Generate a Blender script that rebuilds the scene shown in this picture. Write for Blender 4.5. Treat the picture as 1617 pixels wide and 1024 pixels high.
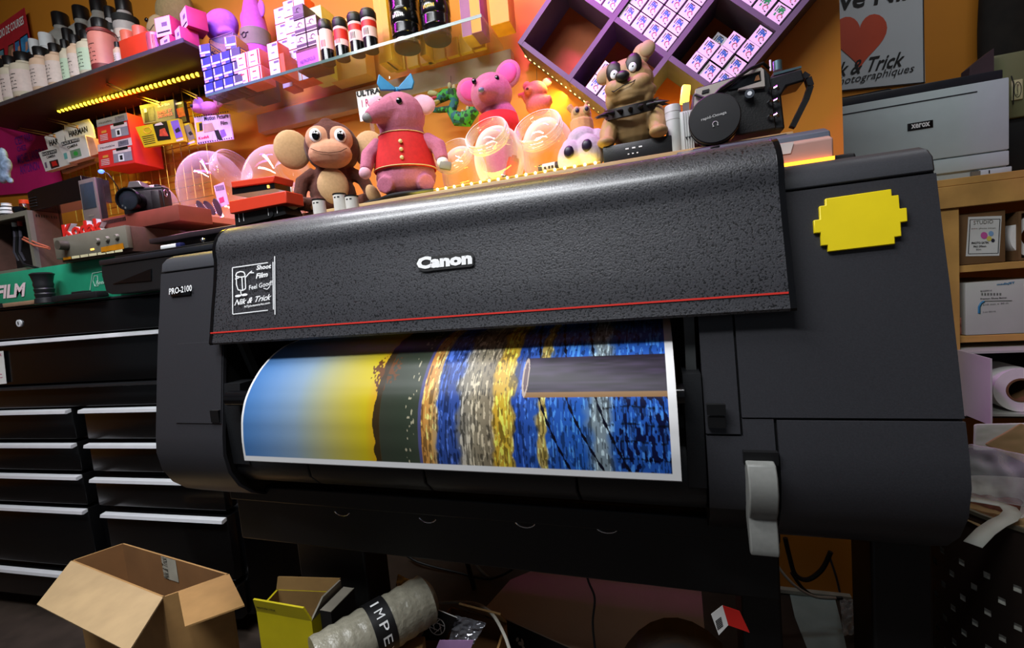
import bpy, bmesh, math, random
import numpy as np
from mathutils import Vector, Matrix, Euler

for o in list(bpy.data.objects): bpy.data.objects.remove(o)
SC = bpy.context.scene
COL = SC.collection
RND = random.Random(7)
H = 0.87                      # height of the lens above the floor, metres

# ---------------------------------------------------------------- camera
AX = np.array([[0.94823282, -0.05807735, -0.31222034],
               [0.30560096, -0.10055893, 0.9468347],
               [-0.08638619, -0.99323458, -0.07760479]])   # room axes seen from the lens (right, down, forward)
FOC, PCX, PCY = 715.0, 808.5, 512.0
cam = bpy.data.cameras.new('camera'); cam.sensor_width = 36.0; cam.lens = 36.0 * FOC / 1617.0
cam.clip_start = 0.02; cam.clip_end = 50
camo = bpy.data.objects.new('camera', cam); COL.objects.link(camo)
m = Matrix.Identity(4)
for i in range(3):
    m[i][0] = AX[i][0]; m[i][1] = -AX[i][1]; m[i][2] = -AX[i][2]
m[2][3] = H
camo.matrix_world = m
SC.camera = camo

def ray(px, py): return AX @ np.array([px - PCX, py - PCY, FOC])
def at(px, py, Y):            # point of the room at depth Y seen at a photo pixel
    r = ray(px, py); r = r * (Y / r[1]); return Vector((r[0], r[1], r[2] + H))
def onslope(px, py, Y0, Z0, k):   # same, on a plane Y = Y0 + k (Z - Z0)
    r = ray(px, py); t = (Y0 - k * Z0) / (r[1] - k * r[2]); return Vector((r[0] * t, r[1] * t, r[2] * t + H))
def V(x, y, z): return Vector((x, y, z + H))     # z counted from lens height

# ---------------------------------------------------------------- world, exposure, lights
SC.view_settings.view_transform = 'Standard'
SC.view_settings.look = 'None'
SC.view_settings.exposure = 0.0
SC.view_settings.gamma = 1.0
SC.view_settings.use_curve_mapping = False
w = bpy.data.worlds.new('world'); SC.world = w; w.use_nodes = True
w.node_tree.nodes['Background'].inputs[0].default_value = (0.75, 0.85, 1.0, 1)
w.node_tree.nodes['Background'].inputs[1].default_value = 0.10

def area(name, loc, target, sx, sy, power, color=(1, 1, 1), spread=180):
    l = bpy.data.lights.new(name, 'AREA'); l.shape = 'RECTANGLE'; l.size = sx; l.size_y = sy
    l.energy = power; l.color = color; l.spread = math.radians(spread)
    o = bpy.data.objects.new(name, l); COL.objects.link(o); o.location = loc
    d = (Vector(target) - Vector(loc)); o.rotation_euler = d.to_track_quat('-Z', 'Y').to_euler(); return o
def point(name, loc, power, color, r=0.03):
    l = bpy.data.lights.new(name, 'POINT'); l.energy = power; l.color = color; l.shadow_soft_size = r
    o = bpy.data.objects.new(name, l); COL.objects.link(o); o.location = loc; return o

area('ceiling_tube_light', V(-0.75, -0.30, 1.42), V(-0.60, 0.56, -0.1), 1.7, 0.14, 37, (0.94, 0.97, 1.0))
area('ceiling_lamp_light', V(-0.85, 0.34, 1.43), V(-0.65, 0.62, 0.0), 1.3, 0.12, 15, (0.95, 0.96, 1.0), 130)
area('magenta_strip_light', V(-1.25, 0.80, 1.15), V(-1.12, 1.14, 0.72), 0.4, 0.04, 1.8, (0.9, 0.03, 1.0), 100)
area('blue_strip_light', V(-1.05, 0.85, 1.05), V(-1.24, 1.12, 0.72), 0.2, 0.04, 2.6, (0.12, 0.08, 1.0), 90)
area('magenta_shelf_light', V(-0.18, 0.86, 1.10), V(-0.02, 1.19, 0.66), 0.25, 0.04, 4.0, (0.9, 0.06, 1.0), 100)
area('purple_rack_light', V(-0.075, 1.215, 0.500), V(-0.05, 0.80, 0.15), 0.14, 0.02, 1.3, (0.62, 0.06, 1.0))
area('amber_strip_light', V(-0.6, 0.98, 1.2), V(-0.50, 1.3, 0.7), 0.6, 0.04, 2.8, (1.0, 0.72, 0.07))
area('rose_strip_light', V(-1.15, 0.78, 0.66), V(-1.28, 1.1, 0.33), 0.4, 0.04, 0.9, (1.0, 0.14, 0.50), 100)
area('far_wall_light', V(0.95, 1.2, 1.40), V(1.0, 2.1, 0.3), 0.6, 0.2, 2.4, (0.95, 0.97, 1.0))

# ---------------------------------------------------------------- materials
def lin(c):
    if isinstance(c, str):
        c = c.lstrip('#'); c = [int(c[i:i + 2], 16) / 255 for i in (0, 2, 4)]
        return tuple(x / 12.92 if x <= 0.04045 else ((x + 0.055) / 1.055) ** 2.4 for x in c)
    return tuple(c)
MATS = {}
def mat(name, color, rough=0.5, metal=0.0, emit=0.0, var=0.12, scale=30, bump=0.0, coat=0.0, sheen=0.0, spec=0.5, trans=0.0, alpha=1.0, ior=1.45):
    if name in MATS: return MATS[name]
    c = lin(color); M = bpy.data.materials.new(name); M.use_nodes = True; MATS[name] = M
    nt = M.node_tree; b = nt.nodes['Principled BSDF']
    b.inputs['Base Color'].default_value = (*c, 1); b.inputs['Roughness'].default_value = rough
    b.inputs['Metallic'].default_value = metal; b.inputs['Specular IOR Level'].default_value = spec
    b.inputs['Coat Weight'].default_value = coat; b.inputs['Sheen Weight'].default_value = sheen
    b.inputs['Transmission Weight'].default_value = trans; b.inputs['Alpha'].default_value = alpha; b.inputs['IOR'].default_value = ior
    if emit:
        b.inputs['Emission Color'].default_value = (*c, 1); b.inputs['Emission Strength'].default_value = emit
    if (var or bump) and not emit and trans < 0.5:
        tc = nt.nodes.new('ShaderNodeTexCoord'); nz = nt.nodes.new('ShaderNodeTexNoise')
        nz.inputs['Scale'].default_value = scale; nz.inputs['Detail'].default_value = 4
        nt.links.new(tc.outputs['Object'], nz.inputs['Vector'])
        if var:
            r = nt.nodes.new('ShaderNodeValToRGB'); e = r.color_ramp.elements
            e[0].position = 0.3; e[1].position = 0.7
            e[0].color = (*[x * (1 - var) for x in c], 1); e[1].color = (*[min(1, x * (1 + var)) for x in c], 1)
            nt.links.new(nz.outputs['Fac'], r.inputs['Fac']); nt.links.new(r.outputs['Color'], b.inputs['Base Color'])
        if bump:
            bp = nt.nodes.new('ShaderNodeBump'); bp.inputs['Strength'].default_value = bump; bp.inputs['Distance'].default_value = 0.002
            nt.links.new(nz.outputs['Fac'], bp.inputs['Height']); nt.links.new(bp.outputs['Normal'], b.inputs['Normal'])
    return M
def glass(name, tint=(1, 1, 1), rough=0.0, body=0.12):
    # thin clear plastic or glass: mostly see-through with a skin of reflection
    if name in MATS: return MATS[name]
    M = bpy.data.materials.new(name); M.use_nodes = True; MATS[name] = M; nt = M.node_tree
    for n in list(nt.nodes): nt.nodes.remove(n)
    out = nt.nodes.new('ShaderNodeOutputMaterial'); tr = nt.nodes.new('ShaderNodeBsdfTransparent'); gl = nt.nodes.new('ShaderNodeBsdfGlossy')
    df = nt.nodes.new('ShaderNodeBsdfDiffuse'); m1 = nt.nodes.new('ShaderNodeMixShader'); m2 = nt.nodes.new('ShaderNodeMixShader')
    lw = nt.nodes.new('ShaderNodeLayerWeight'); lw.inputs['Blend'].default_value = 0.35; lf = nt.nodes.new('ShaderNodeMath'); lf.operation = 'POWER'; lf.inputs[1].default_value = 3.5; l2 = nt.nodes.new('ShaderNodeMath'); l2.operation = 'MULTIPLY_ADD'; l2.inputs[1].default_value = 0.55; l2.inputs[2].default_value = 0.04
    tr.inputs['Color'].default_value = (*tint, 1); gl.inputs['Roughness'].default_value = max(rough, 0.03); df.inputs['Color'].default_value = (*tint, 1)
    ma = nt.nodes.new('ShaderNodeMath'); ma.operation = 'MULTIPLY'; ma.inputs[1].default_value = body * 3.0
    nt.links.new(lw.outputs['Facing'], ma.inputs[0])
    nt.links.new(ma.outputs[0], m1.inputs['Fac']); nt.links.new(tr.outputs[0], m1.inputs[1]); nt.links.new(df.outputs[0], m1.inputs[2])
    nt.links.new(lw.outputs['Facing'], lf.inputs[0]); nt.links.new(lf.outputs[0], l2.inputs[0]); nt.links.new(l2.outputs[0], m2.inputs['Fac']); nt.links.new(m1.outputs[0], m2.inputs[1]); nt.links.new(gl.outputs[0], m2.inputs[2])
    nt.links.new(m2.outputs[0], out.inputs['Surface']); return M
def flecked(name, base, fleck, scale, lo, hi, rough, bump=0.3):
    if name in MATS: return MATS[name]
    M = mat(name, base, rough, var=0, spec=0.5); nt = M.node_tree; b = nt.nodes['Principled BSDF']
    tc = nt.nodes.new('ShaderNodeTexCoord'); nz = nt.nodes.new('ShaderNodeTexNoise'); nz.inputs['Scale'].default_value = scale; nz.inputs['Detail'].default_value = 3
    nz.inputs['Roughness'].default_value = 0.6
    r = nt.nodes.new('ShaderNodeValToRGB'); e = r.color_ramp.elements
    e[0].position = lo; e[1].position = hi; e[0].color = (*lin(base), 1); e[1].color = (*lin(fleck), 1)
    bp = nt.nodes.new('ShaderNodeBump'); bp.inputs['Strength'].default_value = bump; bp.inputs['Distance'].default_value = 0.001; bp.invert = True
    nt.links.new(tc.outputs['Object'], nz.inputs['Vector']); nt.links.new(nz.outputs['Fac'], r.inputs['Fac'])
    nt.links.new(r.outputs['Color'], b.inputs['Base Color']); nt.links.new(nz.outputs['Fac'], bp.inputs['Height']); nt.links.new(bp.outputs['Normal'], b.inputs['Normal'])
    return M

# ---------------------------------------------------------------- mesh builder
def rotm(r):
    if r is None: return Matrix.Identity(4)
    if isinstance(r, Matrix): return r.to_4x4()
    return Euler([math.radians(a) for a in r]).to_matrix().to_4x4()
_txt = {}
def text_mesh(body, bold=0.0, shear=0.0, space=1.0):
    k = (body, bold, shear, space)
    if k not in _txt:
        c = bpy.data.curves.new('lettering', 'FONT'); c.body = body; c.size = 1; c.offset = bold; c.shear = shear; c.resolution_u = 2
        c.space_character = space
        o = bpy.data.objects.new('lettering', c); me = bpy.data.meshes.new_from_object(o)
        vs = np.array([v.co[:2] for v in me.vertices]) if me.vertices else np.zeros((1, 2)); fs = [tuple(p.vertices) for p in me.polygons]
        lo, hi = vs.min(0), vs.max(0); vs = (vs - lo) / np.maximum(hi - lo, 1e-6)
        _txt[k] = (vs, fs, float((hi - lo)[0] / max((hi - lo)[1], 1e-6)))
        bpy.data.objects.remove(o); bpy.data.curves.remove(c); bpy.data.meshes.remove(me)
    return _txt[k]
class MB:
    def __init__(s): s.v = []; s.f = []; s.m = []; s.mats = []; s.X = Matrix.Identity(4)
    def mi(s, M):
        if M not in s.mats: s.mats.append(M)
        return s.mats.index(M)
    def add(s, vs, fs, M):
        o = len(s.v); i = s.mi(M); X = s.X
        s.v.extend([(X @ Vector(p))[:] for p in vs]); s.f.extend([tuple(o + j for j in f) for f in fs]); s.m.extend([i] * len(fs)); return s
    def box(s, c, sz, M, rot=None, bev=0.0, seg=2):
        if bev > 0:
            bm = bmesh.new(); bmesh.ops.create_cube(bm, size=1); bmesh.ops.scale(bm, vec=Vector(sz), verts=bm.verts)
            bmesh.ops.bevel(bm, geom=list(bm.edges), offset=min(bev, min(sz) * 0.49), segments=seg, affect='EDGES', profile=0.5)
            bm.verts.index_update(); vs = [v.co.copy() for v in bm.verts]; fs = [[v.index for v in f.verts] for f in bm.faces]; bm.free()
        else:
            x, y, z = [a / 2 for a in sz]
            vs = [Vector((i * x, j * y, k * z)) for i in (-1, 1) for j in (-1, 1) for k in (-1, 1)]
            fs = [(0, 1, 3, 2), (4, 6, 7, 5), (0, 4, 5, 1), (2, 3, 7, 6), (0, 2, 6, 4), (1, 5, 7, 3)]
        R = rotm(rot); c = Vector(c); return s.add([R @ v + c for v in vs], fs, M)
    def poly(s, pts, M): return s.add(pts, [tuple(range(len(pts)))], M)
    def slab(s, pts, th, M):           # polygon of any outline given thickness along its normal (away from the first winding)
        p = [Vector(q) for q in pts]; n = Vector((0, 0, 0))
        for i in range(len(p)): n += (p[i] - p[0]).cross(p[(i + 1) % len(p)] - p[0])
        n.normalize(); k = len(p); q = [a - n * th for a in p]
        return s.add(p + q, [tuple(range(k)), tuple(range(2 * k - 1, k - 1, -1))] + [(i, k + i, k + (i + 1) % k, (i + 1) % k) for i in range(k)], M)
    def prism(s, out, d0, d1, M, axis='Y'):   # outline pairs swept along an axis
        def P(a, b, d): return {'Y': (a, d, b), 'X': (d, a, b), 'Z': (a, b, d)}[axis]
        k = len(out); vs = [P(a, b, d0) for a, b in out] + [P(a, b, d1) for a, b in out]
        return s.add(vs, [tuple(range(k)), tuple(range(2 * k - 1, k - 1, -1))] + [(i, k + i, k + (i + 1) % k, (i + 1) % k) for i in range(k)], M)
    def cyl(s, p0, p1, r0, M, r1=None, n=20, caps=True):
        r1 = r0 if r1 is None else r1; p0 = Vector(p0); p1 = Vector(p1); d = (p1 - p0).normalized()
        a = d.orthogonal().normalized(); b = d.cross(a); vs = []
        for p, r in ((p0, r0), (p1, r1)):
            for i in range(n): t = 2 * math.pi * i / n; vs.append(p + a * (r * math.cos(t)) + b * (r * math.sin(t)))
        fs = [(i, (i + 1) % n, n + (i + 1) % n, n + i) for i in range(n)]
        if caps: fs += [tuple(range(n - 1, -1, -1)), tuple(range(n, 2 * n))]
        return s.add(vs, fs, M)
    def tube(s, pts, r, M, n=8):
        P = [Vector(p) for p in pts]; rs = r if isinstance(r, (list, tuple)) else [r] * len(P); vs = []; a = None
        for i, p in enumerate(P):
            d = (P[min(i + 1, len(P) - 1)] - P[max(i - 1, 0)]).normalized()
            a = d.orthogonal().normalized() if a is None else (a - d * a.dot(d)).normalized(); b = d.cross(a)
            for k in range(n): t = 2 * math.pi * k / n; vs.append(p + (a * math.cos(t) + b * math.sin(t)) * rs[i])
        fs = [(i * n + k, i * n + (k + 1) % n, (i + 1) * n + (k + 1) % n, (i + 1) * n + k) for i in range(len(P) - 1) for k in range(n)]
        fs += [tuple(range(n - 1, -1, -1)), tuple(range((len(P) - 1) * n, len(P) * n))]
        return s.add(vs, fs, M)
    def lathe(s, prof, M, n=28, c=(0, 0, 0), rot=None):
        R = rotm(rot); c = Vector(c); vs = []
        for r, z in prof:
            for k in range(n): t = 2 * math.pi * k / n; vs.append(R @ Vector((max(r, 1e-5) * math.cos(t), max(r, 1e-5) * math.sin(t), z)) + c)
        fs = [(i * n + k, i * n + (k + 1) % n, (i + 1) * n + (k + 1) % n, (i + 1) * n + k) for i in range(len(prof) - 1) for k in range(n)]
        return s.add(vs, fs, M)
    def ell(s, c, r, M, rot=None, n=16, m=10):
        if not isinstance(r, (tuple, list)): r = (r, r, r)
        R = rotm(rot); c = Vector(c); vs = []
        for i in range(m + 1):
            a = math.pi * i / m
            for k in range(n): t = 2 * math.pi * k / n; vs.append(R @ Vector((r[0] * math.sin(a) * math.cos(t), r[1] * math.sin(a) * math.sin(t), r[2] * math.cos(a))) + c)
        fs = [(i * n + k, (i + 1) * n + k, (i + 1) * n + (k + 1) % n, i * n + (k + 1) % n) for i in range(m) for k in range(n)]
        return s.add(vs, fs, M)
    def text(s, body, M, bl, br, tl, bold=0.0, shear=0.0, lift=0.0006, space=1.0, fit=True, depth=0.0):
        # lettering laid on the parallelogram bl-br-tl; lift raises it off the surface
        vs, fs, asp = text_mesh(body, bold, shear, space); bl, br, tl = Vector(bl), Vector(br), Vector(tl); u = br - bl; v = tl - bl
        if not fit: u = u.normalized() * min(u.length, asp * v.length)
        n = u.cross(v).normalized(); base = bl + n * lift
        s.add([base + u * a + v * b for a, b in vs], fs, M)
        if depth:
            k = len(vs); front = [base + u * a + v * b for a, b in vs]; edges = {}
            for f in fs:
                for i in range(len(f)):
                    e = (f[i], f[(i + 1) % len(f)]); edges[e] = 1
            rim = [e for e in edges if (e[1], e[0]) not in edges]
            s.add(front + [p - n * depth for p in front], [(a, a + k, b + k, b) for a, b in rim], M)
        return s
    def build(s, name, parent=None, loc=None, rot=None, sharp=35, bevel=0, sub=0, remesh=0, smooth=0, solid=0):
        me = bpy.data.meshes.new(name); me.from_pydata([tuple(p) for p in s.v], [], s.f)
        for M in s.mats: me.materials.append(M)
        me.polygons.foreach_set('material_index', s.m); me.polygons.foreach_set('use_smooth', [True] * len(s.f)); me.update()
        bm = bmesh.new(); bm.from_mesh(me); bmesh.ops.remove_doubles(bm, verts=bm.verts, dist=1e-6); bmesh.ops.recalc_face_normals(bm, faces=bm.faces); bm.to_mesh(me); bm.free()
        if not remesh: me.set_sharp_from_angle(angle=math.radians(sharp))
        o = bpy.data.objects.new(name, me); COL.objects.link(o)
        if parent is not None: o.parent = parent
        if loc is not None: o.location = loc
        if rot is not None: o.rotation_euler = rotm(rot).to_euler()
        if remesh:
            q = o.modifiers.new('remesh', 'REMESH'); q.mode = 'VOXEL'; q.voxel_size = remesh; q.use_smooth_shade = True
            if smooth: q = o.modifiers.new('smooth', 'SMOOTH'); q.iterations = smooth; q.factor = 0.5
        if bevel: q = o.modifiers.new('bevel', 'BEVEL'); q.width = bevel; q.segments = 2; q.limit_method = 'ANGLE'; q.angle_limit = math.radians(40)
        if sub: q = o.modifiers.new('sub', 'SUBSURF'); q.levels = sub; q.render_levels = sub
        return o
def tag(o, label, cat, group=None, kind=None):
    o['label'] = label; o['category'] = cat
    if group: o['group'] = group
    if kind: o['kind'] = kind
    return o
def thing(name, label, cat, loc=(0, 0, 0), rot=None, group=None):
    o = bpy.data.objects.new(name, None); o.empty_display_size = 0.02; COL.objects.link(o); o.location = loc
    if rot is not None: o.rotation_euler = rotm(rot).to_euler()
    return tag(o, label, cat, group)
def dup(root, loc, rot=None, label=None, group=None):
    r = root.copy(); COL.objects.link(r); r.location = loc
    if rot is not None: r.rotation_euler = rotm(rot).to_euler()
    if label: r['label'] = label
    if group: r['group'] = group
    for ch in list(root.children):
        c = ch.copy(); COL.objects.link(c); c.parent = r
        for g in list(ch.children): d = g.copy(); COL.objects.link(d); d.parent = c
    return r
def struct(o): o['kind'] = 'structure'; return o
def arc(cx, cy, r, a0, a1, n): return [(cx + r * math.cos(math.radians(a0 + (a1 - a0) * i / n)), cy + r * math.sin(math.radians(a0 + (a1 - a0) * i / n))) for i in range(n + 1)]

BLK = mat('black_plastic', '#191a1c', 0.42, var=0.15, scale=400, bump=0.08)
BLK2 = mat('deep_black', '#0b0b0c', 0.5, var=0)
GLOSS = mat('gloss_black', '#0d0d0f', 0.16, var=0)
WHITE = mat('white_plastic', '#d9dcdc', 0.4, var=0.04)
PAPER = mat('white_paper', '#e8e6e2', 0.7, var=0.05)
INK = mat('black_ink', '#121212', 0.7, var=0)
WINK = mat('white_ink', '#e9eaea', 0.5, var=0)
CHROME = mat('chrome', '#c9ccd2', 0.18, 1.0, var=0)
ALU = mat('aluminium', '#eef1f6', 0.42, 0.35, var=0.03)
RED = mat('red_print', '#c8231c', 0.5, var=0.05)
CARD = mat('cardboard', '#a9814e', 0.8, var=0.10, scale=25)
CARD2 = mat('pale_cardboard', '#b59a72', 0.8, var=0.10, scale=18)
CLEAR = glass('clear_plastic', (0.97, 0.97, 0.97), body=0.10)
YLED = mat('yellow_led', (1.0, 0.80, 0.10), emit=6)
WOOD = mat('pine_wood', '#b98d4c', 0.6, var=0.25, scale=9)

# ---------------------------------------------------------------- room
ORANGE = mat('orange_paint', '#bd781a', 0.7, var=0.06, scale=4)
WB = 1.30                                        # depth of the back wall
b = MB(); b.box(V(-1.58, WB + 0.04, 0.25), (4.03, 0.08, 2.4), ORANGE); struct(b.build('wall_back'))
b = MB(); b.box(V(0.6, 2.16, 0.25), (4.4, 0.08, 2.4), ORANGE); struct(b.build('wall_far'))
b = MB(); b.box(V(-3.64, 0.2, 0.25), (0.08, 4.0, 2.4), ORANGE); struct(b.build('wall_left'))
b = MB(); b.box(V(2.84, 0.2, 0.25), (0.08, 4.0, 2.4), ORANGE); struct(b.build('wall_right'))
FLOORM = mat('dark_floor', '#3a3029', 0.6, var=0.3, scale=12)
b = MB(); b.box(V(-0.4, 0.2, -H - 0.02), (6.6, 4.0, 0.04), FLOORM); struct(b.build('floor'))
b = MB(); b.box(V(-0.4, 0.2, 1.47), (6.6, 4.0, 0.04), mat('ceiling_paint', '#8d8a84', 0.9)); struct(b.build('ceiling'))
# ================================================================ the wide-format printer
# front profile of the end housings (depth, height from the lens), front part only, top to bottom
PROF = [(0.640, 0.117), (0.612, 0.113), (0.598, 0.107), (0.589, 0.098), (0.585, 0.080), (0.574, 0.017), (0.564, -0.034), (0.553, -0.10), (0.543, -0.163),
        (0.537, -0.20), (0.534, -0.23), (0.539, -0.262), (0.553, -0.290), (0.575, -0.312), (0.605, -0.330)]
def pY(z):
    for (y0, z0), (y1, z1) in zip(PROF, PROF[1:]):
        if z1 <= z <= z0: return y0 + (y1 - y0) * (z0 - z) / (z0 - z1)
    return PROF[-1][0] if z < PROF[-1][1] else PROF[0][0]
def strip(z0, z1):
    zs = sorted({z for _, z in PROF if z1 < z < z0} | {z0, z1}, reverse=True); return [(pY(z), z) for z in zs]
def panel(mb, x0, x1, z0, z1, out, M, th=0.006):
    f = [(y - out, z + H) for y, z in strip(z0, z1)]; bk = [(y + th, z) for y, z in f][::-1]
    mb.prism(f + bk, x0, x1, M, 'X')
BODY = mat('printer_housing', '#2f2f33', 0.42, var=0.12, scale=600, bump=0.05)
BODYL = mat('printer_housing_cap', '#38393d', 0.36, var=0.10, scale=600, bump=0.05)
COVER = flecked('printer_cover_plastic', '#3a3a3e', '#08080a', 420, 0.55, 0.59, 0.36, 0.6); COVER.node_tree.nodes['Principled BSDF'].inputs['Coat Weight'].default_value = 0.7; COVER.node_tree.nodes['Principled BSDF'].inputs['Coat Roughness'].default_value = 0.24
pr = thing('wide_format_printer', 'big black wide-format printer with a pixel-edged yellow plaque, printing a seaside photograph', 'printer', V(-0.285, 0.72, -H))
pr_off = -pr.location
def ppart(mb, name, parent=pr, **k):
    mb.X = Matrix.Identity(4); o = mb.build(name, parent, **k); 
    if parent is pr: o.location = pr_off
    return o
# chassis behind everything
b = MB()
inner = [(y + 0.006, z + H) for y, z in PROF] + [(0.80, -0.33 + H), (0.84, -0.28 + H), (0.84, 0.117 + H)]
b.prism(inner, -0.843, -0.692, BLK2, 'X'); b.prism(inner, 0.042, 0.273, BLK2, 'X')
b.box(V(-0.32, 0.77, -0.09), (0.74, 0.14, 0.40), BLK2); b.box(V(-0.285, 0.857, 0.0), (1.1, 0.036, 0.23), BLK2)  # rear box added out of sight to block light leaking down the gap
ppart(b, 'chassis_and_light_block')
b = MB()
low = [(0.556, -0.225), (0.552, -0.245), (0.556, -0.268), (0.574, -0.287), (0.605, -0.300), (0.72, -0.305), (0.72, -0.19), (0.58, -0.19)]
for x0, x1 in ((-0.690, -0.54), (-0.538, -0.335), (-0.333, -0.115), (-0.113, 0.041)):
    b.prism([(y, z + H) for y, z in low], x0, x1, BLK, 'X')
ppart(b, 'lower_front_panel', bevel=0.002)
# left end: cap, body panel, small door
b = MB(); capf = [(y, z + H) for y, z in strip(0.117, 0.082)]; b.prism(capf + [(0.84, 0.082 + H), (0.84, 0.117 + H)], -0.845, -0.690, BODYL, 'X'); ppart(b, 'top_cap', bevel=0.002)
b = MB(); panel(b, -0.845, -0.690, 0.080, -0.328, 0.0, BODY); b.prism(inner, -0.846, -0.843, BODY, 'X'); ppart(b, 'end_housing')
b = MB(); panel(b, -0.795, -0.692, -0.045, -0.178, 0.0015, BODY, 0.005); b.box(V(-0.702, 0.5405, -0.166), (0.018, 0.006, 0.020), BLK2); ppart(b, 'access_door')
b = MB(); b.box(onslope(286, 460, 0.564, -0.034, 0.17) + Vector((0, 0.0005, 0)), (0.047, 0.004, 0.017), GLOSS, (-9, 0, 0), 0.001)
b.text('PRO-2100', WINK, onslope(268, 466, 0.5625, -0.034, 0.17), onslope(304, 460, 0.5625, -0.034, 0.17), onslope(268, 456, 0.5625, -0.034, 0.17), bold=0.02, lift=0.0012)
ppart(b, 'model_badge')
b = MB(); b.lathe([(0, 0.02), (0.022, 0.02), (0.026, 0.014), (0.026, 0)], BLK, c=V(-0.846, 0.585, -0.13), rot=(0, -90, 0)); ppart(b, 'side_knob')
# right end: cap, panels
b = MB(); b.prism(capf + [(0.84, 0.082 + H), (0.84, 0.117 + H)], 0.128, 0.275, BODYL, 'X'); ppart(b, 'top_cap', bevel=0.002)
b = MB(); panel(b, 0.079, 0.275, 0.080, -0.164, 0.0, BODY); b.prism(inner, 0.273, 0.276, BODY, 'X'); ppart(b, 'ink_tank_door')
b = MB(); panel(b, 0.041, 0.0765, -0.02, -0.182, 0.0, BODY); b.box(V(0.0525, 0.5385, -0.168), (0.018, 0.006, 0.012), BLK2); b.box(V(0.0525, 0.537, -0.153), (0.019, 0.006, 0.012), BLK2); ppart(b, 'access_door')
b = MB(); panel(b, 0.113, 0.275, -0.167, -0.328, 0.001, BODY); ppart(b, 'lower_ink_door')
b = MB(); panel(b, 0.041, 0.110, -0.185, -0.272, -0.001, BODY); panel(b, 0.079, 0.110, -0.166, -0.185, -0.001, BODY); b.box(V(0.094, 0.536, -0.206), (0.034, 0.01, 0.014), BLK2); ppart(b, 'lower_housing')
# top rear roll cover and status bar
b = MB(); b.prism([(0.70, 0.150 + H), (0.705, 0.168 + H), (0.722, 0.176 + H), (0.83, 0.178 + H), (0.84, 0.12 + H), (0.70, 0.12 + H)], 0.036, 0.222, mat('roll_cover_plastic', '#565c68', 0.3, var=0.06), 'X')
b.box(V(0.085, 0.705, 0.170), (0.012, 0.012, 0.004), BLK2); b.prism([(0.74, 0.170 + H), (0.752, 0.185 + H), (0.80, 0.186 + H), (0.82, 0.170 + H)], 0.06, 0.185, BLK, 'X'); ppart(b, 'roll_cover', bevel=0.003)
b = MB(); b.prism([(0.655, 0.150 + H), (0.645, 0.145 + H), (0.645, 0.122 + H), (0.69, 0.122 + H), (0.69, 0.150 + H)], 0.10, 0.206, mat('peach_panel', '#b08a80', 0.4, var=0.05), 'X')
b.poly([V(0.137, 0.6442, 0.147), V(0.165, 0.6442, 0.147), V(0.161, 0.6442, 0.134), V(0.140, 0.6442, 0.134)], mat('pale_window', '#cfc4c0', 0.2)); ppart(b, 'operation_unit', bevel=0.002)
b = MB(); b.box(V(0.153, 0.6425, 0.1205), (0.104, 0.006, 0.004), mat('status_light', (1.0, 0.33, 0.02), emit=3.5)); ppart(b, 'status_bar')
b = MB(); b.prism([(0.66, 0.116 + H), (0.665, 0.128 + H), (0.70, 0.130 + H), (0.72, 0.116 + H)], 0.195, 0.235, BLK, 'X'); ppart(b, 'top_bump', bevel=0.003)
# cover
cf = [(0.545, -0.049), (0.5435, -0.046), (0.5475, -0.0305)]
cs = [(0.5477, -0.0285), (0.5565, 0.012), (0.5655, 0.050), (0.5715, 0.082)] + [(0.618 - 0.0465 * math.cos(math.radians(a)), 0.0985 + 0.0465 * math.sin(math.radians(a)) * 1.05) for a in range(-10, 91, 9)] + [(0.66, 0.1535), (0.70, 0.156)]
cin = [(0.70, 0.148), (0.62, 0.142), (0.59, 0.12), (0.575, 0.08), (0.562, -0.02), (0.558, -0.044), (0.556, -0.049)]
b = MB(); full = [(y, z + H) for y, z in cf + cs + cin]
b.prism(full, -0.698, -0.284, COVER, 'X'); b.prism(full, -0.284, 0.131, COVER, 'X')
for a in (-0.6985, 0.1303):
    b.prism([(y - 0.001, z + H) for y, z in cf + cs] + [(0.72, 0.10 + H), (0.60, -0.045 + H)], a, a + 0.006, GLOSS, 'X')
cover = ppart(b, 'roll_feed_cover')
b = MB(); b.prism([(0.5464, -0.0305 + H), (0.5466, -0.0285 + H), (0.550, -0.0285 + H), (0.550, -0.0305 + H)], -0.697, 0.130, mat('red_trim', '#d8352c', 0.4, emit=0, var=0), 'X'); b.build('red_stripe', cover)
KC = (0.573 - 0.548) / 0.13 * 1.12
def cov(px, py): return onslope(px, py, 0.5465, -0.0295, (0.5715 - 0.5477) / (0.082 + 0.0285))
def rect_px(mb, f, px, M):  mb.poly([f(*p) for p in px], M)
b = MB(); lift = Vector((0, -0.0012, 0))
out = [(657, 414), (660, 407), (668, 402), (676, 405), (684, 405.5), (744, 397.5), (748, 401), (748.5, 418), (745, 421), (684, 427.5), (676, 429), (668, 429), (661, 425)]
b.poly([cov(*p) + lift for p in out], BLK2)
b.text('Canon', WINK, cov(659, 426.5) + lift, cov(746.5, 417.5) + lift, cov(659, 407) + lift, bold=0.06, lift=0.0008)
b.build('logo_plate', cover)
b = MB()
def ln(p, q, wd=1.1, M=WINK):
    p = Vector(p); q = Vector(q); d = (q - p).normalized(); n = Vector((-d.y, d.x)) * wd / 2
    b.poly([cov(*(p + n)) + lift, cov(*(q + n)) + lift, cov(*(q - n)) + lift, cov(*(p - n)) + lift], M)
for p, q in (((368, 423), (424, 415)), ((368, 423), (368.5, 496.5)), ((368.5, 496.5), (424, 490)), ((432, 414), (432.7, 489)), ((434.6, 405), (435.2, 497))): ln(p, q, 1.4)
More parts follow.
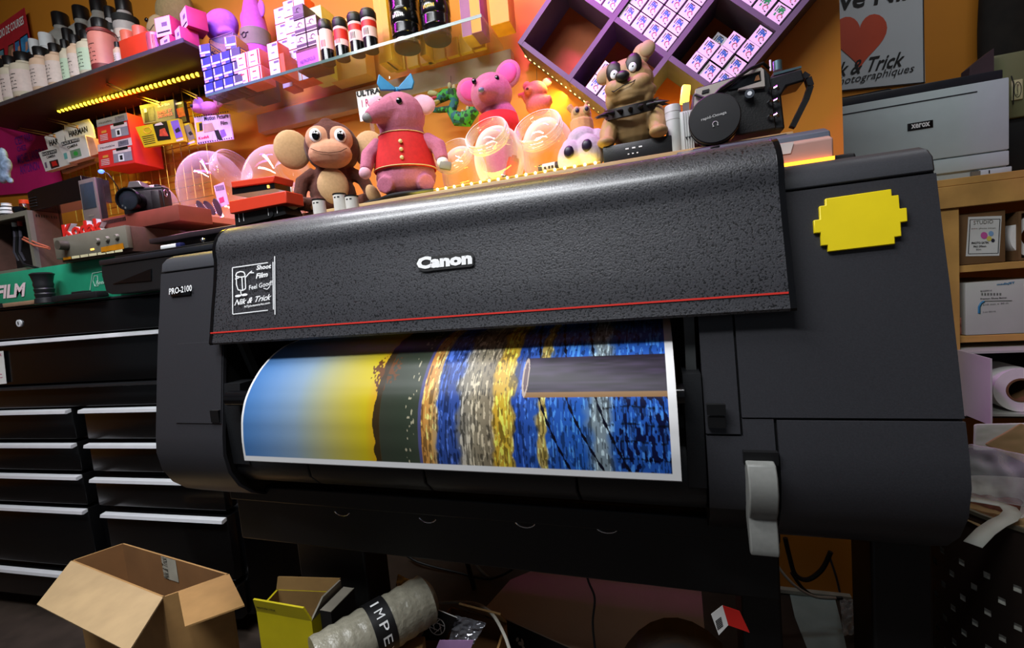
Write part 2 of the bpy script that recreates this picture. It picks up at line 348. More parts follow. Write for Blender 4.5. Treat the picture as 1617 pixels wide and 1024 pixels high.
# a film cartridge drawn in line: can, core, feet, raised film tail
cyl_ = [(373, 436), (375, 431), (381, 429), (386, 430), (388, 434), (387, 437), (380, 438), (373, 436)]
for p, q in zip(cyl_, cyl_[1:]): ln(p, q, 1.8)
for p, q in (((374, 437), (374.5, 450)), ((374.5, 450), (377, 458)), ((377, 458), (384, 459)), ((384, 459), (389, 456)), ((389, 456), (388, 436)), ((383, 438), (384, 458)), ((388, 439), (395, 431)), ((395, 431), (399, 428)), ((395, 431), (402, 431)), ((372, 441), (378, 439)), ((381, 460), (382, 466))): ln(p, q, 1.6)
for c0 in ((377, 467.5), (387, 465.8)):
    b.poly([cov(c0[0] + 5 * math.cos(t), c0[1] + 2 * math.sin(t) - 0.6 * math.cos(t)) + lift for t in [i * math.pi / 6 for i in range(12)]][::-1], WINK)
def ct(s, x0, y0, x1, y1, h, **k): b.text(s, WINK, cov(x0, y0) + lift, cov(x1, y1) + lift, cov(x0, y0 - h) + lift, lift=0.0002, **k)
ct('Shoot', 406, 427, 429.5, 424, 7.5, bold=0.03, shear=0.2); ct('Film', 405, 440.5, 424, 437, 8, bold=0.03, shear=0.2)
ct('Feel Good!', 394.5, 458.5, 431, 450.5, 7.5, bold=0.01); ct('Nik & Trick', 371, 483, 430, 473.5, 9, bold=0.02, shear=0.5); ct('NTphotoworks.com', 387, 487.5, 427.5, 481, 4.5, bold=0.02)
ln((417, 455.5), (423, 457)); ln((423, 457), (427, 452.5))
b.build('shop_sticker', cover)
# paper guides beside the opening
GUI = mat('guide_grey', '#4a4c4c', 0.4)
b = MB(); b.box(V(-0.682, 0.60, -0.085), (0.010, 0.012, 0.12), GUI, (18, 0, 0)); ppart(b, 'paper_guide')
b = MB(); b.box(V(0.031, 0.575, -0.082), (0.0115, 0.012, 0.085), GUI, (8, 0, 0)); ppart(b, 'paper_guide')
b = MB(); b.prism([(0.548, -0.115), (0.541, -0.16), (0.548, -0.25), (0.60, -0.29), (0.62, -0.115)], 0.020, 0.0395, BLK, 'X'); b.X = Matrix.Translation((0, 0, H)); o = ppart(b, 'guide_post'); o.location = pr_off + Vector((0, 0, H))
b = MB(); b.prism([(0.552, -0.115), (0.546, -0.16), (0.550, -0.25), (0.60, -0.29), (0.64, -0.115)], -0.690, -0.655, BLK, 'X'); o = ppart(b, 'guide_post'); o.location = pr_off + Vector((0, 0, H))
b = MB(); b.cyl(V(-0.66, 0.535, -0.135), V(0.02, 0.535, -0.135), 0.012, GLOSS); ppart(b, 'feed_roller')
# release lever, grey
lev = [(0.533, -0.208), (0.522, -0.210), (0.515, -0.222), (0.513, -0.240), (0.520, -0.262), (0.527, -0.272), (0.524, -0.288), (0.521, -0.305), (0.523, -0.3125), (0.530, -0.3125), (0.545, -0.28), (0.545, -0.208)]
b = MB(); b.prism([(y, z + H) for y, z in lev], 0.0785, 0.1065, mat('lever_grey', '#7b7c78', 0.5, var=0.06, scale=200), 'X'); ppart(b, 'release_lever', bevel=0.0015)
# stand: beam, two legs, hooks
b = MB(); b.box(V(-0.3275, 0.635, -0.375), (0.905, 0.035, 0.105), BLK2); b.box(V(-0.3275, 0.615, -0.33), (0.905, 0.02, 0.03), BLK2); beam = ppart(b, 'stand_beam', bevel=0.003)
for px, py in ((540, 806), (675, 816), (829, 823), (958, 831)):
    c = at(px, py, 0.612); b = MB(); b.tube([c + Vector((0.016 * math.cos(math.radians(a)), 0, 0.010 * math.sin(math.radians(a)))) for a in range(200, 341, 14)], 0.0011, CHROME, 6); b.build('basket_hook', beam)
for x0, x1 in ((-0.70, -0.545), (0.085, 0.135), (0.24, 0.305)):
    b = MB(); b.box(V((x0 + x1) / 2, 0.70, -0.63), (x1 - x0, 0.07, 0.56), BLK2); b.box(V((x0 + x1) / 2, 0.70, -0.93), (min(0.06, x1 - x0), 0.5, 0.03), BLK2); ppart(b, 'stand_leg', bevel=0.004)
# yellow plaque stuck to the ink tank door: stepped edges, plain face
def door(px, py): return onslope(px, py, 0.574 - 0.0045, 0.017, 0.011 / 0.06)
YP = mat('yellow_plaque_plastic', '#e8cf10', 0.45, var=0.04)
o0 = door(1288, 400); ux = (door(1436, 383) - o0) / 14; uz = (door(1304, 314) - door(1309, 398)) / 8; ux.y = 0; 
steps = [(2, 0), (12, 0), (12, 1), (13, 1), (13, 3), (14, 3), (14, 5), (13, 5), (13, 7), (12, 7), (12, 8), (2, 8), (2, 7), (1, 7), (1, 5), (0, 5), (0, 3), (1, 3), (1, 1), (2, 1)]
pts = [o0 + ux * a + uz * c for a, c in steps]
b = MB(); b.slab(pts, 0.0045, YP)
tag(b.build('plaque', bevel=0.0008), 'plain yellow plaque with stepped edges stuck on the printer ink door', 'plaque')

# ---------------------------------------------------------------- the print coming out of it
pp = [(0.70, -0.052), (0.64, -0.056), (0.599, -0.063), (0.571, -0.0745), (0.545, -0.0925), (0.525, -0.113), (0.511, -0.133), (0.502, -0.158), (0.498, -0.19), (0.4985, -0.2215)]
NU, NV = 900, 240
d = [0]
for a, c in zip(pp, pp[1:]): d.append(d[-1] + math.hypot(c[0] - a[0], c[1] - a[1]))
d = np.array(d); tv = np.linspace(0, d[-1], NV)
def smooth_interp(vals):
    x = np.interp(tv, d, vals); k = np.ones(15) / 15; xp = np.concatenate([2 * x[0] - x[7:0:-1], x, 2 * x[-1] - x[-2:-9:-1]]); return np.convolve(xp, k, 'valid')
yy = smooth_interp([p[0] for p in pp]); zz = smooth_interp([p[1] for p in pp])
X0, X1 = -0.602, 0.0115
uu = np.linspace(0, 1, NU)
def upx(px): r = ray(px, 727); return (r[0] / r[1] * 0.4985 - X0) / (X1 - X0)
rng = np.random.default_rng(3)
def noise2(nu, nv, fu, fv, seed):
    g = np.random.default_rng(seed).random((int(fv) + 2, int(fu) + 2)); x = np.linspace(0, fu, nu); y = np.linspace(0, fv, nv)
    xi = np.minimum(x.astype(int), int(fu)); yi = np.minimum(y.astype(int), int(fv)); xf = x - xi; yf = y - yi; xf = xf * xf * (3 - 2 * xf); yf = yf * yf * (3 - 2 * yf)
    a = g[np.ix_(yi, xi)]; bb = g[np.ix_(yi, xi + 1)]; c = g[np.ix_(yi + 1, xi)]; e = g[np.ix_(yi + 1, xi + 1)]
    return (a * (1 - xf) + bb * xf) * (1 - yf[:, None]) + (c * (1 - xf) + e * xf) * yf[:, None]
U = np.tile(uu, (NV, 1)); T = np.tile((tv / d[-1])[:, None], (1, NU))
wob = (noise2(NU, NV, 40, 14, 1) - 0.5) * 0.010 + (noise2(NU, NV, 110, 40, 2) - 0.5) * 0.006
W = np.where(U > upx(690), U + wob * 1.2, U + wob * 0.15)
stops = [(388, '#4a7fc0'), (430, '#6f97c8'), (470, '#8fa8bf'), (510, '#b4b487'), (545, '#c9bb52'), (580, '#d8c222'), (596, '#e0ac1c'), (601, '#6a4a1c'), (604, '#3b4034'), (640, '#3a4436'), (663, '#414a3c'), (664, '#5b5b8e'), (668, '#5b5b90'), (669, '#e09a4a'), (684, '#e2aa5c'), (690, '#c8a878'), (694, '#3555a8'), (722, '#3a56a4'), (730, '#8a857a'), (752, '#a3987f'), (778, '#8d8068'), (784, '#e2b23a'), (806, '#e8c23c'), (814, '#b89a50'), (817, '#2a50ae'), (848, '#3463c0'), (852, '#cdb26a'), (864, '#d2b75a'), (868, '#2f62c4'), (925, '#2d6ad0'), (942, '#93a6b0'), (962, '#8fa2ae'), (976, '#2c63c4'), (1072, '#2a62c8')]  # pale grey stops before the last blues paint a glare band
su = [upx(p) for p, _ in stops]; sc = np.array([[int(c[i:i + 2], 16) / 255 for i in (1, 3, 5)] for _, c in stops])
C = np.stack([np.interp(W, su, sc[:, k]) for k in range(3)], -1)
rip = noise2(NU, NV, 420, 16, 5) * 0.6 + noise2(NU, NV, 210, 60, 15) * 0.4; rip2 = noise2(NU, NV, 380, 22, 6) * 0.6 + noise2(NU, NV, 150, 50, 16) * 0.4
sea = (U > upx(668))[..., None]
C = np.where(sea & (rip > 0.60)[..., None], C * 0.62, C); C = np.where(sea & (rip2 > 0.64)[..., None], np.clip(C * 1.35 + 0.10, 0, 1), C)
dk = noise2(NU, NV, 260, 40, 8); right = (U > upx(975))[..., None] & (T > 0.55)[..., None]
C = np.where(right & (dk > 0.62)[..., None], np.array([0.05, 0.08, 0.25]), C)
# tree leaning off the dark hill, with twigs
tr = noise2(NU, NV, 240, 80, 9)
tree = ((U - upx(598)) / 0.030) ** 2 + ((T - 0.56) / 0.085) ** 2 + (tr - 0.5) * 2.4 < 0.75
C = np.where(tree[..., None], np.array([0.42, 0.24, 0.07]), C)
hill = (U > upx(601) - 0.006 - 0.012 * noise2(NU, NV, 20, 26, 10)) & (U < upx(603)); C = np.where(hill[..., None], np.array([0.25, 0.19, 0.10]), C)
lamps = (noise2(NU, NV, 200, 60, 11) > 0.80) & (np.abs(U - upx(650)) < 0.012); C = np.where(lamps[..., None], np.array([0.75, 0.72, 0.6]), C)
# pier log
lu0 = upx(836); lt0, lt1 = 0.435, 0.565
def tz(y): return np.interp(y, yy[::-1], (tv / d[-1])[::-1])
la, lb = float(tz(0.548)), float(tz(0.5125))
gr = noise2(NU, NV, 30, 120, 12)
lg = (U > upx(829) + 0.0) & (T > la) & (T < lb)
C = np.where(lg[..., None], np.array([0.19, 0.15, 0.23]) * (0.6 + 0.8 * gr[..., None]), C)
rim = lg & (T > lb - 0.02); C = np.where(rim[..., None], np.array([0.62, 0.47, 0.30]), C)
endc = ((U - upx(830)) / 0.007) ** 2 + ((T - (la + lb) / 2) / ((lb - la) / 2)) ** 2 < 1
C = np.where(endc[..., None], np.array([0.80, 0.72, 0.66]), C); endi = ((U - upx(830.5)) / 0.004) ** 2 + ((T - (la + lb) / 2) / ((lb - la) / 2.6)) ** 2 < 1
C = np.where(endi[..., None], np.array([0.42, 0.33, 0.36]), C)
# chains and mesh
for p0, p1 in ((855, 905), (898, 960), (945, 1000)):
    for a0, a1, t0, t1 in ((upx(p0), upx(p1), lb, 1.0), (upx(p0) - 0.03, upx(p0) - 0.006, 0.2, la)):
        c0 = a0 + (a1 - a0) * np.clip((T - t0) / (t1 - t0), 0, 1) ** 1.2
        beads = np.sin(T * 120) * 0.0012
        C = np.where(((np.abs(U - c0) < 0.0022 + beads) & (T > t0) & (T < t1))[..., None], np.array([0.06, 0.06, 0.14]), C)
for k in range(6):
    t0 = lb + 0.04 + k * 0.062; C = np.where(((np.abs(T - t0 - 0.004 * np.sin(U * 60)) < 0.0035) & (U > upx(955 + 6 * k)) & (rip > 0.42))[..., None], C * 0.45, C)
edge = (U < 0.006) | (U > 0.985) | (T > 0.972); C = np.where(edge[..., None], np.array([1.0, 1.0, 1.0]), C)
C = np.where(C <= 0.04045, C / 12.92, ((C + 0.055) / 1.055) ** 2.4) * 0.74
vs = np.zeros((NV, NU, 3)); vs[..., 0] = X0 + (X1 - X0) * U; vs[..., 1] = yy[:, None]; vs[..., 2] = zz[:, None] + H
vs = vs.reshape(-1, 3) - np.array([-0.295, 0.5, H - 0.22])
ii = (np.arange(NV - 1)[:, None] * NU + np.arange(NU - 1)).ravel()
fs = np.stack([ii, ii + NU, ii + NU + 1, ii + 1], 1)
me = bpy.data.meshes.new('photo_print'); me.from_pydata(vs.tolist(), [], fs.tolist())
ca = me.color_attributes.new('ink', 'FLOAT_COLOR', 'POINT'); ca.data.foreach_set('color', np.concatenate([C.reshape(-1, 3), np.ones((NU * NV, 1))], 1).ravel().astype(np.float32))
me.polygons.foreach_set('use_smooth', [True] * len(me.polygons))
PM = mat('photo_paper', (1, 1, 1), 0.36, var=0, spec=0.22); nt = PM.node_tree; an = nt.nodes.new('ShaderNodeVertexColor'); an.layer_name = 'ink'
nt.links.new(an.outputs['Color'], nt.nodes['Principled BSDF'].inputs['Base Color']); me.materials.append(PM)
po = bpy.data.objects.new('photo_print', me); COL.objects.link(po); po.location = V(-0.295, 0.5, -0.22)
q = po.modifiers.new('solid', 'SOLIDIFY'); q.thickness = 0.0006; q.offset = 1
tag(po, 'glossy photo print of a sunset sea with a wooden log, curling out of the printer', 'photo print')
# ================================================================ helpers for things placed about the shop
def fin(mb, name, label, cat, group=None, origin=None, **k):      # one-mesh thing, origin at its base
    P = np.array(mb.v); o = Vector(((P[:, 0].min() + P[:, 0].max()) / 2, (P[:, 1].min() + P[:, 1].max()) / 2, P[:, 2].min())) if origin is None else Vector(origin)
    mb.v = [tuple(p) for p in (P - np.array(o))]
    return tag(mb.build(name, loc=o, **k), label, cat, group)
def grp(name, label, cat, parts, group=None):                     # thing of several parts: (part name, mesh, options, [sub-parts])
    P = np.concatenate([np.array(p[1].v) for p in parts]); o = Vector(((P[:, 0].min() + P[:, 0].max()) / 2, (P[:, 1].min() + P[:, 1].max()) / 2, P[:, 2].min()))
    t = thing(name, label, cat, o, group=group); oo = np.array(o)
    for p in parts:
        mb = p[1]; mb.v = [tuple(q) for q in (np.array(mb.v) - oo)]; k = p[2] if len(p) > 2 else {}
        c = mb.build(p[0], t, **k)
        for sp in (p[3] if len(p) > 3 else []):
            mb = sp[1]; mb.v = [tuple(q) for q in (np.array(mb.v) - oo)]; mb.build(sp[0], c, **(sp[2] if len(sp) > 2 else {}))
    return t
def face(mb, px, Y, d, M):        # outline seen at depth Y, given real thickness d backwards
    mb.prism([(p.x, p.z) for p in (at(x, y, Y) for x, y in px)], Y, Y + d, M, 'Y'); return mb
def ptext(mb, s, M, bl, br, h, Y, lean=0.12, **k):   # lettering on a front plane at depth Y; corners read from the photo
    mb.text(s, M, at(*bl, Y), at(*br, Y), at(bl[0] - lean * h, bl[1] - h, Y), **k); return mb
def pline(mb, pts, Y, r, M, n=6): mb.tube([at(x, y, Y) for x, y in pts], r, M, n); return mb

# ---------------------------------------------------------------- tool chest
CH = mat('chest_enamel', '#0c0c0d', 0.22, var=0.1, scale=8)
chest = thing('tool_chest', 'black steel tool chest with aluminium drawer pulls beside the printer', 'tool chest', V(-1.09, 0.85, -H), (0, 0, 4))
ca4, sa4 = math.cos(math.radians(4)), math.sin(math.radians(4))
def cpt(px, py):                 # photo pixel to the chest's own front plane: (x along front, height)
    r = ray(px, py); n = (-sa4, ca4); t = (n[0] * -1.09 + n[1] * 0.85) / (n[0] * r[0] + n[1] * r[1])
    X, Y, Z = r * t; return ((X + 1.09) * ca4 + (Y - 0.85) * sa4, Z + H)
XL = -1.45; top = 0.066 + H
b = MB(); b.box((XL / 2, 0.20, (top + 0.05) / 2), (-XL, 0.36, top - 0.05), CH, bev=0.004); b.build('cabinet_body', chest)
b = MB(); b.box((XL / 2, 0.19, top + 0.002), (-XL + 0.01, 0.39, 0.006), mat('chest_lid', '#232427', 0.3), bev=0.002); b.build('lid', chest)
def drawer(x0, x1, z0, z1, M=ALU, hh=0.013):
    b = MB(); b.box(((x0 + x1) / 2, 0.005, (z0 + z1) / 2), (x1 - x0, 0.034, z1 - z0), CH, bev=0.003); d = b.build('drawer', chest)
    b = MB(); b.prism([(-0.012, z1 - 0.001), (-0.026, z1 - 0.003), (-0.028, z1 - hh + 0.002), (-0.024, z1 - hh), (-0.012, z1 - hh + 0.003)], x0 + 0.002, x1 - 0.002, M, 'X'); b.build('handle', d); return d
zb = [cpt(60, y)[1] for y in (535, 608, 645, 697, 745, 796, 890)] + [0.06]
ALUD = mat('dark_aluminium', '#4a4c50', 0.35, 0.9)  # darker metal for the pull of the second drawer
drawer(XL + 0.01, -0.01, zb[1] + 0.004, zb[0]); drawer(XL + 0.01, -0.01, zb[2] + 0.004, zb[1], ALUD, 0.009)
xs0 = cpt(130, 700)[0]; xs1 = cpt(148, 700)[0]
for i in range(2, 6):
    drawer(XL + 0.01, xs0, zb[i + 1] + 0.010, zb[i]); drawer(xs1 + 0.02 * (i == 5), -0.01, zb[i + 1] + 0.010, zb[i] - 0.006 * (i >= 4))
drawer(XL + 0.01, -0.01, zb[7], zb[6] - 0.008)
lx, lz = cpt(40, 510); b = MB(); b.box((XL / 2, 0.005, (zb[0] + 0.004 + top - 0.004) / 2), (-XL - 0.02, 0.034, top - zb[0] - 0.008), CH, bev=0.003); b.build('top_drawer', chest)
b = MB(); b.cyl((lx, -0.0155, lz), (lx, -0.0115, lz), 0.010, ALU); b.box((lx, -0.0155, lz), (0.002, 0.003, 0.009), BLK2); b.build('lock', chest)
# note stuck on the chest
n0, n1, n2, n3 = [cpt(*p) for p in ((-14, 556), (18, 553), (23, 604), (-8, 607))]
b = MB(); b.slab([(p[0], -0.0185, p[1]) for p in (n3, n2, n1, n0)], 0.001, PAPER)
PINKI = mat('pink_ink', '#c22a6a', 0.7, var=0)
b.text('Tax', PINKI, (n0[0] + 0.018, -0.0186, n0[1] - 0.018), (n1[0] - 0.006, -0.0186, n1[1] - 0.014), (n0[0] + 0.018, -0.0186, n0[1] - 0.008)); b.text('ERIC', PINKI, (n3[0] + 0.01, -0.0186, n3[1] + 0.016), (n2[0] - 0.01, -0.0186, n2[1] + 0.018), (n3[0] + 0.01, -0.0186, n3[1] + 0.028))
o = b.build('paper_note'); o.matrix_world = Matrix.Translation(chest.location) @ Matrix.Rotation(math.radians(4), 4, 'Z'); tag(o, 'white note with pink handwriting stuck on the black tool chest', 'note')

# ---------------------------------------------------------------- on the chest
GREEN = mat('green_carton', '#1f8f6b', 0.5, var=0.05)
GT = mat('green_white_ink', '#cfe8dc', 0.6, var=0)
b = MB(); zt = at(0, 433, 0.83).z; bx = [at(-60, 433, 0.83).x, at(186, 433, 0.83).x]; zc = top + 0.005
b.box(((bx[0] + bx[1]) / 2, 0.83 + 0.09, (zt + zc) / 2), (bx[1] - bx[0], 0.18, zt - zc), GREEN, bev=0.001)
ptext(b, 'FILM', mat('pale_pink_ink', '#e6cfd4', 0.6, var=0), (-5, 473), (43, 468), 21, 0.829, bold=0.04, shear=0.25)
for s in (((141, 466), (146, 432)), ((146, 432), (166, 428)), ((141, 466), (158, 463))): pline(b, s, 0.829, 0.0008, GT, 4)
ptext(b, 'Nik & Trick', GT, (137, 471), (174, 466), 6, 0.829, shear=0.4); ptext(b, 'Feel', GT, (152, 450), (166, 448), 6, 0.829, shear=0.3)
pline(b, [(149, 436), (147, 444), (150, 452), (155, 452), (154, 436), (149, 436)], 0.829, 0.0008, GT, 4)
fin(b, 'film_carton', 'long green film carton lying on the black tool chest', 'carton')
zr = zt + 0.0005
BROWN = mat('brown_vinyl', '#5b4038', 0.6, var=0.1, scale=80); GREYP = mat('grey_metal_panel', '#6f6c60', 0.45, var=0.06)
# empty-fronted amplifier case with cables
Y = 0.86; c0 = at(-22, 436, Y); c1 = at(57, 420, Y); z1 = at(50, 330, Y).z
x0, x1 = c0.x, c1.x; z0 = zr
def framebox(x0, x1, z0, z1, t, Y, d, M): 
    b = MB()
    for c, s in ((((x0 + x1) / 2, z0 + t / 2), (x1 - x0, t)), (((x0 + x1) / 2, z1 - t / 2), (x1 - x0, t)), ((x0 + t / 2, (z0 + z1) / 2), (t, z1 - z0 - 2 * t)), ((x1 - t / 2, (z0 + z1) / 2), (t, z1 - z0 - 2 * t))):
        b.box((c[0], Y + d / 2, c[1]), (s[0], d, s[1]), M)
    return b
fr = framebox(x0, x1, z0, z1, 0.014, Y, 0.012, GREYP)
cs = MB(); cs.box(((x0 + x1) / 2, Y + 0.012 + 0.004 + 0.06, (z0 + z1) / 2), (x1 - x0, 0.004, z1 - z0), BLK2)
for s, c in ((x0 + 0.003, 0), (x1 - 0.003, 0)): cs.box((s, Y + 0.012 + 0.035, (z0 + z1) / 2), (0.006, 0.07, z1 - z0), BROWN)
cs.box(((x0 + x1) / 2, Y + 0.047, z1 - 0.003), (x1 - x0 - 0.013, 0.07, 0.006), BROWN); cs.box(((x0 + x1) / 2, Y + 0.047, z0 + 0.003), (x1 - x0 - 0.013, 0.07, 0.006), BROWN)
for i in range(9): cs.box((x1 - 0.0004, Y + 0.02 + i * 0.006, z1 - 0.014), (0.002, 0.0028, 0.008), BLK2)
cb = MB(); RC = mat('red_cable', '#b03026', 0.5); GC = mat('grey_cable', '#3c3a44', 0.5)
for k, (xa, m_) in enumerate(((22, GC), (31, GC), (26, BLK2))):
    cb.tube([at(xa, 355, Y + 0.05), at(xa + 2, 375, Y + 0.02), at(xa + 1, 398, Y + 0.025), at(xa + 8, 412, Y + 0.03)], 0.004, m_)
cb.cyl(at(22, 352, Y + 0.03), at(23, 358, Y + 0.03), 0.006, WHITE); cb.cyl(at(31, 350, Y + 0.03), at(32, 357, Y + 0.03), 0.006, RC)
cb.tube([at(36, 378, Y + 0.02), at(55, 388, Y - 0.008), at(78, 393, Y - 0.02)], 0.003, mat('copper_wire', '#b8624a', 0.4)); cb.tube([at(38, 375, Y + 0.02), at(58, 384, Y - 0.008), at(78, 391, Y - 0.02)], 0.0025, mat('copper_wire', '#b8624a', 0.4))
cb.tube([at(30, 405, Y - 0.005), at(38, 418, Y - 0.012), at(60, 424, Y - 0.015)], 0.004, BLK2)
grp('amplifier_case', 'brown amplifier case with grey empty front and dangling cables', 'amplifier', [('front_frame', fr), ('case', cs), ('cable_loom', cb)])
# receiver with knobs
Y = 0.80; q = [(83, 378), (197, 355), (207, 402), (94, 419)]
P = [at(*p, Y) for p in q]; z1 = (P[0].z + P[1].z) / 2; x0 = (P[0].x + P[3].x) / 2; x1 = (P[1].x + P[2].x) / 2
case = MB(); case.box(((x0 + x1) / 2, Y + 0.082, (zr + z1) / 2), (x1 - x0 - 0.004, 0.145, z1 - zr), BROWN, bev=0.002)
fp = MB(); fp.box(((x0 + x1) / 2, Y + 0.004, (zr + z1) / 2 + 0.004), (x1 - x0, 0.012, z1 - zr - 0.008), GREYP, bev=0.0015)
OR = mat('orange_scale', '#b3720f', 0.4, emit=0); IV = mat('ivory_key', '#cfc8a0', 0.5)
fp.poly([at(*p, Y - 0.003) for p in ((160, 400), (196, 393), (194, 384), (159, 391))], OR)
for i in range(7): 
    a = 100 + i * 13.6; fp.poly([at(a, 411 - i * 1.95, Y - 0.003), at(a + 12.4, 409.2 - i * 1.95, Y - 0.003), at(a + 11.8, 405.2 - i * 1.95, Y - 0.003), at(a - 0.6, 407 - i * 1.95, Y - 0.003)], OR if i == 0 else IV)
fp.poly([at(143, 396, Y - 0.003), at(149, 395, Y - 0.003), at(148.5, 392, Y - 0.003), at(142.5, 393, Y - 0.003)], mat('amber_led', (1, 0.5, 0.1), emit=1.5))
kn = MB(); c = at(107, 388, Y); kn.cyl(c + Vector((0, -0.022, 0)), c, 0.012, mat('dark_knob', '#4a463e', 0.4), 0.013, 24)
parts = [('case', case), ('front_panel', fp), ('volume_knob', kn)]
for cx, cy in ((157, 381), (172, 378), (187, 374.5)):
    d_ = MB(); c = at(cx, cy, Y); d_.lathe([(0, 0.006), (0.0055, 0.006), (0.007, 0.004), (0.0075, 0)], GREYP, 20, c + Vector((0, -0.002, 0)), (90, 0, 0)); parts.append(('meter_dial', d_))
rec = grp('radio_receiver', 'grey and brown radio receiver with dials and an amber scale', 'receiver', parts)
# standing letters
b = MB(); bl, br, tl = at(102, 372, 0.83), at(164, 359.5, 0.83), at(98.5, 350, 0.83); dz = z1 + 0.0015 - bl.z; bl.z += dz; br.z = bl.z; tl.z += dz; bl.y = br.y = tl.y = 0.83; tl.x = bl.x
b.text('Kodak', RED, bl, br, tl, bold=0.03, lift=0.004, depth=0.003); b.text('Kodak', WHITE, bl, br, tl, bold=0.055, lift=0.001, depth=0.012)
fin(b, 'letter_sign', 'red raised lettering with white edges standing on the receiver', 'sign')
# black wedge box and pocket player on top of the amplifier case
zA = at(50, 330, 0.86).z
b = MB(); A = at(46, 305, 0.88); B_ = at(132, 288, 0.88)
b.prism([(A.x, zA + 0.0005), (A.x, A.z), (A.x + 0.03, A.z + 0.006), (B_.x, A.z + 0.012), (B_.x, zA + 0.0005)], 0.875, 0.945, GLOSS, 'Y')
for i in range(4): b.box((A.x + 0.022, 0.874, zA + 0.012 + i * 0.008), (0.036, 0.003, 0.003), BLK)
fin(b, 'black_case', 'glossy black wedge case on top of the amplifier case', 'case', bevel=0.002)
Y = 0.85; P = [at(*p, Y) for p in ((131, 336), (157, 331), (163, 277), (136, 282))]; zlo = z1 + 0.001
w_ = P[1].x - P[0].x; cx = P[0].x + w_ / 2; zh = P[3].z - zlo
SIL = mat('player_grey', '#77706c', 0.35, 0.3)
b = MB(); b.box((cx, Y + 0.012, zlo + zh / 2), (w_, 0.016, zh), BLK, bev=0.003); f = MB(); f.box((cx, Y + 0.002, zlo + zh / 2), (w_ - 0.002, 0.006, zh - 0.002), SIL, bev=0.002)
for i in range(3): f.box((cx - 0.008 + i * 0.008, Y - 0.0012, zlo + zh * 0.36), (0.006, 0.001, 0.004), GREYP)
s = MB(); s.box((cx, Y - 0.0014, zlo + zh * 0.70), (w_ * 0.8, 0.001, zh * 0.44), mat('player_screen', '#2f3b46', 0.12), bev=0.0004)
grp('pocket_player', 'grey pocket music player with dark screen standing beside the letters', 'music player', [('back_shell', b), ('front', f), ('screen', s)])
b = MB(); BL = mat('blue_led', (0.05, 0.12, 1.0), emit=5); c = at(160, 271, 0.84); b.ell(c, (0.008, 0.006, 0.005), BL); b2 = MB(); b2.tube([c, at(170, 274, 0.845), at(178, 284, 0.85), at(186, 296, 0.86), at(190, 318, 0.87)], 0.0014, BLK2, 6)
grp('clip_light', 'small blue glowing clip light on a thin black cable', 'light', [('bulb', b), ('cable', b2)])
# jar with orange cap, ringed vase, dark cup on the amplifier case
AMB = mat('amber_liquid', '#4a1a0c', 0.15)
def standing(px, Y, z, prof, M, n=24, mb=None):
    b = mb or MB(); p = at(px, 300, Y); b.lathe(prof, M, n, (p.x, p.y, z)); return b
zA2 = zA + 0.001
b = standing(35, 0.90, zA2, [(0, 0), (0.013, 0), (0.013, 0.03), (0.010, 0.036)], AMB); c = standing(35, 0.90, zA2 + 0.034, [(0.012, 0), (0.012, 0.011), (0.011, 0.012), (0, 0.012)], mat('orange_cap', '#d8401a', 0.4))
grp('medicine_jar', 'amber jar with an orange cap beside the black wedge case', 'jar', [('jar_body', b), ('cap', c)])
b = standing(27, 0.875, zA2, [(0, 0), (0.016, 0), (0.018, 0.006), (0.018, 0.014), (0.015, 0.017), (0, 0.017)], GLOSS); fin(b, 'lens_cap', 'squat glossy black cap in front of the amber jar', 'cap')
b = standing(6, 0.89, zA2, [(0, 0), (0.014, 0), (0.019, 0.012), (0.016, 0.028), (0.011, 0.04), (0.012, 0.044), (0, 0.044)], WHITE)
for zz_ in (0.010, 0.022, 0.034): b.lathe([(0.0195 - 0.2 * abs(zz_ - 0.012), zz_ - 0.003), (0.0198 - 0.2 * abs(zz_ - 0.012), zz_ + 0.001)], INK, 24, (at(6, 300, 0.89).x, 0.89, zA2))
fin(b, 'ringed_vase', 'small white vase with black rings beside the amber jar', 'vase')
b = MB(); 
for k, (px, py, r) in enumerate(((4, 245, 0.02), (10, 262, 0.022), (6, 278, 0.024), (-6, 260, 0.03), (16, 285, 0.012))): b.ell(at(px, py, 1.02), (r, r * 0.6, r * 1.3), mat('blue_white_cloth', '#8fa6c4', 0.9, var=0.5, scale=60), (0, 30 * k, 0))
fin(b, 'hanging_glove', 'pale blue and white cloth glove hanging at the wall of pink poster', 'glove', remesh=0.004, smooth=4)
# grip, camera plate, notebook, scanner
zc2 = zc + 0.0005
p = at(74, 482, 0.79); b = MB(); b.lathe([(0, 0), (0.024, 0), (0.022, 0.012), (0.0195, 0.014), (0.0215, 0.024), (0.0195, 0.027), (0.0215, 0.037), (0.0195, 0.040), (0.0215, 0.05), (0.020, 0.056), (0.024, 0.074), (0.026, 0.078), (0.02, 0.082), (0, 0.082)], BLK, 20, (p.x, p.y, zc2)); fin(b, 'hand_grip', 'ribbed black hand grip standing before the green carton', 'grip')
a0 = at(92, 480, 0.805); a1 = at(163, 470, 0.805); b = MB(); b.box(((a0.x + a1.x) / 2, 0.805, zc2 + 0.008), (a1.x - a0.x, 0.03, 0.016), BLK, bev=0.003); b.box(((a0.x + a1.x) / 2 + 0.01, 0.805, zc2 + 0.0185), (0.05, 0.02, 0.006), BLK, bev=0.002); fin(b, 'mount_plate', 'flat black mounting plate lying before the green carton', 'plate')
a0 = at(-40, 487, 0.785); a1 = at(60, 478, 0.785); b = MB(); b.box(((a0.x + a1.x) / 2, 0.80, zc2 + 0.006), (a1.x - a0.x, 0.03, 0.011), mat('kraft_cover', '#8a6a52', 0.8), bev=0.001)
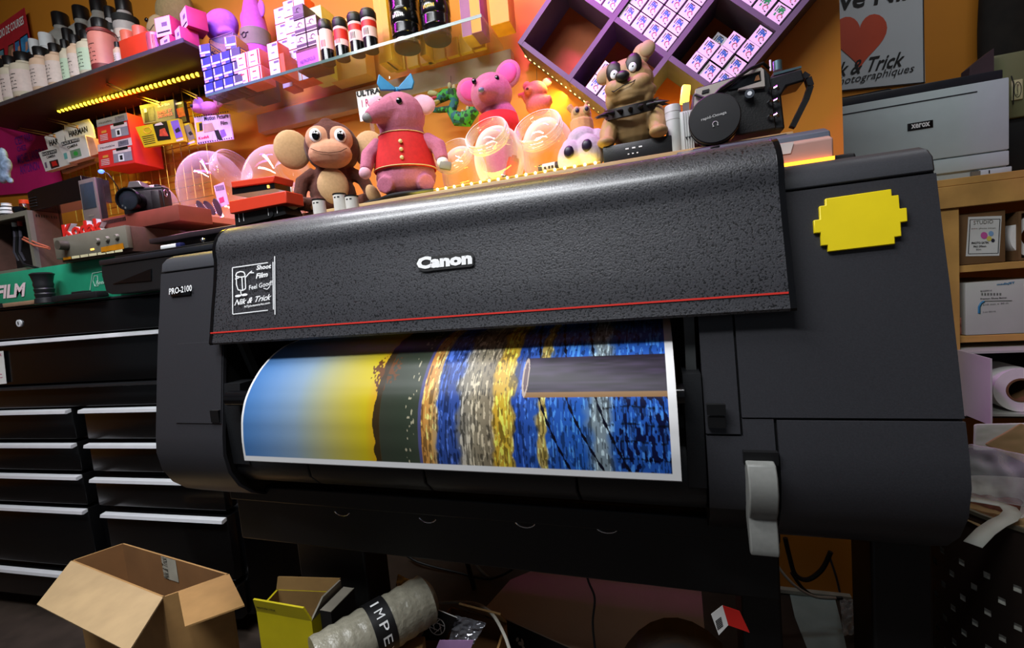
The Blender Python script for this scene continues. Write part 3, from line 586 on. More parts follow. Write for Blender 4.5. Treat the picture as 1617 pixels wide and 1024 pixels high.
for i in range(16): b.cyl((a0.x + 0.055 + i * 0.0055, 0.784, zc2 + 0.001), (a0.x + 0.055 + i * 0.0055, 0.784, zc2 + 0.013), 0.0012, BLK2, n=6)
fin(b, 'notebook', 'brown spiral notebook lying at the foot of the green carton', 'notebook')
Y = 0.775; o_ = [(160, 421), (161, 436), (168, 462), (178, 474)]; pts = [at(*p, Y) for p in o_]; xr = -0.90
outl = [(p.x, p.z) for p in pts]; outl[-1] = (outl[-1][0], zc2 + 0.001); ztop = pts[0].z
b = MB(); b.prism(outl + [(xr, zc2 + 0.001), (xr, ztop)], Y, Y + 0.055, BLK, 'Y'); l_ = MB(); l_.box(((pts[0].x + xr) / 2, Y + 0.028, ztop + 0.008), (xr - pts[0].x + 0.006, 0.062, 0.014), mat('scanner_lid', '#1f2126', 0.35), bev=0.003)
l_.box(((pts[0].x + xr) / 2 + 0.02, Y + 0.02, ztop + 0.018), (xr - pts[0].x - 0.05, 0.03, 0.005), BLK2, bev=0.001)
b.prism([(at(178, 449, Y).x, at(178, 449, Y).z), (at(240, 424, Y).x, at(240, 424, Y).z), (at(240, 444, Y).x, at(240, 444, Y).z)], Y - 0.002, Y, GLOSS, 'Y')
grp('flatbed_scanner', 'black scanner tucked between green carton and printer', 'scanner', [('scanner_body', b, {'bevel': 0.002}), ('lid', l_)])
zs = ztop + 0.0155
a0 = at(232, 384, 0.80); a1 = at(352, 360, 0.80)
b = MB(); b.box(((a0.x + a1.x) / 2 + 0.02, 0.84, a0.z + 0.004), (a1.x - a0.x + 0.04, 0.07, 0.012), mat('dark_tray', '#2a2328', 0.3), bev=0.002); b.box(((a0.x + a1.x) / 2 + 0.02, 0.85, (a0.z + zc2) / 2), (0.16, 0.03, a0.z - zc2 - 0.005), BLK2); fin(b, 'document_tray', 'thin dark document tray raised behind the scanner', 'tray')
p0 = at(266, 396, 0.79); b = MB(); b.box((p0.x - 0.006, 0.80, zs + 0.011), (0.052, 0.014, 0.012), WHITE, bev=0.004, seg=3); c = MB(); c.box((p0.x + 0.028, 0.80, zs + 0.011), (0.016, 0.014, 0.012), mat('navy_cap', '#1d2350', 0.4), bev=0.003)
grp('glue_stick', 'white stick with a navy cap lying on the scanner lid', 'glue stick', [('barrel', b), ('cap', c)])
p0 = at(303, 388, 0.77); b = MB(); b.lathe([(0.0025, 0), (0.0025, 0.012), (0.006, 0.014), (0.007, 0.018), (0.005, 0.021), (0, 0.021)], CHROME, 16, (p0.x, 0.80, zs - 0.002)); fin(b, 'chrome_knob', 'little chrome knob standing on the scanner lid', 'knob')
b = MB(); PP = mat('pink_paper', '#e79ab0', 0.7, var=0.03); zt_ = a0.z + 0.0112
b.slab([Vector((at(262, 372, 0.81).x, 0.812, zt_)), Vector((at(300, 372, 0.81).x, 0.812, zt_ + 0.002)), Vector((at(345, 352, 0.86).x, 0.874, zt_ + 0.014)), Vector((at(300, 352, 0.86).x, 0.874, zt_ + 0.005))], 0.0008, PP); fin(b, 'pink_sheet', 'curled pink sheet of paper lying on the dark tray', 'paper')

# SLR film camera on the receiver
bx0 = at(168, 340, 0.86).x; bx1 = at(292, 340, 0.86).x; VB = mat('vented_brown', '#7a3a30', 0.5, var=0.08)
b = MB(); b.box(((bx0 + bx1) / 2, 0.89, z1 + 0.021), (bx1 - bx0, 0.09, 0.040), VB, bev=0.002)
for i in range(16): b.box((bx0 + 0.012 + i * 0.0055, 0.845, z1 + 0.03), (0.003, 0.002, 0.010), BLK2)
fin(b, 'vented_unit', 'brown vented unit on the receiver carrying the film camera', 'electronics box')
cz = z1 + 0.042; CB = mat('camera_leather', '#101011', 0.5, var=0.2, scale=300, bump=0.2); CS = mat('camera_silver', '#8d8d8a', 0.35, 0.8)
t = thing('film_camera', 'black film camera with silver prism standing behind the pocket player', 'camera', Vector((at(222, 320, 0.88).x, 0.885, cz)), (0, 0, 20)); t.scale = (0.92, 0.92, 0.92)
b = MB(); b.box((0.015, 0, 0.034), (0.118, 0.036, 0.068), CB, bev=0.004); b.box((0.015, 0, 0.071), (0.112, 0.032, 0.010), BLK, bev=0.003); b.box((0.058, -0.02, 0.035), (0.026, 0.02, 0.058), CB, bev=0.006); b.build('camera_body', t)
b = MB(); b.prism([(-0.022, 0.076), (0.022, 0.076), (0.014, 0.094), (-0.014, 0.094)], -0.022, 0.012, CS, 'Y'); b.build('prism_housing', t, bevel=0.002)
b = MB(); b.box((0.004, 0.012, 0.096), (0.03, 0.012, 0.005), mat('yellow_foam', '#b89a18', 0.8)); b.build('eyecup', t)
b = MB(); b.lathe([(0.026, 0.0), (0.026, 0.016), (0.029, 0.018), (0.029, 0.030), (0.032, 0.032), (0.032, 0.042), (0.029, 0.042), (0.028, 0.034), (0.015, 0.026)], GLOSS, 32, (0, -0.016, 0.036), (90, 0, 0)); ln_ = b.build('lens', t)
b = MB(); b.lathe([(0.028, 0.034), (0.018, 0.038), (0, 0.040)], mat('lens_glass', '#20242c', 0.03, spec=1.0), 32, (0, -0.016, 0.036), (90, 0, 0)); b.build('front_element', ln_)
b = MB(); b.tube([(0.0775, -0.012 + 0.007 * math.cos(a), 0.056 + 0.01 * math.sin(a)) for a in [i * math.pi / 5 for i in range(11)]], 0.0012, CHROME, 6); b.build('strap_lug', t)
b = MB(); b.cyl((0.05, 0, 0.076), (0.05, 0, 0.083), 0.009, BLK); b.cyl((-0.03, -0.02, 0.03), (-0.03, -0.024, 0.03), 0.003, CHROME); b.build('shutter_dial', t)
# ================================================================ wall shelves and what stands on them
rn = random.Random(11)
# brown wall shelf with its glowing rope light
SHB = mat('brown_shelf_board', '#3a2413', 0.6, var=0.15, scale=12)
YF = 1.07; zS = 0.775 * YF + H; xL = at(-60, 165, YF).x; xR = at(291, 71, YF).x
b = MB(); b.box(((xL + xR) / 2, (YF + WB - 0.002) / 2, zS - 0.005), (xR - xL, WB - YF - 0.004, 0.010), SHB, bev=0.001)
e = MB(); e.box(((xL + xR) / 2, YF - 0.001, zS - 0.004), (xR - xL, 0.003, 0.013), mat('grey_edge', '#4a4448', 0.4)); e.build
grp('wall_shelf', 'dark brown wall shelf carrying the rows of bottles', 'shelf', [('board', b), ('front_edge', e)])
YL = 1.19; pA, pB = at(93, 176, YL), at(318, 117, YL)
b = MB(); b.tube([pA, (pA + pB) / 2, pB], 0.0075, mat('rope_tube', '#a89020', 0.3), 8); led = []
c = MB()
for i in range(34):
    p = pA.lerp(pB, (i + 0.5) / 34); c.ell(p + Vector((0, -0.004, -0.001)), (0.0075, 0.0075, 0.0065), mat('rope_led', (1.0, 0.75, 0.03), emit=6), (0, 35, 0), 8, 6)
grp('rope_light', 'yellow rope light glowing under the brown bottle shelf', 'light strip', [('tube', b), ('bulbs', c)])
area('rope_glow_light', (pA.lerp(pB, 0.5) + Vector((0, -0.02, -0.012)))[:], (pA.lerp(pB, 0.5) + Vector((0, -0.02, -0.3)))[:], 0.36, 0.02, 1.6, (1.0, 0.75, 0.05))
area('rope_glow_up_light', (pA.lerp(pB, 0.5) + Vector((0, -0.02, 0.012)))[:], (pA.lerp(pB, 0.5) + Vector((0, -0.04, 0.3)))[:], 0.36, 0.02, 0.4, (1.0, 0.75, 0.05))
# wire grid panel under it
b = MB(); GW = mat('brass_wire', '#b89a3c', 0.35, 0.7); yg = 1.275
zT, zB = at(200, 168, yg).z, at(200, 335, yg).z; xa, xb = at(108, 260, yg).x, at(330, 260, yg).x
for i in range(19):
    x = xa + (xb - xa) * i / 18; b.cyl((x, yg, zB), (x, yg, zT), 0.0018, GW, n=6)
for k in range(9):
    z = zB + (zT - zB) * k / 8; b.cyl((xa, yg + 0.003, z), (xb, yg + 0.003, z), 0.0018, GW, n=6)
fin(b, 'grid_panel', 'brass wire display grid on the orange wall under the rope light', 'wire grid')
b = MB(); z0_, z1_ = at(200, 185, 1.29).z, at(200, 125, 1.29).z; b.box(((xa + xb) / 2, 1.293, (z0_ + z1_) / 2), (xb - xa + 0.2, 0.008, z1_ - z0_), BLK2); fin(b, 'recess_shade_board', 'black board on the wall behind the top of the wire grid', 'board')  # black sheet stands in for the shade in the gap under the shelf
# ---- bottles
BW = mat('bottle_white', '#cfc4ac', 0.45, var=0.05); BP = mat('bottle_cream', '#d8b79a', 0.45, var=0.05); CAPB = mat('bottle_cap', '#0e0e10', 0.35, var=0); LBL = mat('bottle_label', '#d9c6bd', 0.6, var=0.06, scale=80)
LBG = mat('green_label', '#bcd0b4', 0.6, var=0.05); PKB = mat('pink_bottle', '#d98478', 0.45, var=0.04); DKR = mat('dark_red_band', '#7a2a2c', 0.5)
def bottle(px, py_base, w, top, Y, label, body=BW, lab=LBL, cap=CAPB, capf=0.19, neck=0.56, bands=(), marks=True):
    p = at(px, py_base, Y); z = zS + 0.0005; sc = Y * 0.0 + 1
    r = (at(px + w / 2, py_base, Y).x - at(px - w / 2, py_base, Y).x) / 2 * 0.88; h = at(px, top, Y).z - z; hc = h * capf; hb = h - hc
    B = MB(); B.lathe([(0, 0), (r * 0.94, 0), (r, 0.004), (r, hb * 0.78), (r * 0.93, hb * 0.87), (r * neck, hb * 0.96), (r * neck, hb + 0.002)], body, 24, (p.x, Y, z))
    L = MB(); L.lathe([(r * 1.006, hb * 0.12), (r * 1.006, hb * 0.70)], lab, 24, (p.x, Y, z))
    if marks:
        for k in range(5):
            zz = z + hb * (0.2 + 0.09 * k); w2 = r * (0.5 + 0.35 * rn.random())
            for s_ in range(6):
                a0 = -math.pi / 2 + 0.35 - 0.14 * s_; 
                if rn.random() < 0.75: a1 = a0 - 0.11; q = r * 1.012; L.poly([(p.x + q * math.cos(a0), Y + q * math.sin(a0), zz), (p.x + q * math.cos(a1), Y + q * math.sin(a1), zz), (p.x + q * math.cos(a1), Y + q * math.sin(a1), zz + 0.0025), (p.x + q * math.cos(a0), Y + q * math.sin(a0), zz + 0.0025)], INK)
    for f0, f1, M in bands: L.lathe([(r * 1.01, hb * f0), (r * 1.01, hb * f1)], M, 24, (p.x, Y, z))
    C = MB(); rc = r * (neck + 0.06); C.lathe([(rc, 0), (rc, hc * 0.92), (rc * 0.94, hc), (0, hc)], cap, 24, (p.x, Y, z + hb))
    grp('bottle', label, 'bottle', [('bottle_body', B), ('label', L), ('cap', C)], 'bottles on the brown wall shelf')
y1, y2, y3 = 1.106, 1.178, 1.252
bottle(0, 145, 34, 92, y1, 'cream bottle furthest along the shelf at the photo edge, first of the front row')
bottle(24, 141, 22, 88, y1, 'slim cream bottle standing under the red film poster')
bottle(46, 136, 29, 83, y1, 'stout cream bottle with a black cap, just past the red poster')
bottle(72, 128, 24, 74, y1, 'pinkish bottle with a black cap before the yellow-labelled tub', BP)
bottle(94, 122, 22, 68, y1, 'peach bottle with narrow black cap between two other front bottles', BP, neck=0.5)
bottle(110, 118, 14, 61, y1, 'thin pale bottle, slimmest of the front row', BW, LBG)
bottle(126, 114, 19, 54, y1, 'tall thin cream bottle beside the green-labelled bottle', BP)
bottle(147, 110, 26, 48, y1, 'bottle with a pale green label in the front row', BW, LBG)
bottle(168, 101, 30, 29, y1 + 0.002, 'salmon pink bottle with a dark red foot beside the orange box', PKB, PKB, bands=((0.02, 0.14, DKR), (0.86, 0.92, DKR)), capf=0.17)
bottle(189, 95, 11, 66, y1, 'tiny cream bottle squeezed beside the orange box', BP, LBL)
bottle(62, 118, 16, 60, y2, 'white capped tub behind the pinkish bottle', WHITE, LBL, WHITE)
bottle(81, 112, 22, 51, y2, 'white tub with a yellow label behind the front row', WHITE, mat('yellow_label', '#c9c01c', 0.5), WHITE)
bottle(108, 110, 32, 17, y3 - 0.005, 'big round-shouldered grey bottle, tallest over the middle of the row', mat('bottle_grey', '#8f8d86', 0.5), LBL, neck=0.45, capf=0.13)
bottle(140, 100, 32, 7, y3 - 0.005, 'big grey bottle next to the tallest grey one', mat('bottle_grey', '#8f8d86', 0.5), LBL, neck=0.45, capf=0.13)
bottle(116, 112, 18, 43, y2, 'black-capped bottle behind the thin pale one', BW)
bottle(138, 105, 20, 36, y2, 'black-capped bottle behind the green-labelled one', BW)
bottle(168, 92, 28, -8, y3 - 0.004, 'big grey bottle behind the salmon pink one', mat('bottle_grey', '#8f8d86', 0.5), LBL, capf=0.14)
bottle(184, 90, 20, 8, y2, 'grey bottle with a dark shoulder band behind the orange box', mat('bottle_mauve', '#a9a2a0', 0.5), LBL, bands=((0.80, 0.9, INK),), capf=0.15)
bottle(206, 84, 28, -4, y2, 'wide grey bottle with dark shoulder band nearest the plush bear', mat('bottle_mauve', '#a9a2a0', 0.5), LBL, bands=((0.82, 0.92, INK),), capf=0.15)
# orange-red box with canisters
ORB = mat('orange_red_box', '#d33a1c', 0.5, var=0.05); Y = 1.085; z = zS + 0.001
P0, P1, P2 = at(189, 94, Y), at(234, 82, Y), at(189, 62, Y); zz = P2.z
b = MB(); b.box(((P0.x + P1.x) / 2, Y + 0.04, (z + zz) / 2), (P1.x - P0.x, 0.07, zz - z), ORB, bev=0.001)
fin(b, 'orange_box', 'orange red carton on the shelf beside the pink can', 'box')
for px, s in ((199, 'left of the two'), (219, 'right of the two')):
    p = at(px, 55, 1.115); b = MB(); b.lathe([(0, 0), (0.020, 0), (0.020, 0.038), (0.018, 0.041), (0, 0.041)], mat('salmon_lid', '#d86a50', 0.45), 24, (p.x, 1.12, zz + 0.0005)); fin(b, 'salmon_tub', 'salmon round tub on the orange carton, ' + s, 'tub', 'salmon tubs on the orange carton')
p = at(246, 76, 1.10); b = MB(); b.lathe([(0, 0), (0.026, 0), (0.026, 0.062), (0.024, 0.064), (0, 0.064)], mat('pink_can', '#d86a78', 0.3, 0.4), 28, (p.x, 1.105, z))
for k in range(9): a = -1.1 + k * 0.09; b.poly([(p.x + 0.0263 * math.cos(a), 1.105 + 0.0263 * math.sin(a), z + 0.01), (p.x + 0.0263 * math.cos(a + 0.05), 1.105 + 0.0263 * math.sin(a + 0.05), z + 0.01), (p.x + 0.0263 * math.cos(a + 0.05), 1.105 + 0.0263 * math.sin(a + 0.05), z + 0.055), (p.x + 0.0263 * math.cos(a), 1.105 + 0.0263 * math.sin(a), z + 0.055)], INK)
fin(b, 'pink_can', 'pink metal can with a barcode between orange carton and magenta boxes', 'can')
# magenta boxes on the shelf end
MG = mat('pink_box', '#e0b8d0', 0.5, var=0.05); MGR = mat('red_side', '#b8304c', 0.5)
def cube_box(name, label, x, y, z, s, front, side, group, rot=0, text=None, cat='box'):
    b = MB(); R = rotm((0, 0, rot)); c = Vector((x, y + s[1] / 2, z + s[2] / 2)); b.X = Matrix.Translation(c) @ R
    b.box((0, 0, 0), s, side, bev=0.0008); e_ = 0.0012
    b.poly([(-s[0] / 2 + e_, -s[1] / 2 - 0.0003, -s[2] / 2 + e_), (s[0] / 2 - e_, -s[1] / 2 - 0.0003, -s[2] / 2 + e_), (s[0] / 2 - e_, -s[1] / 2 - 0.0003, s[2] / 2 - e_), (-s[0] / 2 + e_, -s[1] / 2 - 0.0003, s[2] / 2 - e_)], front)
    if text: text(b, s)
    b.X = Matrix.Identity(4); return fin(b, name, label, cat, group)
def art_face(b, s):
    b.box((0, -s[1] / 2 - 0.0006, -s[2] * 0.28), (s[0] * 0.8, 0.0004, s[2] * 0.08), INK)
    b.box((s[0] * 0.1, -s[1] / 2 - 0.0006, s[2] * 0.1), (s[0] * 0.35, 0.0004, s[2] * 0.2), mat('grey_ink', '#6a5a70', 0.7))
bz = zS + 0.001
zq = bz
g = 'magenta lit boxes at the end of the bottle shelf'
x = at(270, 72, 1.10).x; cube_box('small_carton', 'low pink carton next to the pink can', x, 1.085, bz, (0.052, 0.05, 0.036), MG, MGR, g, -8, art_face)
cube_box('small_carton', 'pink carton stacked over the low one, leaning at the shelf end', at(265, 50, 1.10).x, 1.085, bz + 0.037, (0.058, 0.05, 0.058), MG, MGR, g, 6, art_face)
cube_box('small_carton', 'grey and pink carton at the very corner of the shelf', at(291, 60, 1.10).x, 1.085, bz, (0.040, 0.05, 0.048), mat('lilac_box', '#c8b8d8', 0.5), MGR, g, -18, art_face)
cube_box('small_carton', 'highest pink carton with a red side above the shelf corner', at(294, 35, 1.10).x, 1.10, bz + 0.049, (0.058, 0.055, 0.058), MG, MGR, g, -22, art_face)
# film poster, tilted, at the shelf end
Y = 1.275; b = MB(); PR = mat('poster_red', '#b3242e', 0.6)
out = [(-10, 46), (30, 14), (38, 12), (53, 84), (48, 110), (-10, 128)]
b.slab([at(x, y, Y) for x, y in ((-10, 128), (53, 98), (38, 12), (-10, 46))], 0.002, PR)
ptext(b, 'STUDIO DE COURSES', PAPER, (-8, 66), (38, 38), 13, Y - 0.001, 0.1, bold=0.02)
for k, (q, M) in enumerate(((((-10, 110), (8, 100), (6, 76), (-10, 84)), '#5f8fa0'), (((12, 98), (22, 92), (21, 68), (13, 72)), '#8a6a50'), (((24, 94), (32, 90), (30, 62), (23, 66)), '#3f78b0'), (((34, 90), (49, 82), (43, 52), (31, 60)), '#3a86b8'))):
    b.slab([at(x, y, Y - 0.001) for x, y in q], 0.0006, BLK2); cx = sum(a for a, _ in q) / 4; cy = sum(a for _, a in q) / 4
    b.slab([at(cx + (x - cx) * 0.86, cy + (y - cy) * 0.86, Y - 0.0018) for x, y in q], 0.0004, mat('poster_panel_%s' % 'abcd'[k], M, 0.6, var=0.3, scale=60))
    b.slab([at(cx + dx, cy + dy, Y - 0.0024) for dx, dy in ((1, 11), (5, 6), (4, -6), (1, -4))], 0.0003, mat('poster_skin', '#c08a70', 0.6))
fin(b, 'film_poster', 'red film poster with blue picture panels behind the bottles', 'poster')

# ---- packages hanging from hooks
YH = 1.20
HW = mat('package_white', '#d6d2cc', 0.6, var=0.03)
def pkg(name, label, outline, Y, d, M, deco, group='packages hanging on the wire grid', cat='package'):
    b = MB(); face(b, outline, Y, d, M); deco(b, Y - 0.0006); return fin(b, name, label, cat, group)
def q(b, pts, Y, M): b.poly([at(x, y, Y) for x, y in pts], M)
def har(b, Y):
    ptext(b, 'HAR', INK, (79, 231), (93, 227), 9, Y, 0.2, bold=0.03)
    q(b, ((67, 247), (90, 241.5), (89, 235.5), (65.5, 241)), Y, INK); ptext(b, 'BLACK & WHITE', PAPER, (67.5, 245.8), (89.5, 240.6), 3.6, Y - 0.0004, 0.2)
    ptext(b, 'CAMERA', INK, (74, 251), (88, 247.5), 4, Y, 0.2, bold=0.02)
    q(b, ((81, 267), (94, 263), (91, 251.5), (77.5, 255)), Y, mat('dark_brown_ink', '#3a1c18', 0.6)); q(b, ((83, 263), (91, 261), (88, 254), (81, 256)), Y - 0.0004, RED); q(b, ((72, 266), (75, 265), (73, 256), (70, 257)), Y, mat('grey_ink', '#6a5a70', 0.7))
pkg('camera_package', 'white package with red square, lowest of the two white packages on the hook', ((72, 271), (113, 259), (100, 205), (70, 216), (76, 236), (61, 241)), YH, 0.02, HW, har)
def harm(b, Y):
    ptext(b, 'HARMAN', INK, (110, 217), (139, 208), 9, Y, 0.2, bold=0.03)
    q(b, ((98, 231), (126, 223), (124.5, 217.5), (96.5, 225)), Y - 0.02, INK); ptext(b, 'BLACK & WHITE', PAPER, (98.5, 229.8), (125.5, 222), 3.8, Y - 0.0206, 0.2)
    ptext(b, 'CAMERA', INK, (107, 235.5), (123, 230.5), 4.4, Y - 0.02, 0.2, bold=0.02)
    q(b, ((113, 251), (129, 246), (126, 234), (110, 238.5)), Y - 0.02, mat('grey_green_ink', '#6f8a70', 0.6)); b.poly([at(119.5 + 3.6 * math.cos(a), 242.5 + 3.6 * math.sin(a), Y - 0.0204) for a in [i * math.pi / 5 for i in range(10)]], mat('bright_green_ink', '#2f9a3a', 0.6))
    q(b, ((102, 252), (107, 250.5), (105, 241), (100, 242.5)), Y - 0.02, mat('teal_ink', '#5fa09a', 0.6))
def harm_shape():
    b = MB(); face(b, ((101, 198), (139, 188), (146, 199), (150, 218), (103, 231)), YH, 0.004, HW)
    b2_ = MB(); face(b2_, ((92, 226), (134, 213), (142, 247), (108, 257), (94, 236)), YH - 0.02, 0.022, HW); b.v += b2_.v and []; 
    o = len(b.v); b.v += b2_.v; i = b.mi(HW); b.f += [tuple(o + j for j in f) for f in b2_.f]; b.m += [i] * len(b2_.f); harm(b, YH - 0.0006); return b
fin(harm_shape(), 'camera_package', 'white package with green square, its maker name in tall black capitals', 'package', 'packages hanging on the wire grid')
b = MB(); face(b, ((134, 214), (147, 218), (155, 243), (142, 247)), YH - 0.018, 0.02, mat('peach_side', '#d99a7c', 0.6)); fin(b, 'peach_package', 'peach package hanging between white packages and red camera boxes', 'package', 'packages hanging on the wire grid')
b = MB(); face(b, ((96, 266), (150, 248), (149, 255), (98, 274)), YH + 0.025, 0.015, mat('kraft_package', '#a58a74', 0.6)); q(b, ((104, 268), (118, 263), (117, 260), (103, 265)), YH + 0.0245, mat('maroon_ink', '#5a2426', 0.6)); fin(b, 'kraft_package', 'kraft coloured package peeping out below the white packages', 'package', 'packages hanging on the wire grid')
RB = mat('package_red', '#d8302c', 0.5, var=0.04); PKW = mat('package_pink_white', '#d9c4c0', 0.5); PB = mat('package_grey', '#8d8a90', 0.5)
def redbox(dx, dy, x0, y0, x1, y1, x2, y2, x3, y3, gray, label):
    b = MB(); Y = YH - 0.03; face(b, ((x3, y3), (x2, y2), (x1, y1), (x0, y0)), Y, 0.10, RB)
    def B(u, v): 
        top_ = (x0 + (x1 - x0) * u, y0 + (y1 - y0) * u); bot = (x3 + (x2 - x3) * u, y3 + (y2 - y3) * u); return (top_[0] + (bot[0] - top_[0]) * v, top_[1] + (bot[1] - top_[1]) * v)
    def Q(u0, v0, u1, v1, M, l=0.0006): q(b, (B(u0, v1), B(u1, v1), B(u1, v0), B(u0, v0)), Y - l, M)
    Q(0, 0, 1, 0.3, gray); Q(0.42, 0.42, 0.95, 0.88, PB, 0.001); Q(0.42, 0.36, 0.95, 0.52, PKW, 0.0014); Q(0.52, 0.3, 0.86, 0.42, BLK2, 0.0018); Q(0.56, 0.56, 0.72, 0.86, PAPER, 0.0018); Q(0.60, 0.62, 0.68, 0.8, INK, 0.0022)
    Q(0.6, 0.05, 0.9, 0.26, mat('photo_grey', '#6a6670', 0.6, var=0.5, scale=90), 0.001); Q(0.12, 0.5, 0.28, 0.6, mat('amber_ink', '#d8903a', 0.6), 0.001)
    for k in range(4): Q(0.06, 0.66 + 0.07 * k, 0.30, 0.69 + 0.07 * k, PKW, 0.001)
    p0, p1 = B(0.08, 0.2), B(0.5, 0.2); ptext(b, 'reusable', INK, p0, p1, 3, Y - 0.001, 0.2)
    fin(b, 'camera_box', label, 'box', 'red camera boxes hanging on the wire grid')
redbox(0, 0, 152, 190, 200, 178, 207, 217, 156, 227, PB, 'upper red camera box, its white band greyish, hanging on the grid')
redbox(0, 0, 154, 229, 207, 217, 213, 257, 157, 266, PKW, 'lower red camera box with pale pink band, above the pocket player')
YEL = mat('package_yellow', '#cfb51c', 0.5, var=0.03)
def yel(b, Y):
    q(b, ((249, 223), (270, 220), (263, 191), (241, 196)), Y, BLK2); q(b, ((252, 215), (266, 215), (260, 202), (252, 205)), Y - 0.0004, mat('red_glow_ink', '#c2452a', 0.6, var=0.4, scale=90)); q(b, ((244, 199), (258, 197), (254, 193), (245, 196)), Y - 0.0006, PKW)
    q(b, ((278, 219), (289, 216), (281, 189), (269, 192)), Y, mat('violet_panel', '#7a5aa8', 0.6)); q(b, ((278, 210), (285, 207), (282, 201), (276, 205)), Y - 0.0004, INK); q(b, ((279, 224), (290, 221), (289, 218), (278, 221)), Y - 0.0004, PKW)
    for k in range(5): q(b, ((224 + k, 217 + 3 * k), (243 + k * 0.6, 213.5 + 3 * k), (243 + k * 0.6, 212.3 + 3 * k), (224 + k, 215.8 + 3 * k)), Y, INK)
    b.tube([at(233 + 6 * math.cos(a), 206 + 5 * math.sin(a), Y) for a in [i * math.pi / 5 for i in range(11)]], 0.0008, mat('amber_ink', '#d8903a', 0.6), 5)
pkg('film_pack', 'yellow film pack with a dark photo and violet panel hanging on the grid', ((228, 233), (291, 223), (282, 187), (214, 201)), YH - 0.02, 0.012, YEL, yel)
def yel2(b, Y): q(b, ((299, 223), (308, 219), (298, 196), (289, 200)), Y, mat('grey_panel', '#7a705c', 0.6)); q(b, ((300, 214), (305, 212), (301, 207), (297, 210)), Y - 0.0004, INK); q(b, ((296, 229), (308, 225), (307, 222), (295, 226)), Y - 0.0004, PKW)
pkg('film_pack', 'narrow yellow film pack with a grey panel behind the yellow violet one', ((296, 231), (309, 228), (298, 194), (283, 197)), YH + 0.0, 0.012, YEL, yel2)
def bw(b, Y):
    q(b, ((229, 194), (246, 190), (243, 168), (223, 172)), Y, mat('photo_bw', '#4c4a4c', 0.6, var=0.6, scale=70)); q(b, ((229, 193), (236, 191), (233, 176), (228, 178)), Y - 0.0004, INK); q(b, ((228, 178), (232, 177), (231, 171), (227, 172)), Y - 0.0006, PAPER)
    for k, s in enumerate(('FAMILY BY', 'DISTANCE')): ptext(b, s, mat('rose_ink', '#d0607a', 0.6), (249 + k, 181 + 6 * k), (272 + k, 176 + 6 * k), 5, Y, 0.2, bold=0.03)
    ptext(b, 'new film', PAPER, (250, 170), (268, 166), 4, Y, 0.2)
pkg('film_pack', 'grey film pack with a black and white photo and rose lettering, highest on the grid', ((227, 196), (277, 189), (274, 157), (220, 167)), YH + 0.01, 0.012, mat('package_dark_grey', '#6a6664', 0.6, var=0.1, scale=60), bw)
def dk(b, Y): q(b, ((282, 186), (293, 183), (289, 169), (278, 172)), Y, mat('ember_ink', '#b0381c', 0.6, var=0.4, scale=90)); q(b, ((277, 166), (287, 164), (287, 161), (276, 163)), Y, PKW)
pkg('film_pack', 'thin black film pack with an ember picture beside the grey one', ((283, 194), (295, 192), (289, 160), (275, 163)), YH + 0.015, 0.012, mat('package_black', '#2a1c18', 0.5), dk)
def mot(b, Y):
    ptext(b, 'Motion Picture', INK, (323, 191), (361, 186), 7, Y, 0.15, bold=0.02); ptext(b, 'Film', INK, (349, 198), (360, 196.5), 6, Y, 0.15, bold=0.02)
    q(b, ((311, 209), (321, 207), (319, 192), (309, 194)), Y, YEL); q(b, ((315, 207), (320, 206), (319, 194), (314, 195)), Y - 0.0004, INK); q(b, ((322, 210), (340, 206), (335, 194), (321, 196)), Y, mat('kraft_package', '#a58a74', 0.6)); q(b, ((343, 220), (352, 222), (345, 205), (338, 206)), Y, INK); q(b, ((350, 218), (358, 214), (354, 204), (347, 206)), Y, mat('violet_panel', '#7a5aa8', 0.6))
    q(b, ((312, 225), (336, 221), (335, 211), (310, 209)), Y - 0.0004, mat('pale_pink_card', '#e0b4cc', 0.6)); ptext(b, 'Kodak', RED, (314, 221), (331, 217.5), 4.5, Y - 0.001, 0.15, bold=0.02)
    for k in range(15): q(b, ((307 + k * 3.7, 186 - k * 0.6), (309 + k * 3.7, 185.6 - k * 0.6), (308.6 + k * 3.7, 183.8 - k * 0.6), (306.6 + k * 3.7, 184.2 - k * 0.6)), Y, INK); q(b, ((313 + k * 3.7, 227.5 - k * 0.6), (315 + k * 3.7, 227.1 - k * 0.6), (314.6 + k * 3.7, 225.3 - k * 0.6), (312.6 + k * 3.7, 225.7 - k * 0.6)), Y, INK)
pkg('price_card', 'lilac card with perforated border and black handwriting above the glass jars', ((312, 228), (368, 220), (362, 180), (306, 185)), YH - 0.03, 0.004, mat('lilac_card', '#cdb4dc', 0.6), mot, None, 'card')
# hooks: two thin rods each
BRS = mat('hook_brass', '#c9a85a', 0.3, 0.8)
for a, c, s in (((-12, 196), (88, 217), 'over the pink poster, lower one'), ((36, 180), (124, 203), 'over the pink poster, upper one'), ((206, 151), (254, 167), 'holding the grey film pack'), ((281, 141), (312, 156), 'next to the lilac card'), ((168, 134), (197, 148), 'right under the bottle shelf')):
    ys = (1.13, 1.075) if a[0] == 168 else (1.283, YH - 0.075); b = MB(); p0, p1 = at(*a, ys[0]), at(*c, ys[1]); o = Vector((0, 0, 0.009))
    b.tube([p0, p0.lerp(p1, 0.5), p1, p1 + o * 0.5 + Vector((0, -0.006, 0)), p1 + o, p0.lerp(p1, 0.5) + o, p0 + o], 0.0019, BRS, 6)
    fin(b, 'display_hook', 'brass double display hook ' + s, 'hook', 'display hooks on the grid')
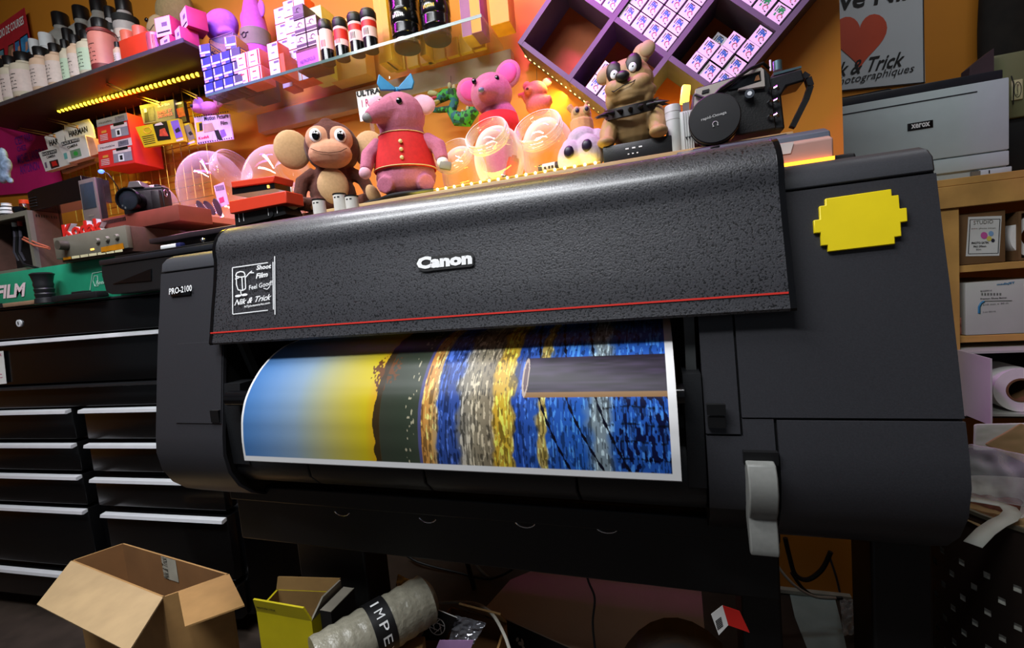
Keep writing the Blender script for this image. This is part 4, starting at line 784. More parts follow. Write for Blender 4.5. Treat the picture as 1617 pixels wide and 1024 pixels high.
# pink poster
Y = 1.288; b = MB(); MP = mat('poster_pink', '#c01a6a', 0.6, var=0.1, scale=6); VI = mat('violet_ink', '#5a1f8c', 0.6, var=0)
b.slab([at(x, y, Y) for x, y in ((-20, 310), (101, 300), (74, 180), (-20, 168))], 0.002, MP)
for s, bl, br, h in (('DETTY UN BIS', (4, 198), (48, 190), 11), ("C'EST PART", (25, 230), (53, 222), 13), ('CHEZ', (28, 240), (42, 236.5), 8), ('MICHEL LANDELA', (29, 260), (72, 247), 14), ('ANTOINON', (33, 276), (63, 268), 14)): ptext(b, s, VI, bl, br, h, Y - 0.0005, 0.2, bold=0.01)
fin(b, 'pink_poster', 'pink poster with tall violet lettering hanging under the bottle shelf', 'poster')

# ---- glass shelf
YG = 1.10; zG = 0.612 * YG + H; xG0, xG1 = -1.168 * YG, -0.338 * YG
b = MB(); b.box(((xG0 + xG1) / 2, (YG + 1.264) / 2, zG - 0.004), (xG1 - xG0, 1.264 - YG, 0.008), glass('shelf_glass', (0.93, 0.98, 0.95), body=0.02)); 
e = MB(); e.box(((xG0 + xG1) / 2, YG - 0.0008, zG - 0.004), (xG1 - xG0, 0.0012, 0.0078), mat('glass_edge', '#4f6b62', 0.15))
RAIL = mat('rail_board', '#9c8a70', 0.5, var=0.08)
r_ = MB(); r_.box(((xG0 + xG1) / 2 + 0.02, 1.28, zG - 0.040), (xG1 - xG0 - 0.0, 0.030, 0.058), RAIL)
grp('glass_shelf', 'glass wall shelf with green edge carrying film boxes and lenses', 'shelf', [('pane', b), ('front_edge', e), ('back_rail', r_)])
zg = zG + 0.0006
FB = mat('film_blue', '#39408c', 0.45, var=0.1, scale=90); FS = mat('film_side_dark', '#1c1c3a', 0.45); FW = mat('film_lilac', '#cfc6ee', 0.5); FY = mat('foma_ochre', '#d8a83c', 0.5)
def foma_end(b, s):
    y = -s[1] / 2 - 0.0006
    b.box((0, y, -s[2] * 0.18), (s[0] * 0.9, 0.0004, s[2] * 0.16), FW); b.box((-s[0] * 0.2, y, -s[2] * 0.38), (s[0] * 0.4, 0.0004, s[2] * 0.14), mat('film_salmon', '#d89a8a', 0.5)); b.box((-s[0] * 0.38, y, s[2] * 0.2), (s[0] * 0.12, 0.0004, s[2] * 0.5), FW)
def foma_side(b, s):
    foma_end(b, s); x = s[0] / 2 + 0.0006; ya, yb = -s[1] / 2 + 0.003, s[1] / 2 - 0.003
    b.text('FOMAPAN', FY, (x, ya, -s[2] * 0.12), (x, yb, -s[2] * 0.12), (x, ya, s[2] * 0.22), bold=0.03)
    for f in (-0.34, 0.34): b.poly([(x, ya, s[2] * (f - 0.06)), (x, yb, s[2] * (f - 0.06)), (x, yb, s[2] * (f + 0.06)), (x, ya, s[2] * (f + 0.06))], FY)
g = 'blue film boxes at the end of the glass shelf'; S = 0.0375
ordn = ['bottom', 'second', 'third', 'top']
xb0 = at(322, 137, 1.112).x
for row, cols in enumerate(((0, 1, 2, 3), (0, 1, 2, 3), (0, 1, 2, 3))):
    for c in cols:
        x = xb0 + 0.020 + c * 0.0395 + (0.004 if row % 2 else 0)
        lab = 'blue and lilac film box, %s row from the glass, %s from the shelf end' % (('lowest', 'second', 'third')[row], ('first', 'second', 'third', 'fourth')[c])
        cube_box('film_box', lab, x, 1.112, zg + row * (S + 0.0006), (S, 0.058, S), FB if c < 3 else mat('film_grey', '#4a4a52', 0.5), FS, g, rn.uniform(-2, 2), foma_side if (c == 3) else foma_end)
z3 = zg + 3 * (S + 0.0006)
cube_box('film_box', 'blue film box with ochre lettering on its side, crowning the end of the stack', xb0 + 0.018, 1.11, z3, (S, 0.075, S), FB, FS, g, 10, foma_side)
cube_box('film_box', 'blue film box with an ochre lettered side above the pink boxes', xb0 + 0.118, 1.112, z3, (S, 0.075, S), FB, mat('foma_ochre_side', '#a87a2c', 0.5), g, 12, foma_end)
# pink boxes
PKX = mat('pink_white_box', '#e6c3c4', 0.5, var=0.04)
def pinkf(b, s):
    y = -s[1] / 2 - 0.0006; b.box((s[0] * 0.36, y, 0), (s[0] * 0.1, 0.0004, s[2] * 0.9), RED); b.box((-s[0] * 0.1, y, s[2] * 0.2), (s[0] * 0.3, 0.0004, s[2] * 0.06), RED); b.box((-s[0] * 0.1, y, -s[2] * 0.2), (s[0] * 0.4, 0.0004, s[2] * 0.05), mat('rose_ink', '#d0607a', 0.6))
xp = at(376, 119, 1.112).x
for r in range(2):
    for c in range(2):
        cube_box('film_box', 'pale pink film box with a red stripe, %s of the %s pair' % (('left', 'right')[c], ('lower', 'upper')[r]), xp + 0.022 + c * 0.0455, 1.112, zg + r * 0.0465, (0.045, 0.05, 0.046), PKX, mat('salmon_side', '#c9604a', 0.5), 'pink film boxes on the glass shelf', 0, pinkf)
# white stacks
GWB = mat('grey_white_box', '#c8c6cc', 0.5, var=0.05); OS_ = mat('orange_side', '#d2552c', 0.5)
def whitef(b, s):
    y = -s[1] / 2 - 0.0006; b.box((s[0] * 0.2, y, s[2] * 0.34), (s[0] * 0.45, 0.0004, s[2] * 0.12), mat('grey_ink', '#6a5a70', 0.7)); b.box((0, y, -s[2] * 0.1), (s[0] * 0.3, 0.0004, s[2] * 0.05), mat('grey_ink', '#6a5a70', 0.7)); b.box((0, y, -s[2] * 0.5 + 0.0006), (s[0], 0.0004, 0.0008), INK)
xw = at(426, 106, 1.112).x
for col, (dx, n, yb, h) in enumerate(((0.0, 2, 1.112, 0.0475), (-0.022, 5, 1.18, 0.0465), (0.028, 5, 1.165, 0.0465), (0.067, 5, 1.165, 0.0465))):
    for r in range(n):
        lab = '%s film carton, %s up in the %s' % (('grey-white', 'white', 'white', 'grey')[col], ('first', 'second', 'third', 'fourth', 'fifth')[r], ('short front stack', 'tall stack behind the short one', 'middle tall stack', 'tall stack nearest the lettered pink card')[col])
        cube_box('film_carton_box', lab, xw + 0.018 + dx, yb, zg + r * (h + 0.0004), (0.0385, 0.045, h), GWB, OS_, 'white film cartons stacked on the glass shelf', 0, whitef, 'carton')
b = MB(); x0 = at(447, 100, 1.13).x; b.box((x0 + 0.010, 1.139, zg + 0.03), (0.02, 0.05, 0.06), OS_, (0, 0, 0)); fin(b, 'orange_carton', 'orange carton standing beside the short white stack', 'carton')
# lomo boxes
LB = mat('lomo_pale', '#d8b0c0', 0.5, var=0.05); LD = mat('lomo_dark', '#3c3440', 0.5)
def lomo(b, s):
    y = -s[1] / 2 - 0.0006; b.box((0, y, -s[2] * 0.28), (s[0] * 0.94, 0.0004, s[2] * 0.2), LD)
    b.tube([(0.007 * math.cos(a) + s[0] * 0.05, y, 0.005 + 0.006 * math.sin(a)) for a in [i * math.pi / 4 for i in range(7)]], 0.0009, LD, 4); b.box((-s[0] * 0.2, y, 0.001), (s[0] * 0.3, 0.0004, 0.0012), LD)
xl = at(468, 60, 1.125).x; bz_ = zg + 0.062
b = MB(); b.box((xl + 0.036, 1.15, zg + 0.03), (0.084, 0.055, 0.058), mat('dark_red_box', '#4a1c14', 0.6), bev=0.001); fin(b, 'display_box', 'dark red display box under the four patterned film boxes', 'box')
for r in range(3):
    for c in range(2):
        if r == 2 and c == 1: continue
        cube_box('film_box', 'pale film box with swirl mark, %s of the %s row above the dark red box' % (('left', 'right')[c], ('lower', 'middle', 'top')[r]), xl + 0.016 + c * 0.040, 1.125, bz_ + r * 0.0405, (0.038, 0.055, 0.039), LB if r < 2 else mat('lomo_grey', '#5a545c', 0.5), LD, 'swirl film boxes on the dark red box', 0, lomo)
b = MB(); Y = 1.108; b.box((at(484, 80, Y).x, Y + 0.004, zg + 0.022), (at(501, 80, Y).x - at(467, 80, Y).x, 0.006, 0.042), mat('magenta_card', '#b65ac8', 0.5))
xx = at(484, 80, Y).x; b.text('METROPOLIS', mat('deep_violet', '#5a2a78', 0.6), (xx - 0.026, Y, zg + 0.010), (xx + 0.026, Y, zg + 0.014), (xx - 0.026, Y, zg + 0.020)); fin(b, 'lettered_card', 'magenta card with violet lettering leaning at the front of the glass shelf', 'card')
b = MB(); p = at(504, 88, 1.11); b.box((p.x, 1.113, zg + 0.038), (0.010, 0.008, 0.076), mat('cream_card', '#e0b8a0', 0.5), bev=0.003); fin(b, 'cream_tube', 'narrow cream stick box between the magenta card and the canisters', 'box')
b = MB(); p = at(497, 30, 1.2); b.box((p.x + 0.01, 1.205, zg + 0.1), (0.07, 0.06, 0.198), mat('pale_green_box', '#c8c07a', 0.5)); fin(b, 'tall_carton', 'tall yellow-green carton behind the swirl boxes', 'carton')
# canisters
for k, (px, tp, bt, w_) in enumerate(((518, 33, 83, 19), (541, 30, 80, 20), (565, 22, 76, 21), (586, 16, 72, 22))):
    Y = 1.125; p = at(px, bt, Y); r = (at(px + w_ / 2, bt, Y).x - at(px - w_ / 2, bt, Y).x) / 2; h = at(px, tp, Y).z - zg
    B = MB(); B.lathe([(0, 0), (r * 0.92, 0), (r * 0.92, h * 0.78), (0, h * 0.78)], GLOSS, 24, (p.x, Y, zg)); L = MB()
    L.lathe([(r * 0.935, h * 0.30), (r * 0.935, h * 0.76)], (PKX, PKX, PKX, PKX)[k], 24, (p.x, Y, zg)); 
    if k: L.lathe([(r * 0.945, h * (0.55 if k > 1 else 0.45)), (r * 0.945, h * 0.70)], RED, 24, (p.x, Y, zg))
    for t_ in range(4): a = -math.pi / 2 - 0.3 + 0.2 * t_; q_ = r * 0.95; L.poly([(p.x + q_ * math.cos(a), Y + q_ * math.sin(a), zg + h * 0.34), (p.x + q_ * math.cos(a + 0.1), Y + q_ * math.sin(a + 0.1), zg + h * 0.34), (p.x + q_ * math.cos(a + 0.1), Y + q_ * math.sin(a + 0.1), zg + h * 0.5), (p.x + q_ * math.cos(a), Y + q_ * math.sin(a), zg + h * 0.5)], RED if k < 2 else INK)
    C = MB(); C.lathe([(r * 0.95, 0), (r, h * 0.03), (r, h * 0.16), (r * 0.85, h * 0.2), (r * 0.85, h * 0.22), (0, h * 0.22)], BLK, 24, (p.x, Y, zg + h * 0.78))
    grp('film_canister', 'black film canister with pink label, %s counted from the cream stick box' % ('first', 'second', 'third', 'fourth')[k], 'canister', [('can', B), ('label', L), ('cap', C)], 'canisters on the glass shelf')
# lenses
for k, (px, w_, hh) in enumerate(((641, 42, 0.16), (689, 44, 0.155))):
    Y = 1.16; p = at(px, 45 - 9 * k, Y); r = (at(px + w_ / 2, 45, Y).x - at(px - w_ / 2, 45, Y).x) / 2
    B = MB(); B.lathe([(0, 0), (r * 0.88, 0), (r * 0.9, 0.004), (r * 0.9, 0.022)] + [(r * (0.98 if j % 2 else 0.95), 0.024 + 0.004 * j) for j in range(1, 9)] + [(r, 0.062), (r, 0.085), (r * 0.96, 0.088)] + [(r * (0.99 if j % 2 else 0.96), 0.09 + 0.004 * j) for j in range(8)] + [(r, 0.125), (r * 1.02, hh), (r * 0.9, hh)], GLOSS, 32, (p.x, Y, zg))
    R_ = MB(); R_.lathe([(r * 0.915, 0.006), (r * 0.93, 0.010), (r * 0.915, 0.016)], mat('silver_ring', '#c2b89a', 0.25, 0.9) if k == 0 else BLK, 32, (p.x, Y, zg))
    for j in range(6): a = -math.pi / 2 - 0.4 + 0.14 * j; q_ = r * 1.008; B.poly([(p.x + q_ * math.cos(a), Y + q_ * math.sin(a), zg + 0.066), (p.x + q_ * math.cos(a + 0.08), Y + q_ * math.sin(a + 0.08), zg + 0.066), (p.x + q_ * math.cos(a + 0.08), Y + q_ * math.sin(a + 0.08), zg + 0.074), (p.x + q_ * math.cos(a), Y + q_ * math.sin(a), zg + 0.074)], WINK if k == 0 else YEL)
    grp('camera_lens', ('black camera lens with a silver ring standing on the glass shelf', 'black camera lens with a yellow mark beside the silver-ringed one')[k], 'lens', [('barrel', B), ('ring', R_)])
# super 8 carton, yellow boxes
TAN = mat('tan_carton', '#c89a52', 0.5, var=0.04); YB = mat('yellow_carton', '#c9930f', 0.5, var=0.06); YB2 = mat('yellow_lid', '#d8ae2c', 0.5)
Y = 1.215; P0, P1 = at(514, 60, Y), at(570, 40, Y); b = MB(); b.box(((P0.x + P1.x) / 2, Y + 0.028, zg + 0.085), (P1.x - P0.x, 0.05, 0.17), TAN, bev=0.001); X0_ = P0.x; yk = Y + 0.002
b.text('Super 8', INK, (X0_ + 0.038, yk, zg + 0.128), (X0_ + 0.085, yk, zg + 0.132), (X0_ + 0.038, yk, zg + 0.142), bold=0.02, lift=0.001); b.box((X0_ + 0.018, yk, zg + 0.118), (0.03, 0.002, 0.026), INK); b.text('8 mm', INK, (X0_ + 0.038, yk, zg + 0.104), (X0_ + 0.062, yk, zg + 0.106), (X0_ + 0.038, yk, zg + 0.112), lift=0.001)
fin(b, 'super_eight_carton', 'tan movie film carton behind the canisters', 'carton')
g = 'yellow boxes at the back of the glass shelf'
bx_ = [(600, 0.030, 0.19, 'tall yellow box just before the silver-ringed lens', 1.19), (608, 0.022, 0.17, 'narrow yellow box with orange lettering beside the tall one', 1.185), (664, 0.020, 0.19, 'yellow box seen between the two lenses', 1.205), (737, 0.032, 0.15, 'violet spined box right of the lenses', 1.175), (752, 0.03, 0.11, 'yellow and violet box next to the violet spined box', 1.17), (790, 0.05, 0.16, 'yellow box at the free end of the glass shelf', 1.16)]
for k, (px, w_, h_, lab, Y) in enumerate(bx_):
    x = at(px, 40, Y).x; M = mat('violet_box', '#8a4a78', 0.5) if k in (3,) else YB; M2 = mat('violet_box', '#8a4a78', 0.5) if k == 4 else YB2
    def sp(b, s, k=k):
        if k in (1, 3): b.text('ORWO' if k == 1 else 'KINO', OS_, (s[0] * 0.3, -s[1] / 2 - 0.0006, -s[2] * 0.3), (s[0] * 0.3, -s[1] / 2 - 0.0006, s[2] * 0.2), (-s[0] * 0.3, -s[1] / 2 - 0.0006, -s[2] * 0.3), lift=0.0002)
    cube_box('yellow_box', lab, x, Y, zg, (w_, 0.06, h_), M, M2, g, 0)
for k in range(7):
    x = at(610 + 22 * k, 50, 1.21).x
    cube_box('yellow_box', 'flat yellow box lying at the back of the glass shelf, %s from the canisters' % ('first', 'second', 'third', 'fourth', 'fifth', 'sixth', 'seventh')[k], x + 0.01, 1.253 - 0.006, zg, (0.036, 0.014, 0.05), YB, YB2, g)
# ================================================================ ledges behind the printer, jars, toys, diamond shelf
LEDGE = mat('ledge_board', '#b89a6a', 0.45, var=0.08)
zL1 = 0.218 + H; YL1 = 0.88
b = MB(); b.box(((-1.15 + 0.225) / 2, (YL1 + 1.299) / 2, zL1 - 0.012), (1.375, 1.299 - YL1, 0.024), LEDGE, bev=0.001)
f_ = MB(); f_.box((-0.46, 1.28, zL1 - 0.06), (1.3, 0.03, 0.07), LEDGE)
grp('display_counter', 'pale topped counter behind the printer carrying jars and toys', 'counter', [('counter_top', b), ('wall_batten', f_)])
zL2 = 0.285 * 0.95 + H
b = MB(); b.box(((-2.3 - 1.16) / 2, (0.952 + 1.26) / 2, zL2 - 0.008), (-1.16 + 2.3, 1.26 - 0.952, 0.016), mat('salmon_ledge', '#b8705c', 0.4, var=0.06)); e = MB(); e.box(((-2.3 - 1.16) / 2, 0.951, zL2 - 0.003), (1.14, 0.002, 0.006), BLK2)
w2 = MB(); w2.box(((-2.3 - 1.16) / 2, 1.272, zL2 - 0.04), (1.12, 0.05, 0.045), mat('salmon_ledge', '#b8705c', 0.4))
grp('jar_ledge', 'salmon ledge behind the tool chest carrying glass jars', 'ledge', [('board', b), ('front_edge', e), ('back_support', w2)])
# LED strips
LEDY = mat('warm_led', (1.0, 0.82, 0.22), emit=9); TAPE = mat('led_tape', '#c9a83a', 0.5)
def led_strip(name, label, pts, n, r=0.0035):
    pts = [Vector(p) for p in pts]; b = MB(); b.tube(pts, 0.0022, TAPE, 6); c = MB()
    L = [0]; 
    for a, d_ in zip(pts, pts[1:]): L.append(L[-1] + (d_ - a).length)
    for k in range(n):
        s = L[-1] * (k + 0.5) / n; i = max(j for j in range(len(L) - 1) if L[j] <= s); p = pts[i].lerp(pts[i + 1], (s - L[i]) / (L[i + 1] - L[i])); c.ell(p + Vector((0, -0.002, 0)), (r, r, r), LEDY, None, 8, 5)
    grp(name, label, 'light strip', [('tape', b), ('bulbs', c)])
led_strip('led_strip', 'warm LED strip glowing along the front of the jar counter', [V(-0.44, 0.886, 0.2215), V(-0.09, 0.886, 0.2215)], 18, 0.0030)
led_strip('led_strip', 'warm LED strip glowing along the lower edge of the slanted film rack', [at(828, 86, 1.272), at(872, 119, 1.272), at(912, 150, 1.272), at(950, 178, 1.272)], 17, 0.0042)
area('counter_led_light', (-0.30, 1.20, zL1 + 0.01), (-0.30, 1.12, zL1 + 1), 0.55, 0.03, 1.3, (1.0, 0.80, 0.08))
area('counter_led_front_light', (-0.30, 0.893, zL1 + 0.004), (-0.30, 1.2, zL1 + 0.25), 0.40, 0.008, 0.28, (1.0, 0.84, 0.10))
area('rack_led_light', at(880, 138, 1.25)[:], (at(880, 138, 1.25) + Vector((-0.3, 0.06, -0.3)))[:], 0.15, 0.02, 0.5, (1.0, 0.78, 0.12))

# ---- glass jars with tilted necks
JG = glass('jar_glass', (0.99, 0.985, 0.97), body=0.13); JGY = glass('frosted_jar_glass', (1.0, 0.98, 0.92), body=0.34)
def jar(label, px, py, Y, z, R, neck=(-0.1, -0.72, 0.68), nr=0.62, squash=0.92, nd=0.80, name='glass_jar', JG=JG):
    p = at(px, py, Y); c = Vector((p.x, Y, z + R * squash)); d = Vector(neck).normalized(); B = MB()
    pr_ = [(0, 0), (R * 0.62, 0), (R * 0.70, R * 0.02)] + [(R * math.sin(math.radians(a)) ** (0.75 if nr > 0.7 else 1.0), R * squash * (1 - math.cos(math.radians(a)))) for a in range(46, 181, 9)]
    B.lathe(pr_, JG, 36, (c.x, c.y, z))
    N = MB(); R3 = d.to_track_quat('Z', 'Y').to_matrix(); r = R * nr; h0 = R * nd
    N.lathe([(r * 0.94, h0 - R * 0.08), (r, h0), (r, h0 + R * 0.08), (r * 1.05, h0 + R * 0.10), (r * 1.05, h0 + R * 0.15), (r, h0 + R * 0.17), (r, h0 + R * 0.22), (r * 1.05, h0 + R * 0.24), (r * 1.05, h0 + R * 0.29), (r, h0 + R * 0.31), (r * 1.02, h0 + R * 0.40), (r * 0.95, h0 + R * 0.42), (r * 0.92, h0 + R * 0.36), (r * 0.92, h0 - R * 0.05)], JG, 36, c, R3)
    grp(name, label, 'jar', [('jar_bowl', B), ('neck_ring', N)], 'glass jars with slanted necks'); return c
zc1 = zL1 + 0.0006; zc2_ = zL2 + 0.0006
NK = (-0.10, -0.80, 0.60)
NK = (-0.10, -0.80, 0.60)
j1 = jar('glass jar with slanted neck, first one after the pink plush toy', 732, 250, 1.06, zc1, 0.056, NK, 0.84, 1.22, 0.9, JG=JGY)
j2 = jar('glass jar with slanted neck holding a red film cartridge, between two others', 788, 245, 0.97, zc1, 0.055, NK, 0.84, 1.22, 0.9, JG=JGY)
j3 = jar('glass jar with slanted neck holding two pale labelled cartridges', 866, 238, 1.05, zc1, 0.062, NK, 0.84, 1.28, 0.9, JG=JGY)
j4 = jar('low glass jar behind the film camera', 248, 310, 1.02, zc2_, 0.055, (-0.1, 0.3, 0.95), 0.42, 1.25)
j5 = jar('big round glass jar holding dark film strips, wide neck facing out', 335, 290, 1.10, zc2_, 0.096, (0.95, -0.12, 0.45), 0.56, 1.22, 0.95)
j6 = jar('big round glass jar right behind the toy monkey', 440, 285, 1.08, zc1, 0.098, (-0.1, 0.75, 0.66), 0.5, 1.28)
# cartridges
def cartridge(label, c, axis, r=0.0125, L=0.047, body=BLK2, lab=PAPER, group='film cartridges in the glass jars', marks=True):
    a = Vector(axis).normalized(); c = Vector(c); B = MB(); B.cyl(c - a * L / 2, c + a * L / 2, r, body, n=20); B.cyl(c + a * L / 2, c + a * (L / 2 + 0.006), r * 0.45, body, n=12)
    l = MB(); l.cyl(c - a * L * 0.30, c + a * L * 0.32, r * 1.03, lab, n=20, caps=False)
    if marks:
        u = a; q_ = Vector((0, -1, 0)); q_ = (q_ - u * q_.dot(u)).normalized(); t = u.cross(q_); p = c + q_ * r * 1.05
        for s0 in (-0.2, 0.0, 0.15): l.poly([p + u * L * s0 - t * r * 0.25, p + u * L * (s0 + 0.1) - t * r * 0.25, p + u * L * (s0 + 0.1) + t * r * 0.25, p + u * L * s0 + t * r * 0.25], INK)
    grp('film_cartridge', label, 'film cartridge', [('can', B), ('label', l)], group)
cartridge('brown unlabelled film cartridge lying in the first glass jar', (j1.x - 0.003, 1.045, zc1 + 0.016), (1, 0.2, 0.05), lab=mat('olive_label', '#6a5a20', 0.5))
cartridge('red and white film cartridge lying on its side in the middle jar', (j2.x - 0.008, 0.965, zc1 + 0.016), (1, 0.1, 0.05), lab=mat('red_white_label', '#c8685a', 0.5, var=0.5, scale=60))
cartridge('red film cartridge leaning upright in the middle jar', (j2.x + 0.022, 0.985, zc1 + 0.045), (0.32, 0.0, 1), lab=RED, body=mat('red_can', '#a82820', 0.4), marks=False)
cartridge('lower of two pale labelled cartridges in the third jar', (j3.x + 0.006, 1.025, zc1 + 0.016), (1, 0.0, 0.03))
cartridge('upper of two pale labelled cartridges in the third jar', (j3.x + 0.004, 1.027, zc1 + 0.0425), (1, 0.0, 0.03))
# things inside the left jars
b = MB(); 
for k, (dx, an) in enumerate(((-0.03, 28), (-0.006, 40), (0.018, 20))):
    o = Vector((j5.x + dx, 1.075 + 0.008 * k, zc2_ + 0.06)); 
    pts = [o + Vector((0.012 * math.cos(t) * math.cos(math.radians(an)) - 0.030 * math.sin(t) * math.sin(math.radians(an)), 0, 0.012 * math.cos(t) * math.sin(math.radians(an)) + 0.030 * math.sin(t) * math.cos(math.radians(an)))) for t in [i * math.pi / 8 for i in range(16)]]
    bb = MB(); bb.slab(pts, 0.003, mat('film_strip_dark', '#2a2230', 0.3)); 
    for i in range(7):
        t = (i / 7 - 0.5) * 1.6; c_ = o + Vector((-0.026 * t * math.sin(math.radians(an)) - 0.008 * math.cos(math.radians(an)), -0.0035, 0.026 * t * math.cos(math.radians(an)))); bb.box(c_, (0.002, 0.0004, 0.003), PAPER, (0, -an, 0))
    fin(bb, 'film_strip', 'dark perforated film strip in the big round jar, %s' % ('leaning lowest', 'in the middle', 'standing steepest')[k], 'film strip', 'film strips in the round jar')
b = MB(); c_ = Vector((j5.x + 0.02, 1.11, zc2_ + 0.10)); b.box(c_, (0.042, 0.002, 0.07), mat('lilac_card', '#cdb4dc', 0.6), (0, -8, 0))
for k in range(6): b.box(c_ + Vector((-0.016 + k * 0.006, -0.0016, 0.022)), (0.003, 0.0006, 0.016), INK, (0, -8, 0))
b.box(c_ + Vector((0, -0.0016, -0.015)), (0.02, 0.0006, 0.016), mat('pink_ink', '#c22a6a', 0.7), (0, -8, 0)); fin(b, 'lilac_card', 'lilac barcode card standing in the big round jar', 'card')
CUPM = mat('pale_pink_plastic', '#d8a0a8', 0.35)
for px, lab in ((262, 'little pink plastic cup in the low jar'),):
    p = at(px, 330, 1.04); b = MB(); b.lathe([(0, 0), (0.014, 0), (0.017, 0.03), (0.018, 0.03), (0.0185, 0.034), (0.016, 0.034), (0.013, 0.004), (0, 0.004)], CUPM, 20, (p.x + 0.01, 1.035, zc2_ + 0.002)); fin(b, 'pink_cup', lab, 'cup')
p = at(248, 330, 1.02); b = MB(); b.lathe([(0, 0), (0.02, 0), (0.022, 0.004), (0.022, 0.010), (0, 0.012)], mat('orange_plastic', '#d8742c', 0.4), 24, (p.x - 0.03, 0.985, zc2_)); fin(b, 'orange_disc', 'flat orange lid lying before the low jar', 'disc')
p = at(300, 330, 1.0); b = MB(); b.lathe([(0, 0), (0.014, 0), (0.015, 0.003), (0.015, 0.008), (0, 0.009)], RED, 24, (p.x - 0.01, 0.985, zc2_)); fin(b, 'red_disc', 'small red lid lying before the big round jar', 'disc')
for px, py, rr_, lab in ((455, 285, 0.013, 'white plastic spool cup beside the monkey, nearer the red loader'), (470, 297, 0.013, 'pinkish plastic cup right at the toy monkey arm')):
    p = at(px, py, 0.965); b = MB(); b.lathe([(0, 0), (rr_, 0), (rr_, 0.026), (rr_ * 1.15, 0.027), (rr_ * 1.15, 0.034), (rr_ * 0.95, 0.034), (rr_ * 0.9, 0.004), (0, 0.004)], (WHITE if px < 460 else CUPM), 20, (p.x, 0.965, zc1)); fin(b, 'plastic_cup', lab, 'cup', 'cups beside the monkey')
p = at(447, 300, 0.99); b = MB(); x = p.x
b.lathe([(0, 0), (0.022, 0), (0.022, 0.004), (0.008, 0.008), (0.007, 0.03), (0.012, 0.036)], WHITE, 20, (x, 1.0, zc1)); b.ell((x, 1.0, zc1 + 0.055), (0.016, 0.011, 0.024), WHITE); b.ell((x - 0.012, 1.0, zc1 + 0.082), (0.006, 0.006, 0.016), WHITE, (0, -16, 0)); b.ell((x + 0.013, 1.0, zc1 + 0.086), (0.006, 0.006, 0.020), WHITE, (0, 14, 0))
fin(b, 'white_figurine', 'small white figurine with two upright ears in front of the wide necked jar', 'figurine', remesh=0.0022, smooth=3)
# red and black film loader
Y = 0.80; zb_ = 0.165 + H
def pz(x, y): return at(x, y, Y).z
b = MB(); face(b, ((372, 358), (452, 338), (444, 322), (370, 336)), Y, 0.05, BLK2)
for x in (378, 385, 424, 438): b.tube([at(x, 352 - (x - 372) * 0.22, Y - 0.001), at(x - 2, 333 - (x - 372) * 0.2, Y - 0.001)], 0.0008, WINK, 5)
c = at(428, 338, Y - 0.002); b.cyl(c, c + Vector((0, 0.004, 0)), 0.006, BLK)
r1 = MB(); face(r1, ((363, 338), (453, 321), (451, 301), (361, 318)), Y - 0.012, 0.05, mat('loader_red', '#cf3a22', 0.4, var=0.03)); r2 = MB(); face(r2, ((366, 297), (432, 288), (434, 277), (364, 287)), Y, 0.055, mat('loader_red', '#cf3a22', 0.4)); m_ = MB(); face(m_, ((367, 308), (434, 298), (433, 287), (366, 296)), Y + 0.004, 0.045, GLOSS); c = at(424, 295, Y + 0.003); m_.box(c, (0.004, 0.004, 0.006), mat('amber_led', (1, 0.5, 0.1), emit=1.5))
pst = MB(); pl = at(408, 345, Y + 0.03); pst.box((pl.x, Y + 0.03, (0.158 + H + pl.z) / 2), (0.06, 0.03, max(0.004, pl.z - 0.158 - H)), BLK2)
grp('film_loader', 'red and black bulk film loader standing on the printer top', 'film loader', [('base_box', b), ('lower_body', r1, {'bevel': 0.002}), ('middle_body', m_), ('upper_body', r2, {'bevel': 0.002}), ('foot', pst)])

# ---- soft toys
def facing(p): return math.degrees(math.atan2(p.x, -p.y)) * -1.0
BRF = mat('brown_plush', '#4a2012', 0.9, var=0.25, scale=220, bump=0.6, sheen=0.08); BEI = mat('beige_plush', '#b8956a', 0.9, var=0.08, scale=200, bump=0.3, sheen=0.1); FCE = mat('face_plush', '#c08a6c', 0.9, var=0.06, scale=200, bump=0.2, sheen=0.1)
EYW = mat('eye_white', '#e8eaee', 0.15, var=0); EYB = mat('eye_black', '#050507', 0.05, var=0, spec=0.8); EYG = mat('eye_grey', '#6a7488', 0.2, var=0)
s = 0.00150
p = at(526, 320, 0.94); mk = thing('toy_monkey', 'brown plush monkey with big beige ears sitting between jar and pink toy', 'soft toy', Vector((p.x, 0.945, zc1)), (0, 0, 34))
def U(x, z, y=0): return (x * s, y * s, z * s)        # toy drawing units to metres
b = MB(); b.ell(U(0, 32), (36 * s, 26 * s, 36 * s), BRF); b.ell(U(2, 58), (30 * s, 22 * s, 26 * s), BRF); b.ell(U(6, 106, 2), (43 * s, 34 * s, 42 * s), BRF); b.ell(U(4, 78), (20 * s, 16 * s, 14 * s), BRF)
b.ell(U(2, 138, -8), (12 * s, 8 * s, 12 * s), BRF)
b.tube([U(-24, 66), U(-44, 50, -6), U(-50, 24, -14), U(-44, 8, -22)], [11 * s, 11 * s, 10 * s, 9 * s], BRF); b.tube([U(28, 66), U(48, 54, -6), U(56, 34, -12), U(54, 16, -20)], [11 * s, 11 * s, 10 * s, 9 * s], BRF)
b.tube([U(-14, 14), U(-34, 10, -28), U(-46, 10, -48)], [13 * s, 12 * s, 10 * s], BRF); b.tube([U(16, 14), U(38, 12, -26), U(52, 14, -44)], [13 * s, 12 * s, 10 * s], BRF)
b.build('body', mk, remesh=0.003, smooth=4)
for a, nm, rr_ in ((-54, 'ear', (27, 9, 31)), (64, 'ear', (27, 9, 31))):
    b = MB(); b.ell(U(a, 104, 4), tuple(q_ * s for q_ in rr_), BEI, (0, 0, 14 if a < 0 else -14), 24, 14); b.build('ear', mk)
